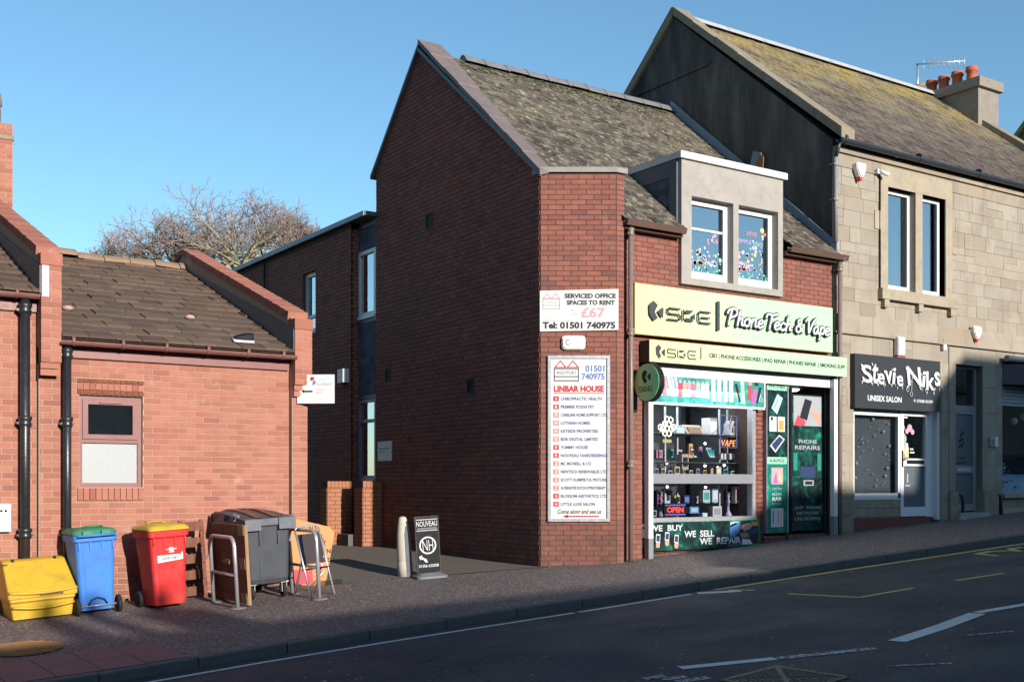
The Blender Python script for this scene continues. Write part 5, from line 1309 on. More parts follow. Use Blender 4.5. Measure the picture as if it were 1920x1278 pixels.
# plaque on the gable wall near the side door
y0, z0 = onX(709, 864, XG); y1, z1 = onX(736, 826, XG)
t = thing('wall_plaque', 'small white plaque on the dark gable wall beside the side door', 'sign', (XG, y0, z0)); b0, b1 = -y0+.02, -y1
MB().fbox(FG, b0, b1, z0, z1, .008, .022).build('sign_board', M['white'], t)
lettering(t, 'Body Barber', FG, b0+.07, b1-.05, z0+.205, z0+.24, .022, M['ink_navy'], bold=.02); lettering(t, 'treatments', FG, b0+.06, b0+.3, z0+.16, z0+.18, .022, M['ink_faint'])
# projecting sign at the end of the low building
dv = Vector((.80, -.60, 0)); nv = Vector((-.60, -.80, 0)); FQ = Fr((6.37, 14.77, 0), nv)
Zq = 15.8; z1, z0 = EYE+(HOR-702)*Zq/FPX, EYE+(HOR-756)*Zq/FPX
t = thing('charity_sign', 'white projecting sign with red and blue emblem and black left arrow', 'sign', (6.37, 14.77, z0))
MB().fbox(FQ, .03, .50, z0, z1, -.01, .01).build('sign_board', M['white'], t); MB().fbox(FQ, -.02, .03, z0, z1, -.02, .02).build('bracket', M['pvc'], t)
def sq(x, y): return (.03+(x-565)/60*.47, z1-(y-702)/54*(z1-z0))
mm = MB()
for c, P in (('ink_red', [(581,709),(584,706.5),(588,706.5),(589.5,709),(588,712),(584,714),(582,712)]), ('ink_palecyan', [(579,714),(581,713),(584,716),(584,720),(582,722),(579.5,719)]), ('ink_blue', [(587,714),(589,712.5),(592,715),(591,719),(587.5,722),(585.5,721)])):
    MB().prism(FQ, [sq(*p) for p in P], .010, .013).build('emblem', M[c], t)
MB().prism(FQ, [sq(*p) for p in ((566.5,733),(571,729.5),(571,732),(586,732),(586,735),(571,735),(571,737))], .010, .013).build('arrow', M['ink'], t)
for tx, x0, y0, x1, y1, c in (('Legion', 594, 707, 617, 714, 'ink_cyan'), ('Scotland', 593, 716, 620, 722, 'ink_mid'), ('Bathgate', 592, 729, 606, 732, 'ink_pink'), ('Branch', 592, 734, 604, 737, 'ink_pink'), ('Legion Scotland Club', 590, 748, 617, 750, 'ink_faint')):
    a, z = sq(x0, y1); b, y = sq(x1, y0); lettering(t, tx, FQ, a, b, z, y, .010, M[c])

# ---------------- shop front of the brick building
SF = thing('shop_glazing', 'glazed phone shop front with white posts and grey transom under the mint signs', 'shop front', (11.3, 13.2, .68))
FN = frY(13.16)
def rN(x0, yt, yb, x1): return rectY(13.16, x0, yt, yb, x1)
wa, wb = 11.36, onY(1411, 800, 13.2)[0]
zt1, zt0 = onY(1300, 888, 13.2)[1], onY(1300, 906, 13.2)[1]
ztop, zsill, zsb = onY(1300, 758, 13.2)[1], onY(1300, 969, 13.2)[1], onY(1300, 979, 13.2)[1]
for X, zb in ((11.315, .66), (15.475, .93)):
    MB().box(X-.045, X+.045, 13.06, 13.15, zb+.33, 3.60).build('post', M['pvc'], SF); MB().box(X-.047, X+.047, 13.058, 13.152, zb, zb+.33).build('shaded_post_foot', M['alu_grey'], SF)  # grey foot paints in the shade low on the white posts
MB().fbox(FN, 11.38, 15.42, 3.46, 3.70, -.2, .02).build('shutter_box', M['pvc_old'], SF)
m = MB().fbox(FS, wa-.06, wa, zsb, 3.5, -.12, .0).fbox(FS, wb, wb+.07, zsb, 3.2, -.12, .0).fbox(FS, wa, wb+.07, zsb, zsill, -.14, .03)
m.build('window_frame', M['alu'], SF)
MB().fbox(FS, wa, wb, zt0, zt1, -.10, .015).build('transom', M['alu_grey'], SF)
MB().fbox(FS, wa, wb, zsill, zt0, -.06, -.052).build('pane', M['shop_glass'], SF); MB().fbox(FS, wa, wb, zt1, ztop+.03, -.06, -.052).build('pane', M['shop_glass'], SF)
m = MB().box(wa-.05, wb+.1, 14.9, 15.0, .8, 3.5).box(wa-.1, wa-.06, 13.35, 15, .8, 3.5).box(wb+.30, wb+.34, 13.35, 15, .8, 3.5); m.build('interior_wall', M['room'], SF)
MB().box(wa-.1, wb+.3, 13.3, 15, .80, .84).build('window_floor', M['dark'], SF); MB().box(wa-.1, wb+.3, 13.27, 15, 3.3, 3.34).build('interior_ceiling', M['dark'], SF)
# posters over and under the glass
q = (11.38, onY(1431, 740, 13.16)[0], onY(1431, 764, 13.16)[1], onY(1431, 713, 13.16)[1]); FV = frY(13.15)
t = thing('vape_banner', 'bright teal banner of pastel vape pens across the top of the shop window', 'banner', (q[0], 13.15, q[2]))
MB().fbox(FV, q[0], q[1], q[2], q[3], -.02, 0).build('banner_board', M['swirl2'], t)
m = MB(); 
for u in ((q[0]-.02, q[1]+.02, q[2]-.035, q[2]), (q[1], q[1]+.03, q[2], q[3]), (q[0]-.02, q[1]+.03, q[3], q[3]+.012)): m.fbox(FV, *u, -.03, .012)
m.build('banner_edge', M['pvc'], t)
def lerp(a, b, x): return a+(b-a)*x
def bx_(x, y, q): return (lerp(q[0], q[1], (x-200)/1650.), lerp(q[3], q[2], (y-100)/390.))
pens = []
for k, c in enumerate(('p_white','p_pink','p_rose','p_white','p_sky','p_lil')): pens.append(([(300+k*50-40, 110), (340+k*50-40, 110), (395+k*50-30, 395), (355+k*50-30, 400)], c))
for k, c in enumerate(('p_red','p_yel','p_lil','p_pink','p_mint','p_sky','p_lil')): pens.append(([(580+k*64, 215), (635+k*64, 215), (635+k*64, 400), (580+k*64, 395)], c)); pens.append(([(597+k*64, 180), (618+k*64, 180), (618+k*64, 214), (597+k*64, 214)], 'p_white')); pens.append(([(580+k*64, 205), (635+k*64, 205), (635+k*64, 290), (580+k*64, 290)], 'p_rose' if k < 4 else 'p_white'))
for k, c in enumerate(('p_rose','p_white','p_yel','p_white')):
    pens.append(([(1052+k*88, 125), (1065+k*88, 102), (1100+k*88, 102), (1112+k*88, 125), (1112+k*88, 440), (1052+k*88, 435)], 'p_white')); pens.append(([(1088+k*88, 180), (1108+k*88, 180), (1108+k*88, 400), (1075+k*88, 400)], c))
pens += [([(1405,180),(1435,170),(1490,420),(1465,430)],'p_dark'), ([(1415,300),(1450,290),(1480,420),(1465,425)],'p_org'), ([(1490,190),(1545,190),(1565,450),(1500,455)],'p_mint'), ([(1480,150),(1530,130),(1545,185),(1490,190)],'p_white'), ([(1610,190),(1670,185),(1650,400),(1610,395)],'p_red'), ([(1605,135),(1660,130),(1665,180),(1612,185)],'p_grey'),
 ([(1680,250),(1740,240),(1720,440),(1660,445)],'p_mag'), ([(1710,130),(1755,120),(1760,180),(1705,185)],'p_dark'), ([(1780,210),(1815,200),(1760,430),(1730,430)],'p_dark'), ([(1800,300),(1815,300),(1770,420),(1760,420)],'p_white')]
for k, (P, c) in enumerate(pens): MB().prism(FV, [bx_(min(1840, max(205, x)), y, q) for x, y in P], .0005+.0004*(k % 3), .003+.0015*(k % 4)).build('pen_print', M[c], t)
q = rN(1213, 981, 1026, 1425); q = (11.36, q[1], onY(1425, 1024, 13.16)[1], onY(1425, 974, 13.16)[1])
t = thing('repair_banner', 'black and green banner reading we buy we sell we repair below the window', 'banner', (q[0], 13.16, q[2]))
MB().fbox(FN, q[0], q[1], q[2], q[3], -.05, 0).build('banner_board', M['swirl'], t)
def wp(x, y): return (lerp(q[0], q[1], (x-180)/1620.), lerp(q[3], q[2], (y-90)/350.-(x-180)/1620.*.0))
def wbuy(tx, x0, x1, y0, y1):
    a, z = wp(x0, y1); b, y = wp(x1, y0); lettering(t, tx, FN, a, b, z, y, .001, M['p_white'], bold=.02)
wbuy('WE  BUY', 185, 650, 125, 200); wbuy('WE  SELL', 670, 1100, 205, 285); wbuy('WE  REPAIR', 890, 1500, 300, 385)
for k, (x, y) in enumerate(((175, 240), (270, 230), (395, 210), (525, 245))):
    hand = MB().prism(FN, [wp(x+5, y+140), wp(x+12, y+75), wp(x+2, y+30), wp(x+20, y+20), wp(x+50, y+60), wp(x+62, y+110), wp(x+55, y+170), wp(x+15, y+172)], .0005, .002); hand.build('hand_print', M['p_skin'], t)
    MB().prism(FN, [wp(x, y+100), wp(x+8, y), wp(x+66, y+8), wp(x+58, y+112)], .002, .004).build('phone_print', M['p_white'], t); MB().prism(FN, [wp(x+8, y+88), wp(x+15, y+16), wp(x+58, y+22), wp(x+52, y+98)], .004, .005).build('screen_print', M['p_navy'], t)
a0_, z1_ = wp(1330, 95); a1_, z0_ = wp(1775, 400)
MB().fbox(FN, a0_, a1_, z0_, z1_, .0005, .002).build('photo_print', M['p_dark'], t)
for c, P in (('p_blue', [(1335,150),(1420,120),(1500,130),(1480,240),(1380,310),(1335,330)]), ('p_sky', [(1340,110),(1400,100),(1500,105),(1420,140),(1340,180)]), ('p_skin', [(1520,150),(1640,120),(1690,150),(1650,200),(1560,230),(1500,190)]), ('p_org', [(1660,110),(1760,105),(1770,160),(1690,170)]), ('p_white', [(1520,330),(1640,340),(1680,400),(1520,400)]), ('p_navy', [(1600,220),(1760,180),(1770,250),(1640,290)]), ('p_brown', [(1480,260),(1600,240),(1640,310),(1520,320)])):
    MB().prism(FN, [wp(x, y) for x, y in P], .002, .003).build('photo_patch', M[c], t)
m = MB()
for u in ((a0_-.02, a1_+.02, z1_, z1_+.015), (a0_-.02, a1_+.02, z0_-.015, z0_), (a1_, a1_+.015, z0_, z1_)): m.fbox(FN, *u, .0005, .003)
m.build('photo_edge', M['green_neon'], t)
# narrow panel beside the door
FVP = frY(13.22); q = rectY(13.22, 1438, 716, 1000, 1475); q = (q[0], q[1], onY(1475, 998, 13.22)[1], q[3])
t = thing('phones_panel', 'tall narrow teal panel headed phones and vapes beside the shop door', 'sign', (q[0], 13.22, q[2]))
MB().fbox(FVP, q[0], q[1], q[2], q[3], -.08, 0).build('sign_board', M['swirl'], t); W_ = q[1]-q[0]; H_ = q[3]-q[2]
MB().fbox(FVP, q[0]+W_*.0, q[1], q[2], q[2]+H_*.48, .0003, .0012).build('lower_print', swirl('teal_smoke', (.004,.10,.08), (.01,.20,.15), (.03,.32,.24), 4), t)
MB().fbox(FVP, q[1], q[1]+.03, q[2], q[3]+.03, -.1, .02).fbox(FVP, q[0]-.02, q[0], q[2], q[3], -.1, .01).build('edge_trim', M['alu_grey'], t)
def vp(u, v): return (q[0]+W_*u, q[3]-H_*v)
def vbox(u0, v0, u1, v1, c, nm, d0=.0012, d1=.003): a, z = vp(u0, v1); b, y = vp(u1, v0); return MB().fbox(FVP, a, b, z, y, d0, d1).build(nm, M[c], t)
def vpoly(P, c, nm, d0=.0012, d1=.003): return MB().prism(FVP, [vp(*p) for p in P], d0, d1).build(nm, M[c], t)
def vtx(tx, u0, v0, u1, v1, c, bold=.015): a, z = vp(u0, v1); b, y = vp(u1, v0); lettering(t, tx, FVP, a, b, z, y, .003, M[c], bold=bold)
vbox(0, .0, 1, .05, 'mint', 'header_print'); vtx('PHONES', .1, .012, .9, .036, 'p_dark'); vbox(0, .495, 1, .54, 'mint', 'header_print'); vtx('VAPES', .1, .507, .88, .53, 'p_dark')
vpoly([(.22,.17),(.52,.075),(.80,.10),(.50,.21)], 'p_sky', 'phone_print'); vpoly([(.30,.165),(.55,.10),(.6,.11),(.36,.18)], 'p_grey', 'phone_print', .003, .004)
vbox(.12, .225, .48, .325, 'p_white', 'phone_print'); vbox(.54, .225, .90, .325, 'p_white', 'phone_print'); vbox(.58, .25, .84, .315, 'p_org', 'phone_print', .003, .004); vbox(.18,.23,.3,.25,'p_dark','phone_print',.003,.004)
vpoly([(.15,.42),(.62,.345),(.90,.375),(.42,.465)], 'p_white', 'phone_print'); vpoly([(.22,.415),(.62,.355),(.82,.378),(.42,.45)], 'p_navy', 'phone_print', .003, .004)
vbox(.22, .565, .80, .675, 'p_rose', 'photo_print'); vpoly([(.3,.67),(.45,.59),(.55,.67)], 'p_mag', 'photo_patch', .003, .004); vpoly([(.5,.65),(.62,.58),(.74,.66)], 'p_yel', 'photo_patch', .004, .005)
vtx('Lost Mary', .28, .695, .75, .715, 'ink_faint', 0); vtx('ELUX', .26, .735, .74, .748, 'p_white'); vtx('BAR', .26, .76, .76, .785, 'p_white', .04); vtx('ELF BAR', .26, .80, .74, .812, 'ink_faint')
vbox(.2, .835, .82, .96, 'p_white', 'photo_print')
for k, c in enumerate(('p_navy','p_sky','p_red','p_org')): vbox(.29+k*.13, .85, .33+k*.13, .935, c, 'photo_patch', .003, .004)
# shop doorway
dx0, dx1 = onY(1478, 800, 13.22)[0]+.03, 15.43; FDD = frY(13.32)
MB().box(dx0-.05, dx1+.05, 13.95, 14.0, .7, 3.6).box(dx0-.06, dx0-.03, 13.25, 14, .7, 3.6).box(dx1+.02, dx1+.06, 13.25, 14, .7, 3.6).build('doorway_lining', M['dark'], SF)
MB().box(dx0-.03, dx1, 13.22, 14.0, .6, .96).build('door_step', plain('brown_tile_step', (.13,.07,.05), .7, .2, 6), SF)
MB().box(dx0-.05, dx1+.05, 13.22, 14, 3.46, 3.5).build('doorway_ceiling', M['dark'], SF)
lm = MB().lathe([(.01, -.03), (.12, -.03), (.15, 0)], (dx0+.45, 13.6, 3.44), 16); lm.build('ceiling_lamp', M['lamp'], SF)
q = (onY(1484, 800, 13.32)[0], onY(1543, 800, 13.32)[0], 1.02, onY(1484, 738, 13.32)[1])
t = thing('repairs_door', 'black shop door printed phone repairs and any phone network unlocking', 'door', (q[0], 13.32, q[2])); W_ = q[1]-q[0]; H_ = q[3]-q[2]
MB().fbox(FDD, q[0], q[1], q[2], q[3], -.05, 0).build('door_leaf', M['swirl'], t)
FVP = FDD
MB().fbox(FDD, q[0]-.05, q[0]-.002, q[2]-.02, q[3]+.1, -.05, .02).fbox(FDD, q[1]+.002, q[1]+.05, q[2]-.02, q[3]+.1, -.05, .02).build('door_frame', M['black'], t)
vbox(.06, .01, .94, .23, 'p_grey', 'photo_print'); vpoly([(.25,.17),(.42,.03),(.64,.045),(.48,.19)], 'p_dark', 'phone_print', .003, .005); vpoly([(.55,.11),(.85,.13),(.92,.17),(.9,.23),(.7,.16)], 'p_skin', 'hand_print', .003, .005); vpoly([(.06,.23),(.2,.15),(.45,.2),(.4,.23)], 'p_red', 'hand_print', .003, .004)
vtx('PHONE', .22, .33, .80, .36, 'p_grey', .02); vtx('REPAIRS', .10, .375, .90, .405, 'p_grey', .02); vbox(.06, .43, .18, .56, 'teal', 'edge_print'); vbox(.82, .43, .94, .56, 'teal', 'edge_print')
vbox(.38, .63, .70, .67, 'p_grey', 'phone_print'); vbox(.42, .637, .66, .663, 'p_dark', 'phone_print', .003, .004); vbox(.28, .53, .75, .61, 'p_navy', 'board_print')
vtx('ANY  PHONE', .08, .82, .95, .845, 'p_grey', .015); vtx('NETWORK', .16, .86, .88, .885, 'p_grey', .015); vtx('UNLOCKING', .10, .90, .92, .925, 'p_grey', .015)

lp = bpy.data.lights.new('shop_lamp', 'AREA'); lp.energy = 42; lp.size = 1.6; lp.color = (.92, .97, 1); lpo = bpy.data.objects.new('shop_lamp', lp); COL.objects.link(lpo); lpo.location = (12.5, 13.75, 3.27)
# ---------------- goods in the window
GR = 'goods in the phone shop window'
def inwin(px, py, Y): return onY(px, py, Y)
poles = []
for px in (1247, 1270, 1349, 1364, 1391):
    Y = 13.75; X, _ = onY(px, 830, Y); poles.append(X)
t = thing('shelf_rack', 'white uprights and glass shelves of the display behind the shop window', 'shelf rack', (12.3, 13.75, .84))
for X in poles: MB().box(X-.012, X+.012, 13.74, 13.765, .84, 3.05).build('upright', M['pvc'], t)
SH = (1.12, 1.82, 2.16, 2.62)
for z in SH: MB().box(11.5, 13.75, 13.55, 14.1, z-.012, z).build('shelf', M['slate_panel'], t)
def goods(name, label, cat, px, py, Y, w_, h_, dd, c, face=None, lean=0.0):
    X, z = onY(px, py, Y); t = thing(name, label, cat, (X, Y, z), GR)
    m = MB(); m.hexa([(X-w_/2, Y, z), (X+w_/2, Y, z), (X+w_/2, Y+dd, z), (X-w_/2, Y+dd, z), (X-w_/2+lean, Y+abs(lean)*.6, z+h_), (X+w_/2+lean, Y+abs(lean)*.6, z+h_), (X+w_/2+lean, Y+dd+abs(lean)*.6, z+h_), (X-w_/2+lean, Y+dd+abs(lean)*.6, z+h_)])
    m.build('case', M[c], t)
    if face:
        f = frY(Y-.0015); MB().fquad(f, [(X-w_*.36, z+h_*.2), (X+w_*.36, z+h_*.2), (X+w_*.36+lean*.8, z+h_*.8), (X-w_*.36+lean*.8, z+h_*.8)], -.02-abs(lean)*.6 if lean else 0, .002 if not lean else -.001).build('label_print', M[face], t)
goods('product_box', 'tall white box standing on the upper shelf of the window', 'box', 1338, 817, 13.7, .16, .30, .2, 'p_white', 'paper')
goods('box', 'tan tablet box lying along the upper shelf', 'box', 1306, 816, 13.72, .38, .17, .1, 'p_tan', 'p_brown', -.08)
goods('box', 'grey tablet box left of the tan one', 'box', 1276, 815, 13.72, .20, .15, .1, 'p_grey', 'p_sky')
goods('headphone_box', 'white box printed with headphones right of the vape sign', 'box', 1378, 819, 13.6, .20, .27, .12, 'p_white')
X, z = onY(1378, 819, 13.6); f_ = frY(13.598); mm = MB().ring(f_, X, z+.15, .06, .075, .003, 20, .8, 0, math.pi); mm.fbox(f_, X-.075, X-.04, z+.07, z+.15, .001, .004).fbox(f_, X+.04, X+.075, z+.07, z+.15, .001, .004)
hb = [o for o in COL.objects if o.name == 'headphone_box'][0]; mm.build('headphone_print', M['p_dark'], hb)
goods('gift_box', 'cream and black patterned box on the middle shelf', 'box', 1285, 880, 13.62, .14, .25, .1, 'p_tan', 'p_dark')
goods('phone_stand', 'white phone on a tilted stand on the middle shelf', 'phone stand', 1304, 857, 13.65, .06, .14, .02, 'p_white', 'p_dark', -.05)
goods('tablet', 'pale blue tablet tilted on the middle shelf', 'tablet', 1336, 857, 13.65, .12, .16, .02, 'p_sky', 'p_teal', -.06)
for k, (px, w_) in enumerate(((1354, .05), (1360, .04), (1371, .07), (1378, .06), (1385, .09))):
    goods('carton', ('slim white carton', 'thin white carton', 'wide white carton', 'square white carton', 'large white carton')[k]+' in the row on the right of the middle shelf', 'carton', px, 861, 13.66, w_, .10+.03*(k == 4), .06, 'p_white', 'paper')
cl_ = [('p_white','white'),('p_sky','pale blue'),('p_teal','teal'),('p_grey','grey'),('p_yel','yellow'),('p_tan','tan')]
pk = random.Random(11)
for k in range(14):
    px = 1218+k*13; c, cn = cl_[pk.randrange(6)]
    t_ = goods('packet', cn+' packet, '+('first','second','third','fourth','fifth','sixth','seventh','eighth','ninth','tenth','eleventh','twelfth','thirteenth','last')[k]+' from the left behind the grey transom bar', 'packet', px, 889, 13.6, pk.uniform(.05, .11), pk.uniform(.05, .13), .05, c, pk.choice(('p_dark', 'p_navy', 'paper', None)))
for k, (px, py, w_, h_, c, fc, lb) in enumerate(((1225, 968, .14, .10, 'p_grey', 'p_dark', 'grey boxed gadget at the left end of the window floor'), (1302, 962, .20, .11, 'p_blue', 'p_sky', 'blue box right of the open sign'), (1322, 970, .11, .08, 'p_sky', 'paper', 'pale blue pack on the window floor'), (1345, 968, .20, .17, 'p_white', 'p_grey', 'white game pad carton on the window floor'), (1325, 941, .15, .2, 'p_white', 'p_teal', 'white and teal carton on the lower shelf'), (1341, 941, .13, .23, 'p_sky', 'paper', 'tall sky blue carton on the lower shelf'), (1288, 944, .12, .14, 'p_navy', 'p_blue', 'navy carton on the lower shelf'), (1384, 943, .11, .28, 'p_white', 'p_red', 'tall white carton with red print at the right'), (1218, 945, .09, .24, 'p_blue', 'p_navy', 'blue hanging bag at the left end of the window'), (1236, 950, .10, .26, 'p_dark', 'p_mag', 'black hanging bag with magenta print'))):
    goods('goods_box', lb, 'box', px, py, 13.55, w_, h_, .1, c, fc)
ORD = ('first','second','third','fourth','fifth','sixth','seventh','eighth','ninth','tenth')
for nm, py, Y, cnt in (('upper', 817, 13.95, 7), ('middle', 858, 13.9, 9), ('lower', 943, 13.85, 10)):
    for k in range(cnt):
        c, cn = cl_[pk.randrange(6)]; fc = pk.choice(('p_dark', 'p_navy', 'p_red', 'p_teal', 'p_mag'))
        goods('stock_pack', cn+' pack, '+ORD[k]+' from the left at the back of the '+nm+' shelf', 'packet', 1220+k*(172/cnt)+pk.uniform(-3, 3), py, Y, pk.uniform(.05, .13), pk.uniform(.10, .24), .05, c, fc)
for px in (1366, 1394, 1240):
    X, z = onY(px, 968, 13.5); t = thing('vape_tower', {1366: 'lilac hookah stem standing on the window floor', 1394: 'white hookah stem nearest the right window frame', 1240: 'grey hookah stem left of the open sign'}[px], 'hookah', (X, 13.5, z), 'hookahs in the shop window')
    MB().lathe([(.06, 0), (.05, .04), (.015, .1), (.012, .22), (.03, .24), (.01, .3), (.022, .33), (.015, .36)], (X, 13.5, z), 10).build('stem', M['p_lil' if px == 1366 else 'p_grey' if px == 1240 else 'p_white'], t)
    MB().lathe([(.02, .0), (.03, .03)], (X, 13.5, z+.36), 10).build('bowl', M['p_brown'], t)
# open sign, vape sign, pineapple light
YO = 13.42; FO2 = frY(YO); q = rectY(YO, 1245, 943, 968, 1287)
t = thing('open_sign', 'black electric sign with red word open on the window floor', 'sign', (q[0], YO, q[2]))
MB().fbox(FO2, q[0], q[1], q[2], q[3], -.03, 0).build('sign_board', M['black'], t)
lettering(t, 'OPEN', FO2, q[0]+.06, q[1]-.06, q[2]+.06, q[3]-.06, .001, M['neon_r'], bold=.03)
m = MB()
for k in range(12):
    a = q[0]+.04+(q[1]-q[0]-.08)*k/11; m.disc(FO2, a, q[2]+.03, .010, .001, .004, 6); m.disc(FO2, a, q[3]-.03, .010, .001, .004, 6)
o = m.build('border_lights', M['neon_b'], t); o['kind'] = 'stuff'
q = rectY(YO, 1351, 778, 838, 1382); 
t = thing('vape_sign', 'blue outlined hanging neon sign with orange word vape', 'neon sign', (q[0], YO, q[2]))
m = MB(); bandstroke(m, FO2, [(q[0], q[2]), (q[1], q[2]), (q[1], q[3]), (q[0], q[3]), (q[0], q[2])], .012, -.01, 0); m.build('neon_tube', plain('unlit_blue_tube', (.16,.18,.42), .3, .1, 4), t)
lettering(t, 'VAPE', FO2, q[0]+.02, q[1]-.03, q[2]+.02, q[2]+.12, 0, M['neon_o'], bold=.0, shear=.2)
m = MB(); bandstroke(m, FO2, catmull([(q[0]+.05, q[2]+.2), (q[0]+.1, q[2]+.32), (q[0]+.2, q[2]+.38), (q[0]+.24, q[2]+.5)]), .014, 0, .004); m.build('neon_tube', M['p_lil'], t); m = MB(); bandstroke(m, FO2, catmull([(q[0]+.2, q[2]+.3), (q[0]+.22, q[2]+.4), (q[0]+.28, q[2]+.47)]), .02, 0, .004); m.build('neon_tube', M['p_red'], t)
X, z = onY(1251, 803, YO); t = thing('pineapple_light', 'pale yellow lamp of linked hexagons hanging in the shop window', 'lamp', (X, YO, z-.2))
m = MB(); hr = .048
for (u, v) in ((0,0),(1,0),(-1,0),(.5,.87),(-.5,.87),(.5,-.87),(-.5,-.87),(0,1.74),(1.6,.3),(-1.6,.2),(.9,1.6)):
    cx_, cz_ = X+u*hr*1.75, z+v*hr*1.75; bandstroke(m, FO2, [(cx_+hr*math.cos(math.pi/6+i*math.pi/3), cz_+hr*math.sin(math.pi/6+i*math.pi/3)) for i in range(7)], .013, -.01, .0)
o = m.build('hexagon_tubes', M['neon_y'], t); o['kind'] = 'stuff'
MB().fbox(FO2, X-.09, X+.09, z-.22, z-.17, -.02, .0).build('lamp_base', M['p_yel'], t); MB().tube([(X, YO, z+.1), (X, YO, 3.3)], .004, 5).build('hanging_wire', M['black'], t)
m = MB(); k = 0
for px, py, wh in ((1218, 828, 'at upper left by the window post'), (1250, 868, 'below the hexagon lamp'), (1322, 831, 'over the tilted pale blue tablet'), (1218, 873, 'at left just above the grey transom'), (1322, 873, 'under the tilted pale blue tablet'), (1346, 876, 'just left of the fourth upright above the transom'), (1218, 913, 'at left just under the grey transom'), (1251, 912, 'under the transom by the first upright'), (1323, 913, 'under the transom in mid window'), (1358, 872, 'under the vape sign above the transom')):
    X, z = onY(px, py, 13.9); t = thing('display_light', 'small bright led spot '+wh, 'light', (X, 13.9, z), 'led spots in the shop window'); 
    MB().lathe([(.008, -.02), (.018, -.01), (.022, 0), (.018, .012), (.008, .018)], (X, 13.9, z), 8).build('bulb', M['led'], t)
# ---------------- salon sign, alarm boxes, keypad, right hand fascia
YN = 13.05; FZ = frY(YN); r = rectY(YN, 1603, 662, 763, 1763)
t = thing('salon_sign', 'charcoal fascia board of the unisex salon with ragged white letters', 'sign', (r[0], YN, r[2]))
MB().fbox(FZ, r[0], r[1], r[2], r[3], -.09, 0).build('sign_board', M['salon_sign'], t); W_, H_ = r[1]-r[0], r[3]-r[2]
def zz2(x, y): return (r[0]+(x-42)/592*W_, r[3]-(y-45-(x-42)*.085)/355*H_)
ltr = [('S',78,152,122,240),('t',150,188,105,240),('e',186,232,165,240),('v',232,282,155,245),('i',284,310,130,240),('e',318,360,175,250),('N',382,492,120,250),('i',492,522,145,255),('k',524,586,140,270),('s',584,626,150,250)]
for k, (ch, x0, x1, y0, y1) in enumerate(ltr):
    a, _ = zz2(x0, y0); b, _ = zz2(x1, y0); xm = (x0+x1)/2; _, ya = zz2(xm, y0+(xm-42)*.0); z1 = r[3]-(y0-45)/355*H_*1.0+.0; z0 = r[3]-(y1-45)/355*H_; dz = -(k % 3-1)*.012
    lettering(t, ch, FZ, a, b, z0+dz+(x0-42)*.00012, z1+dz+(x0-42)*.00012, .012, M['p_white'], bold=.02, shear=(-.12, .1, .0)[k % 3], depth=.012)
    m = MB(); cx_ = (a+b)/2    # thorn like serifs
    for sx in (-1, 1): m.prism(FZ, [(cx_+sx*(b-a)*.44, z0+dz+.03), (cx_+sx*(b-a)*.32, z0+dz+.03), (cx_+sx*(b-a)*.46, z0+dz-.035)], .012, .022)
    m.prism(FZ, [(a, z1+dz-.03), (a+(b-a)*.2, z1+dz-.01), (a-.018, z1+dz+.02)], .012, .022)
    m.build('letter_thorns', M['p_white'], t)
m = MB(); cz_ = r[2]+H_*.42; ca_ = r[0]+W_*.60
m.ring(FZ, ca_-.03, cz_-.02, .032, .044, .03, 16).ring(FZ, ca_+.075, cz_-.10, .032, .044, .03, 16); bandstroke(m, FZ, [(ca_-.01, cz_+.01), (ca_+.16, cz_+.26)], .014, .024, .03); bandstroke(m, FZ, [(ca_+.08, cz_-.06), (ca_+.10, cz_+.27)], .014, .024, .03)
m.build('scissors_print', M['p_grey'], t)
a, z = zz2(125, 310+7); b, y = zz2(355, 0); lettering(t, 'UNISEX SALON', FZ, a, b, r[2]+H_*.135, r[2]+H_*.245, .002, M['p_white'], bold=.03)
a, z = zz2(442, 0); b, y = zz2(577, 0); lettering(t, 'P: 07588 03399', FZ, a, b, r[2]+H_*.16, r[2]+H_*.22, .002, M['p_white'], bold=.02)
def alarm(px, py, w_, h_, label, tri=True):
    a, z = onY(px, py, YF-.02); t = thing('alarm_box', label, 'alarm box', (a, YF-.02, z-h_/2), 'alarm boxes on the sandstone front'); f = frY(YF-.02)
    P = [(-.5,.42),(-.4,.5),(.4,.5),(.5,.42),(.46,.1),(.2,-.28),(-.2,-.28),(-.46,.1)] if tri else [(-.5,-.36),(.5,-.36),(.5,.5),(-.5,.5)]
    m = MB().prism(f, [(a+x*w_, z+y*h_) for x, y in P], .0, .08); m.prism(f, [(a+x*w_*.86, z+.02*h_+y*h_*.88) for x, y in P], .08, .10); m.build('alarm_case', M['white_plastic'], t)
    P = [(-.2,-.285),(.2,-.285),(.06,-.5),(-.06,-.5)] if tri else [(-.5,-.365),(.5,-.365),(.6,-.5),(-.6,-.5)]
    MB().prism(f, [(a+x*w_, z+y*h_) for x, y in P], .0, .085).build('alarm_lens', M['p_red'] if tri else M['maroon'], t)
alarm(1608, 324, .25, .31, 'white shield shaped alarm box high at the left corner of the sandstone front'); alarm(1826, 627, .25, .30, 'white shield shaped alarm box above the grey side door'); alarm(1683, 652, .19, .37, 'plain white oblong alarm box standing over the charcoal salon sign', False)
a, z = onY(1768, 651, YF-.02); t = thing('junction_box', 'tiny white cable box right of the salon sign top', 'junction box', (a, YF-.02, z)); MB().fbox(frY(YF-.02), a-.045, a+.045, z-.05, z+.05, 0, .05).build('box_lid', M['white_plastic'], t)
MB().tube([(a-.02, YF-.03, z+.05), (a, YF-.03, z+.16)], .006, 6).build('cable', M['black'], t)
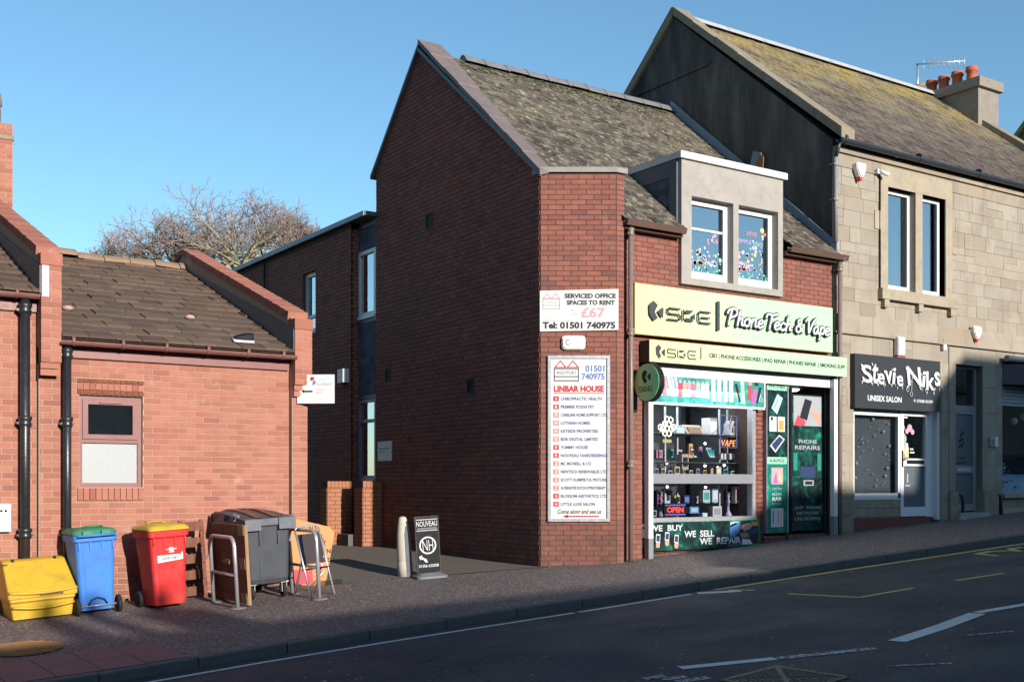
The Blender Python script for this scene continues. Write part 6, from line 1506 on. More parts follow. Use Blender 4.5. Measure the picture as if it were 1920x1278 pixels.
a, z = onY(1645, 326, YF); t = thing('security_camera', 'small pale camera on a bracket left of the upper sandstone window', 'camera', (a, YF, z)); MB().fbox(FF, a-.09, a-.02, z-.02, z+.06, .02, .08).build('bracket', M['white_plastic'], t); MB().tube([(a-.03, YF-.07, z+.03), (a+.10, YF-.17, z-.04)], .035, 10).build('camera_body', M['white_plastic'], t)
a, z = onY(1862, 829, YF-.03); t = thing('entry_keypad', 'grey and white entry phone on the stone pier right of the side door', 'entry phone', (a, YF-.03, z)); f = frY(YF-.03)
MB().fbox(f, a-.12, a-.02, z-.08, z+.10, 0, .03).build('keypad', M['p_grey'], t); MB().fbox(f, a+.0, a+.09, z-.08, z+.11, 0, .05).build('intercom', M['white_plastic'], t)
mm = MB()
for i in range(9): mm.fbox(f, a-.105+(i % 3)*.028, a-.088+(i % 3)*.028, z-.05+(i//3)*.04, z-.03+(i//3)*.04, .03, .034)
o = mm.build('keys', M['p_dark'], t); o['kind'] = 'stuff'
r_ = rectY(13.0, 1879, 680, 718, 1907); zt_, zb_ = r_[3], r_[2]
t = thing('florist_fascia', 'dark plum shop fascia with yellow flower print at the right edge', 'sign', (rs[0], 13.0, zb_)); b0 = rs[0]+.0; bx1 = b0+.42
MB().add([(b0, 13.14, zb_), (bx1, 12.86, zb_), (rs[1], 12.86, zb_), (rs[1], 13.14, zb_), (b0, 13.14, zt_), (bx1, 12.86, zt_), (rs[1], 12.86, zt_), (rs[1], 13.14, zt_)], [(3,2,1,0),(4,5,6,7),(0,1,5,4),(1,2,6,5),(2,3,7,6),(3,0,4,7)]).build('fascia_board', M['purple'], t)
f = frY(12.859); MB().fbox(f, bx1+.0, bx1+.03, zb_, zt_, 0, .004).build('edge_print', M['p_lil'], t)
for k, (x, z) in enumerate(((.14, .75), (.13, .28), (.35, .5), (.6, .7), (.7, .3), (1.0, .5))):
    m = MB(); c = bx1+x; zc_ = zb_+(zt_-zb_)*z
    for i in range(5): m.disc(f, c+.045*math.cos(i*1.257), zc_+.045*math.sin(i*1.257), .03, .0, .003, 8)
    m.build('flower_print', M['p_yel' if k % 2 else 'p_lil'], t)
# tree and baubles in that window
tx_ = rs[0]+.62; t = thing('christmas_tree', 'decorated artificial fir tree in the right hand shop window', 'christmas tree', (tx_, 13.8, 1.7))
pr = random.Random(2); m = MB(); bl = {}
for k in range(520):
    h = pr.random()**1.2; R_ = .55*(1-h)+.04; an = pr.uniform(0, 6.28); rr = R_*pr.uniform(.5, 1); x, y, z = tx_+rr*math.cos(an), 13.85+rr*.6*math.sin(an), 1.75+h*1.15; L = .09
    d_ = Vector((math.cos(an), .6*math.sin(an), pr.uniform(-.5, .3))).normalized()*L; s_ = Vector((-d_.y, d_.x, .02))*.25; p = Vector((x, y, z)); m.add([p-s_, p+d_, p+s_], [(0, 1, 2)])
    if k % 4 == 0: bl.setdefault(pr.choice(('p_white', 'p_yel', 'p_red', 'p_mag', 'p_tan', 'p_sky')), []).append((x+d_.x, y+d_.y-.02, z))
o = m.build('foliage', M['leaf_dark'], t); o['kind'] = 'stuff'
for c, L in bl.items():
    m = MB()
    for p in L: m.lathe([(.006, -.025), (.02, -.015), (.026, 0), (.02, .015), (.006, .025)], p, 7)
    o = m.build('baubles', M[c], t); o['kind'] = 'stuff'
for k, (px, py) in enumerate(((1901, 790), (1919, 782))):
    X, z = onY(px, py, 13.55); t = thing('paper_globe', ('white paper globe hanging left of the decorated fir tree','white paper globe above the fir tree, cut by the frame edge')[k], 'ornament', (X, 13.55, z), 'paper globes'); MB().lathe([(.01, -.08), (.05, -.065), (.075, -.03), (.08, 0), (.075, .03), (.05, .065), (.01, .08)], (X, 13.55, z), 16).build('globe', M['p_white'], t); MB().tube([(X, 13.55, z+.08), (X, 13.55, z+.5)], .003, 5).build('string', M['p_grey'], t)
t = thing('window_cloth', 'pale blue draped cloth along the bottom of the right hand shop window', 'cloth', (rs[0]+.1, 13.5, 1.68)); m = MB(); n = 26
for i in range(n):
    a0, a1 = rs[0]+.06+2.4*i/n, rs[0]+.06+2.4*(i+1)/n; y0, y1 = 13.45+.02*math.sin(i*1.7), 13.45+.02*math.sin((i+1)*1.7); zt0, zt1 = 1.98+.03*math.sin(i*.9), 1.98+.03*math.sin((i+1)*.9)
    m.add([(a0, y0, 1.66), (a1, y1, 1.66), (a1, y1+.1, zt1), (a0, y0+.1, zt0), (a1, y1+.5, zt1), (a0, y0+.5, zt0)], [(0,1,2,3),(3,2,4,5)], True)
m.build('drape', M['p_sky'], t)
# television aerial
X, Y, Z0 = 23.3, SR, SZ
t = thing('tv_aerial', 'metal television aerial on a mast by the chimney pots', 'aerial', (X, Y, Z0)); zt = EYE+(HOR-120)*(X*ST+Y*CT)/FPX
MB().tube([(X, Y, Z0-.3), (X, Y, zt)], .025, 8).build('mast', M['steel'], t); MB().tube([(X-.05, Y, zt-.02), (X+.62, Y-.86, zt-.07)], .018, 6).build('boom', M['steel'], t)
for i in range(9):
    u = .12+.86*i/8; p = Vector((X+.62*u, Y-.86*u, zt-.02-.05*u)); h = .26 if i == 0 else .10+.01*i
    MB().tube([p-Vector((0, 0, h)), p+Vector((0, 0, h))], .010, 5).build('element', M['steel'], t)
MB().tube([(X-.06, Y, zt-.55), (X+.12, Y-.1, zt-.5)], .05, 8).build('clamp', M['ridge_l'], t)
# loose metal plate against the black gable
X = 15.40; y, z = onX(1412, 312, X)
t = thing('metal_plate', 'tilted rusty metal plate leaning on the black gable above the dormer', 'metal plate', (X, y, z)); f = frX(X)
MB().prism(f, [(-y-.10, z-.1), (-y+.10, z-.12), (-y+.22, z+.20), (-y+.02, z+.28)], .0, .02).build('plate', plain('blue_grey_metal', (.22,.25,.31), .4, .3, 5), t); MB().prism(f, [(-y+.08, z-.14), (-y+.27, z-.14), (-y+.29, z+.10), (-y+.21, z+.18), (-y+.11, z+.05)], .02, .035).build('rust_patch', M['rust'], t)
# ================================================================ bins, rails and boards on the pavement
def local(name, label, cat, group=None): return thing(name, label, cat, (0, 0, 0), group)
def place(t, x, y, rz=0.0, tilt=True, z=None, lean=None):
    t.location = (x, y, g(x, y) if z is None else z)
    t.rotation_mode = 'QUATERNION'
    Q = Matrix.Rotation(-math.atan(.06) if tilt else 0, 3, 'Y') @ Matrix.Rotation(rz, 3, 'Z')
    if lean is not None: Q = Q @ Matrix.Rotation(lean[1], 3, lean[0])
    t.rotation_quaternion = Q.to_quaternion()
def rrect(w_, d_, cx, cy, z, r, n=3):
    P = []
    for sx, sy, a0 in ((1, 1, 0), (-1, 1, 1), (-1, -1, 2), (1, -1, 3)):
        for k in range(n+1):
            a = (a0+k/n)*math.pi/2; P.append((cx+sx*(w_/2-r)+r*math.cos(a), cy+sy*(d_/2-r)+r*math.sin(a), z))
    return P
def loft(mb, rings, cap0=True, cap1=True, smooth=False):
    n = len(rings[0]); vs = [p for r in rings for p in r]; fs = []
    for i in range(len(rings)-1):
        for k in range(n): a = i*n+k; b = i*n+(k+1) % n; fs.append((a, b, b+n, a+n))
    if cap0: fs.append(tuple(range(n-1, -1, -1)))
    if cap1: fs.append(tuple(range((len(rings)-1)*n, len(rings)*n)))
    return mb.add(vs, fs, smooth)
def wheel(mb, x, y, z, r, w_):
    return mb.tube([(x-w_/2, y, z), (x-w_/2+.008, y, z), (x+w_/2-.008, y, z), (x+w_/2, y, z)], [r*.86, r, r, r*.86], 20)
def wheelie(label, body, lid, w_=.50, d_=.56, h_=.98, front=True):
    t = local('wheelie_bin', label, 'bin')
    m = MB(); loft(m, [rrect(w_*.80, d_*.70, 0, -d_*.03, .05, .05), rrect(w_*.82, d_*.73, 0, -d_*.03, .16, .05), rrect(w_*.94, d_*.93, 0, 0, h_-.12, .05), rrect(w_*.95, d_*.95, 0, 0, h_-.08, .05)])
    loft(m, [rrect(w_*.98, d_*.99, 0, 0, h_-.10, .05), rrect(w_*1.03, d_*1.04, 0, 0, h_-.085, .05), rrect(w_*1.04, d_*1.05, 0, 0, h_-.02, .05), rrect(w_*1.0, d_*1.0, 0, 0, h_-.01, .05)])
    o = m.build('body', body, t)
    MR = MB()       # raised panel and ribs on both faces
    for s_ in (-1, 1):
        m = MB()
        def yy(z): return s_*(d_*.70/2+(z-.05)/(h_-.17)*(d_*.23/2))+(-d_*.03*(1-(z-.05)/(h_-.17)))
        za, zb_ = .20, h_-.14
        m.add([(-w_*.26, yy(za)+s_*.006, za), (w_*.26, yy(za)+s_*.006, za), (w_*.31, yy(zb_)+s_*.006, zb_), (-w_*.31, yy(zb_)+s_*.006, zb_)], [(0,1,2,3) if s_ < 0 else (3,2,1,0)])
        for x in (-.40, -.14, .14, .40): MR.box(w_*x-.008, w_*x+.008, min(yy(h_-.2), s_*d_*.5), max(yy(h_-.2), s_*d_*.5), h_-.19, h_-.09)
        sub(m, 'raised_panel', body, o)
    sub(MR, 'ribs', body, o)['kind'] = 'stuff'
    m = MB(); loft(m, [rrect(w_*1.05, d_*1.06, 0, -.01, h_-.008, .05), rrect(w_*1.06, d_*1.07, 0, -.01, h_+.012, .05), rrect(w_*.96, d_*.94, 0, 0, h_+.045, .06), rrect(w_*.60, d_*.62, 0, .02, h_+.070, .08)], smooth=False)
    l = m.build('lid', lid, t)
    m = MB().tube([(-w_*.2, d_*.10, h_+.06), (-w_*.2, d_*.36, h_+.085), (w_*.2, d_*.36, h_+.085), (w_*.2, d_*.10, h_+.06)], .012, 6); sub(m, 'lid_rib', lid, l)
    m = MB().tube([(-w_*.44, d_*.50, h_-.03), (-w_*.44, d_*.62, h_-.02), (w_*.44, d_*.62, h_-.02), (w_*.44, d_*.50, h_-.03)], .015, 8); m.build('handle', body, t)
    m = MB()
    for x in (-w_*.22, w_*.22): m.box(x-.05, x+.05, d_*.50, d_*.60, h_-.02, h_+.035)
    sub(m, 'hinge', lid, l)
    for x in (-w_*.49, w_*.49): wheel(MB(), x, d_*.36, .105, .105, .05).build('wheel', M['rubber'], t)
    MB().tube([(-w_*.5, d_*.36, .105), (w_*.5, d_*.36, .105)], .011, 8).build('axle', M['steel'], t)
    m = MB().tube([(-w_*.22, d_*.36, .10)]+[(-w_*.22*math.cos(a), d_*.37, .10+.10*math.sin(a)) for a in (.3, .8, 1.57, 2.3, 2.8)]+[(w_*.22, d_*.36, .10)], .008, 6); m.build('foot_bar', M['black'], t)
    return t, o
t, o = wheelie('blue wheelie bin with dark green lid, wheel side facing the road', M['bin_blue'], M['bin_green'])
place(t, 3.545, 14.46, math.pi+.02)
t, o = wheelie('red wheelie bin with yellow lid and white sticker on its front', M['bin_red'], M['bin_yellow'])
f = Fr((0, -.262, 0), (0, -1, 0)); k_ = .07
sub(MB().fquad(Fr((0, -.243, 0), (0, -1, 0)), [(-.16, .575), (.17, .60), (.17, .69), (-.16, .665)], -.02, .012), 'sticker', M['white'], o)
tt = lettering(None, 'GLASS ONLY', Fr((0, -.256, 0), (0, -1, 0)), -.10, .11, .612, .645, .003, M['bin_green'], bold=.01); tt.parent = o
mm = MB().disc(Fr((0, -.262, 0), (0, -1, 0)), .02, .735, .026, -.01, .004, 14, 1.4).fbox(Fr((0, -.262, 0), (0, -1, 0)), -.05, .09, .732, .74, -.01, .003).fbox(Fr((0, -.262, 0), (0, -1, 0)), -.015, .055, .695, .706, -.01, .003); sub(mm, 'emblem', M['p_white'], o)
place(t, 4.35, 14.26, .10)
# yellow grit bin
t = local('grit_bin', 'yellow plastic grit bin with sloping lid against the brick wall', 'grit bin')
m = MB(); w_ = .72
def gp(z, yf, yb, ww, r=.03): return rrect(ww, yb-yf, 0, (yf+yb)/2, z, r)
loft(m, [gp(.02, -.26, .30, w_*.93), gp(.24, -.30, .31, w_), gp(.27, -.33, .32, w_*1.03), gp(.31, -.33, .32, w_*1.03)])
m.build('body', M['grit'], t)
m = MB(); loft(m, [gp(.31, -.355, .33, w_*1.08), gp(.36, -.365, .33, w_*1.09), gp(.40, -.35, .33, w_*1.07), gp(.78, .06, .33, w_*.99), gp(.80, .12, .32, w_*.95)]); l = m.build('lid', M['grit'], t)
m = MB(); n = 12     # bowed lip across the lid
pts = [(-w_*.53+w_*1.06*i/n, -.368-.02*math.sin(math.pi*i/n), .40-.03*math.sin(math.pi*i/n)) for i in range(n+1)]; m.tube(pts, .02, 8); sub(m, 'lip', M['grit'], l)
pts = [(-w_*.48+w_*.96*i/n, -.335, .20-.04*math.sin(math.pi*i/n)) for i in range(n+1)]; MB().tube(pts, .018, 8).build('moulded_rib', M['grit'], t)
MB().box(-.04, .22, -.385, -.362, .335, .35).box(.20, .215, -.39, -.362, .33, .37).build('catch', M['brown_gut'], t)
for x in (-.24, .24): sub(MB().box(x-.015, x+.015, .055, .09, .77, .815), 'hinge', M['black'], l)
sub(MB().fbox(Fr((0, .02, 0), (0, -1, 0)), -.36, -.31, .74, .76, -.02, .008), 'mark', M['p_dark'], l)
place(t, 2.93, 14.60, .0); t.scale = (1, 1, .87)
# large four wheeled bin
t = local('wheeled_container', 'large charcoal four wheeled rubbish container with scuffed lid', 'bin')
W, D, H = .60, 1.12, 1.06
m = MB(); loft(m, [rrect(W*.86, D*.86, 0, 0, .20, .05), rrect(W*.9, D*.9, 0, 0, .26, .05), rrect(W*.98, D*.98, 0, 0, H-.12, .04), rrect(W*.98, D*.98, 0, 0, H-.10, .04)]); o = m.build('body', M['bin_grey'], t)
m = MB(); m.hexa([(-W*.22, -.512, .28), (W*.17, -.512, .28), (W*.17, -.45, .28), (-W*.22, -.45, .28), (-W*.22, -.526, .50), (W*.17, -.526, .50), (W*.17, -.45, .50), (-W*.22, -.45, .50)]); m.box(-W*.22, -W*.19, -D*.5-.005, -D*.4, H-.36, H-.1); m.box(W*.19, W*.22, -D*.5-.005, -D*.4, H-.36, H-.1); sub(m, 'moulded_panel', M['bin_grey'], o)
m = MB(); loft(m, [rrect(W*1.0, D*1.0, 0, 0, H-.13, .04), rrect(W*1.08, D*1.06, 0, 0, H-.11, .04), rrect(W*1.09, D*1.07, 0, 0, H-.03, .04), rrect(W*1.02, D*1.02, 0, 0, H-.02, .04)])
m.box(-W*.55, -W*.2, -D*.53-.03, -D*.5, H-.17, H-.03).box(W*.2, W*.58, -D*.53-.03, -D*.5, H-.17, H-.03); m.build('rim', M['bin_scuff'], t)
m = MB(); n = 8; prof = []
for i in range(n+1):
    u = i/n; y = -D*.52+D*1.04*u; z = H-.015+.085*math.sin(math.pi*min(1, u*1.15)*.55); prof.append((y, z))
vs = [(x, y, z-abs(x/W)**2*.10) for y, z in prof for x in (-W*.55, -W*.3, 0, W*.3, W*.55)]+[(x, y, H-.03) for y, z in (prof[0], prof[-1]) for x in (-W*.55, W*.55)]
fs = [(i*5+k, i*5+k+1, i*5+k+6, i*5+k+5) for i in range(n) for k in range(4)]; m.add(vs, fs); b = (n+1)*5
m.add([vs[0], vs[4], vs[b+1], vs[b]], [(3,2,1,0)]); m.add([vs[n*5+4], vs[n*5], vs[b+2], vs[b+3]], [(3,2,1,0)])
m.add([vs[i*5] for i in range(n+1)]+[vs[b+2], vs[b]], [tuple(range(n+3))]); m.add([vs[i*5+4] for i in range(n+1)]+[vs[b+3], vs[b+1]], [tuple(range(n+2, -1, -1))])
l = m.build('lid', M['bin_grey'], t)
m = MB()
for x in (-.12, .10): m.add([(x-.05, p[0], p[1]-abs((x-.05)/W)**2*.10+.012) for p in prof]+[(x+.05, p[0], p[1]-abs((x+.05)/W)**2*.10+.012) for p in prof], [(i, i+n+1, i+n+2, i+1) for i in range(n)])
sub(m, 'lid_rib', plain('rusty_brown_lid_stripe', (.20,.09,.06), .6, .25, 8), l)
m = MB().box(-W*.60, -W*.54, -.30, -.18, H-.05, H+.05).box(-W*.60, -W*.54, .05, .17, H-.05, H+.05).tube([(-W*.58, -.45, H+.02), (-W*.58, .4, H+.05)], .018, 8); sub(m, 'lid_hinge', M['bin_scuff'], l)
m = MB().box(W*.54, W*.66, -.42, -.25, H-.09, H-.03).tube([(W*.5, -.35, H-.02), (W*.72, -.38, H-.04)], .02, 8); m.build('lifting_lug', M['bin_scuff'], t)
for x, y in ((-W*.36, -D*.38), (W*.36, -D*.38), (-W*.36, D*.38), (W*.36, D*.38)):
    o = wheel(MB(), x, y+.03, .09, .09, .05).build('wheel', M['rubber'], t); sub(MB().box(x-.035, x-.028, y-.02, y+.06, .07, .21).box(x+.028, x+.035, y-.02, y+.06, .07, .21).box(x-.05, x+.05, y-.04, y+.06, .19, .21), 'castor_fork', M['steel'], o)
place(t, 5.56, 14.28, .0)
# brown timber frame leaning by the container
t = local('timber_panel', 'stained brown timber panel with battens standing on edge beside the container', 'timber panel')
W, H = 1.18, 1.00; f = Fr((0, 0, 0), (0, -1, 0))
MB().fbox(f, -W/2, W/2, .06, H-.04, -.02, .0).build('board', M['wood'], t)
for q in ((-W/2, W/2, H-.12, H), (-W/2, W/2, .03, .13)): MB().fbox(f, *q, -.03, .018).build('rail', M['wood'], t)
MB().fbox(f, W/2-.20, W/2, .13, H-.12, -.03, .012).build('batten', M['wood'], t)
MB().fbox(f, -W/2, -W/2+.07, .13, H-.12, -.03, .018).build('batten', M['wood'], t)
for z in (.03, .46, H-.13): MB().fbox(f, W/2-.19, W/2-.005, z, z+.13, .0185, .024).build('bare_patch', M['wood_raw_lit'], t)
MB().fbox(f, W/2+.001, W/2+.012, .02, H, -.03, .012).build('lit_edge_strip', M['wood_raw_lit'], t)  # paler timber colour stands in for sun on the near edge
MB().prism(f, [(-.18, .52), (.10, .50), (.12, .55), (-.05, .57)], .0, .05).build('cleat', M['wood_raw_lit'], t)
place(t, 5.10, 13.92, -math.pi/2, True)
t = local('timber_panel', 'second slatted timber frame in shade behind the stained brown panel', 'timber panel')
for i in range(5): MB().fbox(f, -.28, .06, .05+i*.21, .17+i*.21, -.02, .0).build('slat', M['wood'], t)
for x in (-.26, .02): MB().fbox(f, x, x+.05, .0, 1.03, -.06, -.021).build('upright', M['wood'], t)
place(t, 4.94, 14.55, .0)
# steel hoops
def hoop(label, length, h_, mid, wd=.024):
    t = local('steel_hoop', label, 'rail', 'galvanised steel hoop rails'); r = .12; L = length
    pts = [(0, 0, -.05), (0, 0, h_-r)]+[(0, r-r*math.cos(a), h_-r+r*math.sin(a)) for a in (.4, .8, 1.2, 1.57)]+[(0, L-r+r*math.sin(a), h_-r+r*math.cos(a)) for a in (0, .4, .8, 1.2, 1.57)]+[(0, L, -.05)]
    MB().tube(pts, wd, 12).build('hoop_tube', M['steel'], t)
    if mid: MB().tube([(0, .02, mid), (0, L-.02, mid)], wd*.8, 10).build('cross_bar', M['steel'], t)
    m = MB()
    for y in (0, L): m.lathe([(.11, .0), (.10, .012), (.05, .016)], (0, y, 0), 12)
    m.build('concrete_footing', M['slab_grey'], t); return t
place(hoop('steel hoop rail with a cross bar in front of the timber panel', .86, .86, .40), 4.955, 13.33, 0)
place(hoop('steel hoop rail just right of the charcoal container', .86, .86, .40), 5.98, 13.22, 0)
place(hoop('tall steel hoop rail carrying the orange board by the passage', 1.0, .78, None), 6.82, 14.88, 0)
# folding chair
t = local('folding_chair', 'folded chair with silver tube legs and dark brown back beside the container', 'chair')
for x in (-.19, .19):
    MB().tube([(x, -.16, .0), (x, .10, .86)], .013, 8).build('leg', M['steel'], t); MB().tube([(x*.92, .22, .0), (x*.92, .0, .50)], .011, 8).build('leg', M['steel'], t)
MB().tube([(-.19, .10, .86), (-.15, .112, .895), (.15, .112, .895), (.19, .10, .86)], .013, 8).build('top_rail', M['steel'], t)
m = MB(); m.hexa([(-.18, -.02, .42), (.18, -.02, .42), (.18, .0, .42), (-.18, .0, .42), (-.18, .085, .80), (.18, .085, .80), (.18, .105, .80), (-.18, .105, .80)]); m.build('back_pad', plain('dark_brown_vinyl', (.055,.04,.04), .35, .2, 5), t)
MB().tube([(-.19, -.06, .36), (.19, -.06, .36)], .011, 8).build('brace', M['black'], t)
MB().tube([(-.19, -.03, .40), (-.17, .18, .04)], .009, 6).build('strut', M['steel'], t); MB().tube([(.19, -.05, .36), (.0, .1, .10)], .009, 6).build('strut', M['steel'], t)
place(t, 6.10, 13.62, .25)
# orange A board
t = local('orange_board', 'orange advertising board with black lettering tipped against the tall hoop rail', 'sign')
f = Fr((0, 0, 0), (0, -1, 0)); m = MB()
m.prism(f, [(-.30, .12), (-.20, .02), (.10, .0), (.14, .10), (.28, .72), (.22, .80), (-.24, .94), (-.32, .88)], -.015, 0); m.build('board_panel', M['orange'], t)
for k, (ch, a, z, rz) in enumerate((('J', -.08, .77, 0), ('U', -.02, .74, 0), ('N', .035, .69, 0), ('K', .08, .63, 0), ('Y', .10, .55, 0))): lettering(t, ch, f, a, a+.055, z, z+.075, .001, M['ink'], bold=.02, shear=-.25)
lettering(t, 'N', f, .16, .215, .44, .50, .001, M['ink'], bold=.03); lettering(t, 'Z', f, .15, .20, .32, .38, .001, M['ink'], bold=.03)
for z in (.25, .18, .12): lettering(t, 'menu', f, -.02, .09, z, z+.035, .001, M['p_red'])
MB().fbox(f, -.30, -.05, .04, .24, .0005, .003).build('red_print', M['p_red'], t)
MB().box(-.25, .35, .0, .12, -.01, .07).build('rubber_foot', M['rubber'], t)
place(t, 6.52, 14.50, -.40, True, None, ('X', -.10))
# bollard
bx, by = 7.86, 14.42
t = local('bollard', 'cream bullet shaped stone bollard with grey flat strip in the passage mouth', 'bollard'); H = .86
pr = [(.108, -.03), (.110, .20), (.106, .21), (.102, .225), (.106, .24), (.107, .26), (.104, .45), (.092, .62), (.072, .76), (.058, .83), (.048, .855), (.02, .865)]
MB().lathe(pr, (0, 0, 0), 24).build('bollard_post', M['bollard'], t)
m = MB(); cut_ = [(.1, 0.0), (.104, .2), (.1, .225), (.103, .26), (.1, .45), (.089, .62), (.072, .735)]; a0 = -TH-1.57+.62
vs = []
for i, (r_, z) in enumerate(cut_):
    wv = .34 if i < 6 else .05
    for da in (-wv, 0, wv): vs.append(((r_+.012)*math.cos(a0+da), (r_+.012)*math.sin(a0+da), z))
m.add(vs, [(i*3+k, i*3+k+1, i*3+k+4, i*3+k+3) for i in range(6) for k in (0, 1)]); m.build('painted_strip', M['bollard_grey'], t); place(t, bx, by, 0)
# black pavement sign
t = local('pavement_sign', 'black swing pavement sign for a hair salon on a grey base', 'sign'); f = Fr((0, 0, 0), (0, -1, 0)); W = .165
MB().fbox(f, -W, W, .08, .86, -.02, 0).build('sign_panel', M['black'], t); MB().fbox(f, -W-.008, -W, .06, .865, -.025, .006).fbox(f, W, W+.008, .06, .865, -.025, .006).fbox(f, -W, W, .86, .868, -.025, .006).build('frame', M['black_iron'], t)
m = MB(); loft(m, [rrect(.46, .42, 0, 0, 0, .08), rrect(.46, .42, 0, 0, .03, .08), rrect(.30, .2, 0, 0, .07, .06)]); m.build('base', plain('grey_rubber_base', (.16,.17,.18), .6, .2, 6), t)
for z in (.815, .66): MB().fbox(f, -W+.01, W-.01, z, z+.014, 0, .002).build('rule_line', M['p_grey'], t)
lettering(t, 'NOUVEAU', f, -W+.012, W-.012, .725, .80, .001, M['p_white'], bold=.0); lettering(t, 'HAIRDRESSING', f, -W+.02, W-.02, .685, .708, .001, M['p_grey'], bold=.01)
MB().ring(f, 0, .455, .105, .125, .002, 28, 1.0).build('emblem_ring', M['p_white'], t); lettering(t, 'NH', f, -.08, .08, .38, .53, .003, M['p_white'], bold=-.01, shear=-.08)
MB().prism(f, [(-.14, .30), (-.09, .32), (-.095, .295), (-.03, .26), (-.01, .21), (-.05, .22), (-.07, .25), (-.105, .265), (-.115, .25)], 0, .002).build('arrow', M['p_white'], t)
lettering(t, '01506 632058', f, -W+.02, W-.02, .145, .185, .001, M['p_white'], bold=.01); place(t, 8.06, 14.08, -.25)
# wall ashtray at the left edge
z1 = EYE+(HOR-946)*14.0/FPX; z0 = EYE+(HOR-995)*14.0/FPX; a1 = onY(20, 960, 14.9)[0]
t = thing('wall_ashtray', 'white metal wall ashtray with three black holes at the left edge', 'ashtray', (a1, 14.95, z0)); f = frY(14.9)
MB().fbox(f, a1-.26, a1, z0, z1, -.1, 0).build('ashtray_box', M['white_plastic'], t); MB().fbox(f, a1-.27, a1+.004, z1, z1+.012, -.1, .012).build('ashtray_lid', M['white_plastic'], t)
m = MB()
for k in range(3): MB().disc(f, a1-.055-k*.05, z1-.07, .016, .0005, .002, 12).build('hole', M['black'], t)
MB().disc(f, a1-.06, z0+.035, .010, .0005, .004, 8).build('lock', M['p_grey'], t)
# shoe and stones on the tiled roof
s_ = .3975
p = onSlope(457, 640, 14.70, 3.66, s_); t = thing('shoe', 'black canvas shoe with white sole lying on the brown tiled roof', 'shoe', tuple(p))
m = MB(); L = .29
def shoe_ring(u, wv, z0, z1): return [(p.x-.15+L*u, p.y-wv, p.z+z0-wv*s_), (p.x-.15+L*u, p.y+wv, p.z+z0+wv*s_), (p.x-.15+L*u, p.y+wv*.8, p.z+z1+wv*s_), (p.x-.15+L*u, p.y-wv*.8, p.z+z1-wv*s_)]
loft(MB(), [shoe_ring(0, .03, .0, .03), shoe_ring(.12, .05, .0, .032), shoe_ring(.4, .048, .0, .03), shoe_ring(.8, .045, 0, .03), shoe_ring(1, .03, 0, .03)]).build('sole', M['white'], t)
loft(MB(), [shoe_ring(.03, .022, .03, .05), shoe_ring(.14, .042, .03, .065), shoe_ring(.4, .042, .03, .085), shoe_ring(.62, .04, .03, .105), shoe_ring(.9, .038, .03, .11), shoe_ring(.98, .026, .03, .115)]).build('upper', M['black'], t)
for px, py, lb in ((127, 580, 'pink rounded stone near the left gable on the brown tiled roof'), (356, 597, 'pink rounded stone in the middle of the brown tiled roof')):
    p = onSlope(px, py, 14.70, 3.66, s_); m = MB().lathe([(.03, 0), (.07, .02), (.075, .04), (.05, .065), (.015, .075)], (p.x, p.y, p.z-.02), 12); solo(m, 'stone', plain('pink_stone', (.45,.29,.24), .85, .15, 8, .4), lb, 'stone', tuple(p), 'stones lying on the tiled roof')
# fallen leaves and weeds along the walls
m = MB(); lr = random.Random(4)
for k in range(70):
    X = lr.uniform(3.2, 8.8); Y = lr.choice((lr.uniform(14.5, 14.85), lr.uniform(10.6, 14.2))) if X < 6.3 else lr.uniform(11, 15.5); a = lr.uniform(0, 6.28); s = lr.uniform(.012, .03); z = g(X, Y)+.012
    m.add([(X+s*math.cos(a), Y+s*math.sin(a), z), (X-s*.5*math.sin(a), Y+s*.5*math.cos(a), z+.006), (X-s*math.cos(a), Y-s*math.sin(a), z), (X+s*.5*math.sin(a), Y-s*.5*math.cos(a), z+.004)], [(0,1,2,3)])
o = struct(m, 'fallen_leaves', plain('dry_leaf', (.22,.13,.06), .8, .4, 12), 'stuff')
m = MB()
for x0, x1, Y, n in ((16.0, 17.6, 13.10, 60), (4.5, 6.3, 14.72, 90), (10.9, 11.3, 13.0, 12), (18.0, 18.3, 13.1, 20), (3.9, 4.4, 14.75, 30)):
    for k in range(n):
        X = lr.uniform(x0, x1); y = Y-lr.uniform(0, .06); a = lr.uniform(0, 6.28); h = lr.uniform(.02, .07); z = g(X, y)
        m.add([(X-.006, y, z), (X+.006, y, z), (X+.03*math.cos(a), y+.02*math.sin(a), z+h)], [(0, 1, 2)])
struct(m, 'weeds', plain('weed_green', (.07,.09,.025), .8, .4, 12), 'stuff')
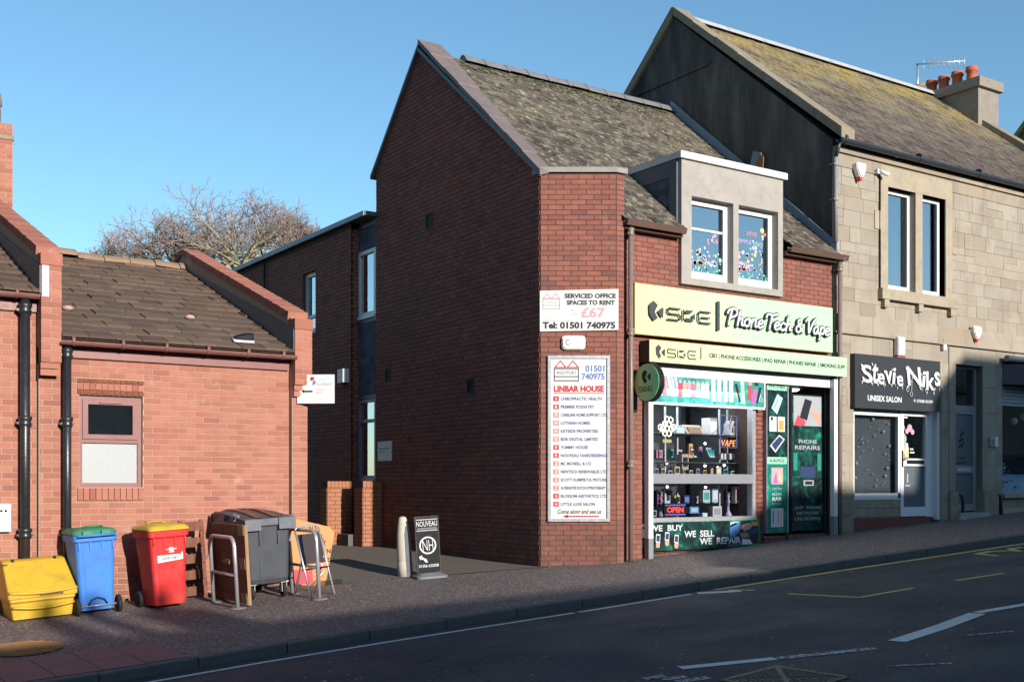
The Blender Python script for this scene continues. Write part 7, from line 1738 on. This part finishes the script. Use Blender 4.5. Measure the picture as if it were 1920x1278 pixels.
# ================================================================ bare trees behind the low building
def tree(label, x, y, zfork, ztop, half, seed, trunk_r, limbs=7, depth=6):
    """a lopped street tree: tall bole, a head of boughs breaking into fine twigs"""
    r = random.Random(seed); t = thing('bare_tree', label, 'tree', (x, y, .3), 'bare winter trees behind the low building')
    segs = []
    def grow(p, d, L, rad, lv):
        k = 3 if lv < 4 else 2
        for i in range(k):
            d = (d+Vector((r.gauss(0, .17), r.gauss(0, .17), r.gauss(.05, .10)))).normalized(); q = p+d*L/k; r1 = rad*.90
            segs.append((lv, p, q, rad, r1)); p, rad = q, r1
            if lv < depth and i < k-1 and r.random() < (.8 if lv < 4 else .5):
                sd = d.cross(Vector((r.gauss(0,1), r.gauss(0,1), r.gauss(0,1)))).normalized(); grow(p, (d*.6+sd*.8).normalized(), L*r.uniform(.55, .8), rad*.62, lv+1)
        if lv < depth:
            n = r.choice((2, 3)) if lv < 4 else 2; a0 = r.uniform(0, 6.28)
            for i in range(n):
                a = a0+6.283*i/n+r.uniform(-.4, .4); sd = Vector((math.cos(a), math.sin(a), r.uniform(-.2, .3))); sd = (sd-d*sd.dot(d)).normalized()
                grow(p, (d+sd*r.uniform(.4, .85)).normalized(), L*r.uniform(.62, .85), rad*r.uniform(.60, .74), lv+1)
    f = Vector((x, y, zfork))
    for i in range(limbs):
        a = 6.283*i/limbs+r.uniform(-.3, .3); e = r.uniform(.35, 1.25); grow(f+Vector((0, 0, r.uniform(-.7, .3))), Vector((math.cos(a)*math.cos(e), math.sin(a)*math.cos(e), math.sin(e))), 1.35, .115, 1)
    zt = sorted(q[2].z for q in segs)[-40]; hw = sorted(abs(q[2].x-x)+abs(q[2].y-y) for q in segs)[int(len(segs)*.985)]/1.3
    kz, kx = (ztop-zfork)/(zt-zfork), half/hw
    def S(p): return Vector((x+(p.x-x)*kx, y+(p.y-y)*kx, zfork+(p.z-zfork)*kz))
    tr, br, tw = MB(), MB(), MB()
    def seg(mb, a, b, r0, r1, n):
        d = (b-a).normalized(); ax = Vector((0,0,1)) if abs(d.z) < .9 else Vector((1,0,0)); u = d.cross(ax).normalized(); v = d.cross(u)
        vs = [a+(u*math.cos(6.283*k/n)+v*math.sin(6.283*k/n))*r0 for k in range(n)]+[b+(u*math.cos(6.283*k/n)+v*math.sin(6.283*k/n))*r1 for k in range(n)]
        mb.add(vs, [(k, (k+1) % n, (k+1) % n+n, k+n) for k in range(n)], n > 4)
    tr.tube([(x, y, .2), (x+.05, y, zfork*.5), (x, y, zfork-.4), (x, y, zfork+.1)], [trunk_r*1.3, trunk_r, trunk_r*.85, trunk_r*.6], 10)
    for lv, p, q, r0, r1 in segs: seg(br if lv < 4 else tw, S(p), S(q), max(r0, .009), max(r1, .008), 5 if lv < 3 else 3)
    tr.build('trunk', M['bark'], t); o = br.build('branches', M['bark'], t); o['kind'] = 'stuff'; o = tw.build('crown', M['twig'], t); o['kind'] = 'stuff'
def tpos(px, Z): xc, yc = _ray(px); return Z*xc, Z*yc
for lb, px, Z, yf, yt, hp, sd, tr_ in (('tallest bare winter tree with spreading greenish boughs behind the brick parapet', 447, 46, 505, 360, 150, 12, .34), ('wide bare winter tree rising over the middle of the tiled roof ridge', 312, 47, 520, 402, 125, 5, .28), ('small bare winter tree at the left end of the tiled roof ridge', 222, 50, 535, 432, 80, 8, .22), ('bare winter tree low against the flat roofed wing', 545, 52, 480, 395, 80, 31, .22)):
    X, Y = tpos(px, Z); tree(lb, X, Y, EYE+(HOR-yf)*Z/FPX, EYE+(HOR-yt)*Z/FPX, hp*Z/FPX, sd, tr_)

# ================================================================ houses across the street, behind the viewer: they throw the shade over the road
def across(label, x0, x1, yf, yb, eave, prof, name='terraced_house'):
    t = thing(name, label, 'house', ((x0+x1)/2, yf, g((x0+x1)/2, 0)))
    b = Fr((0, yf, 0), (0, 1, 0))
    MB().box(x0, x1, yb, yf, g(x0, 0)-1, eave).build('wall', M['stone'] if prof else M['brick_l'], t)
    return t
def ridge_roof(t, x0, x1, yf, yb, eave, top, hip0=0, hip1=0):
    ym = (yf+yb)/2; v = [(x0, yf+.3, eave), (x1, yf+.3, eave), (x1, yb-.3, eave), (x0, yb-.3, eave), (x0+hip0, ym, top), (x1-hip1, ym, top)]
    MB().add(v, [(0,1,5,4), (2,3,4,5), (3,0,4), (1,2,5), (3,2,1,0)]).build('roof', M['slate_m'], t)
def fenes(t, x0, x1, yf, zs, n):
    fb = Fr((0, yf, 0), (0, 1, 0))
    for i in range(n):
        X = x0+(x1-x0)*(i+.5)/n
        for z in zs:
            o = MB().fbox(fb, -X-.5, -X+.5, z, z+1.3, -.02, .03).build('window', M['pvc'], t); sub(MB().fbox(fb, -X-.42, -X+.42, z+.08, z+1.22, .03, .034), 'pane', M['glass'], o)
YA, YB_ = -9.5, -16.5; YM = -13.0
te = math.tan(SUN_EL)
def top_at(Y, z): return z+(Y-YM)*te          # height of a ridge at YM whose shade meets height z at depth Y
hA = top_at(11.55, g(6.9, 0)); hA2 = top_at(12.5, g(2.6, 0)); hB = top_at(13.1, 1.75)
t = across('long low house across the street with plain ridge and one chimney stack', 4.4, 12.2, YA, YB_, hA-2.4, True)
ridge_roof(t, 4.2, 12.3, YA, YB_, hA-2.4, hA)
fenes(t, 4.6, 11.2, YA, (1.1,), 4)
t2 = across('lower house across the street downhill of the others', -1.2, 4.4, YA, YB_, hA2-2.3, True); ridge_roof(t2, -1.2, 4.3, YA, YB_, hA2-2.3, hA2); fenes(t2, -1, 4, YA, (.6,), 2)
t5 = across('unseen tall block across the street, added to cut sky light', -40, -1.4, YA, YB_, 11.5, True); ridge_roof(t5, -40, -1.3, YA, YB_, 11.5, 15); fenes(t5, -30, -2, YA, (.2, 3.4, 6.6, 9.2), 9)  # added block out of view: lowers the sky fill on gable and ground
zc = top_at(14.55, g(4.2, 0)+.0)
for x0, x1 in ((3.95, 4.28), (4.52, 4.72), (5.0, 5.75)):
    MB().box(x0, x1, YM-.35, YM+.35, hA-1.2, zc-.25).lathe([(.12, 0), (.10, .3), (.13, .34)], ((x0+x1)/2, YM, zc-.25), 12).build('chimney', M['chim'], t)
t3 = across('taller two storey house across the street uphill with hipped roof', 12.25, 60, YA, YB_, hB-2.6, True); ridge_roof(t3, 12.0, 60, YA, YB_, hB-2.6, hB, 3.6, 0); fenes(t3, 12.6, 40, YA, (1.3, 3.9), 9)
hC = top_at(13.1, 4.35); t6 = across('tallest house across the street at the uphill end', 19.3, 61, YA-.3, YB_-.2, hC-2.0, True); ridge_roof(t6, 19.1, 61, YA-.3, YB_-.2, hC-2.0, hC, 1.2, 0)

# added unseen building left of the frame: it cuts sky light on the gable
t4 = thing('added_tenement', 'unseen tall stone block left of the view, added to cut sky light', 'building', (-14, 15, -.5))
MB().box(-34, -2.6, 15.0, 27, -3, 12.5).build('wall', M['stone'], t4)
MB().add([(-34, 14.8, 12.4), (-2.5, 14.8, 12.4), (-2.5, 27.2, 12.4), (-34, 27.2, 12.4), (-34, 21, 16.5), (-2.5, 21, 16.5)], [(0,1,5,4), (2,3,4,5), (3,0,4), (1,2,5), (3,2,1,0)]).build('roof', M['slate_s'], t4)
fb = frY(15.0)
for X in range(-32, -3, 3):
    for z in (1.2, 4.2, 7.0, 9.8):
        o = MB().fbox(fb, X, X+1.1, z, z+1.7, -.02, .03).build('window', M['pvc'], t4); sub(MB().fbox(fb, X+.08, X+1.02, z+.08, z+1.62, .03, .034), 'pane', M['glass'], o)
